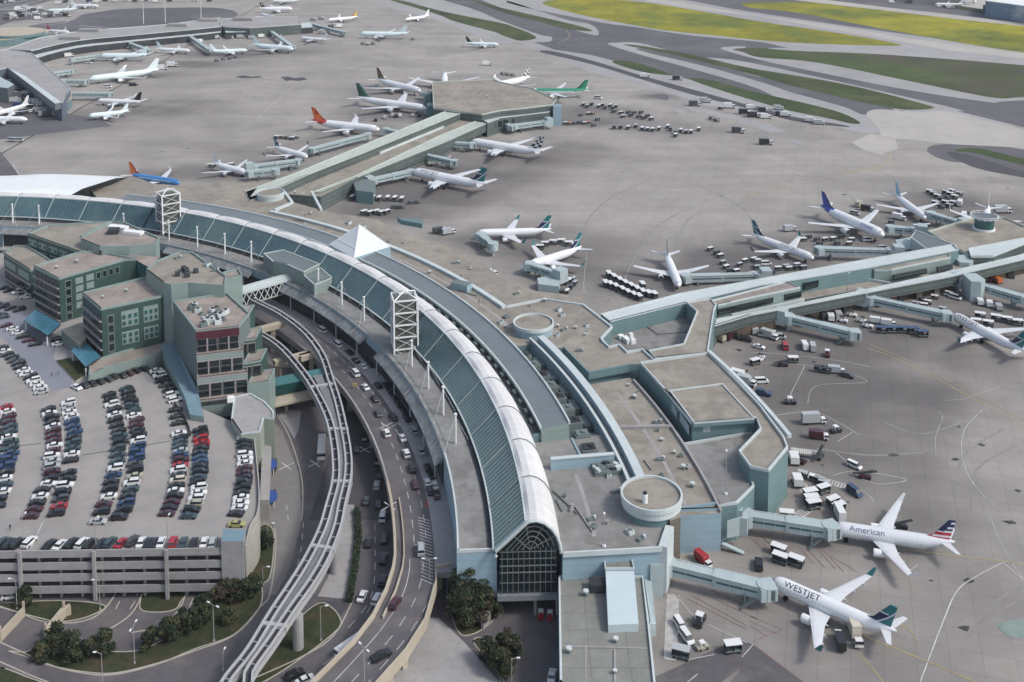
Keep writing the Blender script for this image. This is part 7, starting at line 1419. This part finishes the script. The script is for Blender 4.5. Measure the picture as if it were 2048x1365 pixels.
# ------------------------------------------------------------ passenger boarding bridges
def gangway(lab, s0, s1, z0=8.2, z1=7.9, stub=True, w=2.9):
    a, b = np.array(W(PX(s0)[0], z0+1.4)), np.array(W(PX(s1)[0], z1+1.4)); d = b-a; L = np.linalg.norm(d); d /= L; rz = math.atan2(d[1], d[0])
    t = thing('boarding_bridge', lab, 'boarding bridge', (*a, AP), group='boarding bridges')
    mb = MB(); mb.cyl(tuple(a), 2.6, z0-.4, z0+3.2, 14); mb.build('rotunda', M_bridge, t); mb = MB(); mb.cyl(tuple(a), .8, AP, z0-.4, 10); mb.build('rotunda_column', M_bridge, t)
    if stub: mb = MB(); mb.box((*(a-d*3.0), z0+1.9), (4.6, 5.2, 6.0), rz); mb.build('gate_house', M_bridge, t)
    m_ = a+d*L*.52; zm = z0+(z1-z0)*.52
    mb = MB(); mb.bar((*(a+d*1.5), z0+1.4), (*m_, zm+1.4), w, 2.8); mb.build('inner_tunnel', M_bridge, t); mb = MB(); mb.bar((*(m_-d*1), zm+1.4), (*(b-d*1.5), z1+1.4), w+.5, 3.2); mb.build('outer_tunnel', M_bridge, t)
    mb = MB(); nr = np.array((d[1], -d[0]))
    for (p, q, zz, ww, zq) in ((a+d*2, m_-d*.6, z0, w, zm), (m_, b-d*2, zm, w+.5, z1)):
        for sg in (-1, 1): o_ = nr*sg*(ww/2+.05); mb.bar((*(p+o_), zz+2.95), (*(q+o_), zq+2.95), .16, .22, 0); mb.bar((*(p+o_), zz+1.5), (*(q+o_), zq+1.5), .08, .5, 1)
        n = max(2, int(np.linalg.norm(q-p)/3)); 
        for k in range(n+1): c = p+(q-p)*k/n; zc = zz+(zq-zz)*k/n; mb.bar((*(c+nr*(ww/2+.04)), zc+.1), (*(c+nr*(ww/2+.04)), zc+2.9), .1, .12, 0); mb.bar((*(c-nr*(ww/2+.04)), zc+.1), (*(c-nr*(ww/2+.04)), zc+2.9), .1, .12, 0); mb.bar((*(c-nr*ww/2), zc+2.86), (*(c+nr*ww/2), zc+2.86), .14, .12, 0)
    mb.build('tunnel_trim', [M_cap, M_tglass], t)
    mb = MB(); mb.cyl(tuple(b), 2.4, z1-.3, z1+3.2, 12); mb.box((*(b+nr*-.2), z1+1.4), (4.4, 4.8, 3.2), rz+.5); mb.build('cab', M_bridge, t)
    mb = MB(); mb.box((*(b+d*1.9), z1+1.6), (1.2, 3.6, 2.6), rz); mb.build('cab_hood', M_hgrey, t)
    c = b-d*5; mb = MB()
    for sg in (-1, 1): mb.bar((*(c+nr*sg*1.9), AP+.8), (*(c+nr*sg*1.9), z1+.6), .45); mb.bar((*(c+nr*sg*1.9-d*.5), AP+.55), (*(c+nr*sg*1.9+d*.5), AP+.55), 1.1, 1.1)
    mb.bar((*(c-nr*2.2), AP+1.1), (*(c+nr*2.2), AP+1.1), .6); mb.build('drive_column', M_hgrey, t)
    mb = MB(); mb.bar((*(b-d*2.5+nr*2.2), z1), (*(b-d*6+nr*3.6), AP+.2), .9, .2); mb.build('service_stair', M_hgrey, t)
    return t
gangway('longest near boarding bridge reaching the nearest jet with the teal fin', 'q 600 1150', 'p 120 640')
gangway('boarding bridge reaching the striped fin jet from the pale corner wall', 'q 1320 710', 'p 600 190')
gangway('boarding bridge with no jet at its head, nearest the pier arm', 's 1060 420', 's 1770 590')
gangway('boarding bridge reaching the teal finned jet at the right edge', 'h 895 1010', 'h 1465 1130')
gangway('boarding bridge at the right edge below the lookout hub', 'h 1560 865', 'h 2060 1010')
gangway('boarding bridge folded beside the middle row jet with the dark green fin', 'g 430 855', 'g 235 790')
gangway('long boarding bridge reaching the all white nose on jet', 'g 2020 872', 'g 1450 885', z0=6.6, z1=6.4, w=2.4)
gangway('boarding bridge at the nose of the jet left of the blue tail', 'h 1060 655', 'h 520 640')
gangway('boarding bridge at the nose of the jet with the tall blue tail', 'h 1240 495', 'h 1050 480')
gangway('boarding bridge at the nose of the light blue finned jet', 'h 1560 440', 'h 1350 375')
gangway('boarding bridge at the left jet of the middle row', 'f 1895 635', 'f 1800 560', stub=False)
gangway('boarding bridge of the wide jet with navy fin at the upper pier', 'f 960 125', 'f 1255 60')
gangway('boarding bridge of the wide jet with the dark striped fin', 'b 1420 1120', 'b 1730 1135')
gangway('boarding bridge above the jet with the navy fin', 'b 1260 1195', 'b 1590 1270')
gangway('boarding bridge at the nose of the flaming tail jet', 'b 1240 1060', 'b 1060 1020')
gangway('second boarding bridge behind the flaming tail jet', 'b 920 1060', 'b 480 1175', stub=False)
gangway('boarding bridge of the small teal finned jet at the upper pier', 'b 30 1310', 'b 370 1265')
gangway('boarding bridge near the root of the upper pier', 'b 200 1340', 'e 1950 70', stub=False)
gangway('upper boarding bridge on the left side of the hub', 'b 1420 740', 'b 1350 735', stub=False)
gangway('lower boarding bridge on the left side of the hub', 'b 1420 850', 'b 1395 870', stub=False)
gangway('boarding bridge at the near corner of the hub', 'c 350 960', 'c 110 990')
gangway('boarding bridge at the second gate of the near hub side', 'c -20 940', 'c 90 1000')
for s0, s1, lab in (('a 330 590', 'a 560 560', 'uppermost of three boarding bridges on the far pier arm'), ('a 500 640', 'a 670 640', 'middle of three boarding bridges on the far pier arm'), ('a 520 740', 'a 860 740', 'lowest of three boarding bridges on the far pier arm'), ('a 560 470', 'a 760 440', 'boarding bridge of the pale blue far jet'),
    ('a 1480 290', 'a 1640 400', 'slanting boarding bridge under the far pier, left one'), ('b 150 240', 'b 330 370', 'slanting boarding bridge under the far pier, right one'), ('b 500 200', 'b 740 260', 'boarding bridge at the right tip of the far pier'), ('a 1000 340', 'a 1160 400', 'boarding bridge below the middle of the far pier')):
    gangway(lab, s0, s1, stub=False, w=3.4)
u = MB(); q = G('f 790 100 860 90 980 130 960 215 830 200', 12); u.prism(q, 5, 12, 0, 1); solo('gate_house', u, [M_panelg, M_hgrey], 'grey green gate house between the upper pier and the navy finned jet', 'building', (*q[0], 5))
u = MB(); q = G('g 290 885 440 850 470 880 460 950 300 930', 9); u.prism(q, 5, 9, 0, 1); solo('gate_house', u, [M_bridge, M_bridge], 'pale gate house with dark openings beside the short gangway of the middle row', 'building', (*q[0], 5))
for i, (s, lab) in enumerate((('f 1150 430 1350 450 1340 480 1180 450', 'dark skylight strip on the brown roof edge near the apron'),)):
    q = G(s, 18); u = MB(); u.prism(q, 17, 19.2, 0); solo('skylight_strip', u, M_panelg, lab, 'skylight', (*q[0], 17.5))
# ------------------------------------------------------------ lamp posts
def lamp(s, h, lab, z=0.0, arms=1, grp='street lamps', hd_=0.0, col=None):
    c = W(PX(s)[0], z); t = thing('street_lamp', lab, 'street lamp', (*c, z), group=grp)
    mb = MB(); mb.cyl(c, .13, z, z+h, 8, .08); mb.cyl(c, .3, z, z+.4, 8); mb.build('pole', col or M_concg, t)
    for k in range(arms):
        a = hd_+k*math.pi; d = (math.cos(a), math.sin(a)); mb = MB(); mb.tube([(*c, z+h), (c[0]+d[0]*1.0, c[1]+d[1]*1.0, z+h+.35), (c[0]+d[0]*1.4, c[1]+d[1]*1.4, z+h+.4)], .07, 5); mb.build('arm', M_concg, t)
        mb = MB(); mb.box((c[0]+d[0]*1.6, c[1]+d[1]*1.6, z+h+.38), (.8, .35, .18), a); mb.build('lamp_head', M_white, t)
for s, h, lab, z, arms, hd_ in (('m 1035 1220', 9.5, 'tall street lamp in the middle of the bottom left slope', 0, 2, 1.5), ('m 1645 1050', 9.5, 'street lamp on the slope beside the reddish tree', 0, 2, 2.6), ('m 130 800', 8, 'street lamp before the left end of the garage front', 0, 1, 3.1), ('m 770 810', 8, 'street lamp in front of the middle garage column', 0, 1, 3.1),
    ('m 790 1420', 9, 'street lamp rising from the bottom edge on the outer road', 0, 1, 3.1), ('m 1715 1270', 4, 'short street lamp beside the outer road near the guideway', 0, 1, 1.5), ('n 545 1045', 9, 'street lamp standing in the green triangle below the guideway', 0, 1, 0), ('n 100 620', 5, 'short street lamp on the narrow verge beside the garage', 0, 1, 0), ('n 140 330', 7, 'slim street lamp on the verge beside the guideway road', 0, 1, 0),
    ('n 880 1420', 10, 'double headed street lamp at the bottom edge of the elevated road', 7, 2, 2.3), ('n 1380 560', 5, 'double headed street lamp at the right edge of the elevated road', 7, 2, 0), ('n 1835 700', 5.5, 'street lamp among the bushes left of the glazed gable', 0, 1, 0), ('o 90 1400', 7, 'street lamp near the bottom edge beside the underpass road', 0, 1, 0),
    ('m 180 290', 7, 'left street lamp on the front edge of the garage roof', DK, 1, 1.5), ('m 740 350', 8, 'middle street lamp on the front edge of the garage roof', DK, 1, 1.5), ('m 1290 330', 8, 'right street lamp on the front edge of the garage roof', DK, 1, 1.5),
    ('h 730 940', 7, 'street lamp standing on the right pier roof', 12, 1, 1.0), ('f 1895 850', 11, 'floodlight mast on the roof edge beside the middle row jet', 17.5, 1, 1.0), ('g 1490 960', 8, 'floodlight mast at the nose of the all white jet', AP, 1, 0)):
    lamp(s, h, lab, z, arms, hd_=hd_)
for k in list(VC.values()): pass

# ------------------------------------------------------------ people on foot
def person(p, z, rz, lab, cloth):
    J = [(0, 0, .98), (0, 0, 1.2), (0, 0, 1.42), (0, 0, 1.54), (0.02, 0, 1.68), (.0, .19, 1.4), (.06, .25, 1.14), (.16, .25, .92), (.0, -.19, 1.4), (-.06, -.25, 1.14), (.04, -.27, .90), (.0, .1, .92), (.14, .1, .5), (.1, .1, .08), (.24, .1, .04), (.0, -.1, .92), (-.06, -.1, .5), (-.24, -.1, .1), (-.12, -.1, .04)]
    Ed = [(0, 1), (1, 2), (2, 3), (3, 4), (2, 5), (5, 6), (6, 7), (2, 8), (8, 9), (9, 10), (0, 11), (11, 12), (12, 13), (13, 14), (0, 15), (15, 16), (16, 17), (17, 18)]
    Rr = [.15, .14, .16, .065, .11, .07, .05, .035, .07, .05, .035, .1, .07, .045, .04, .1, .07, .045, .04]
    me = bpy.data.meshes.new('person'); me.from_pydata(J, Ed, []); me.materials.append(mat('clothes_'+cloth[0], cloth[1], .9, 0)); o = bpy.data.objects.new('person', me); COL.objects.link(o)
    o.location = (*p, z); o.rotation_euler = (0, 0, rz); o.modifiers.new('skin', 'SKIN'); o.modifiers.new('sub', 'SUBSURF').levels = 1
    for k, r in enumerate(Rr): me.skin_vertices[0].data[k].radius = (r, r)
    me.skin_vertices[0].data[0].use_root = True; return tag(o, lab, 'person')
person(W(PX('m 78 195')[0], DK), DK+.02, 2.2, 'person in dark clothes walking across the garage roof alone', ('dark', (.03, .03, .04)))
person(W(PX('i 405 325')[0], DK), DK+.05, .4, 'person in dark clothes on the bluish driveway, nearer the planting bed wall', ('dark', (.03, .03, .04)))
person(W(PX('i 455 315')[0], DK), DK+.05, .6, 'second person in blue grey clothes walking on the bluish driveway', ('blue_grey', (.08, .10, .15)))
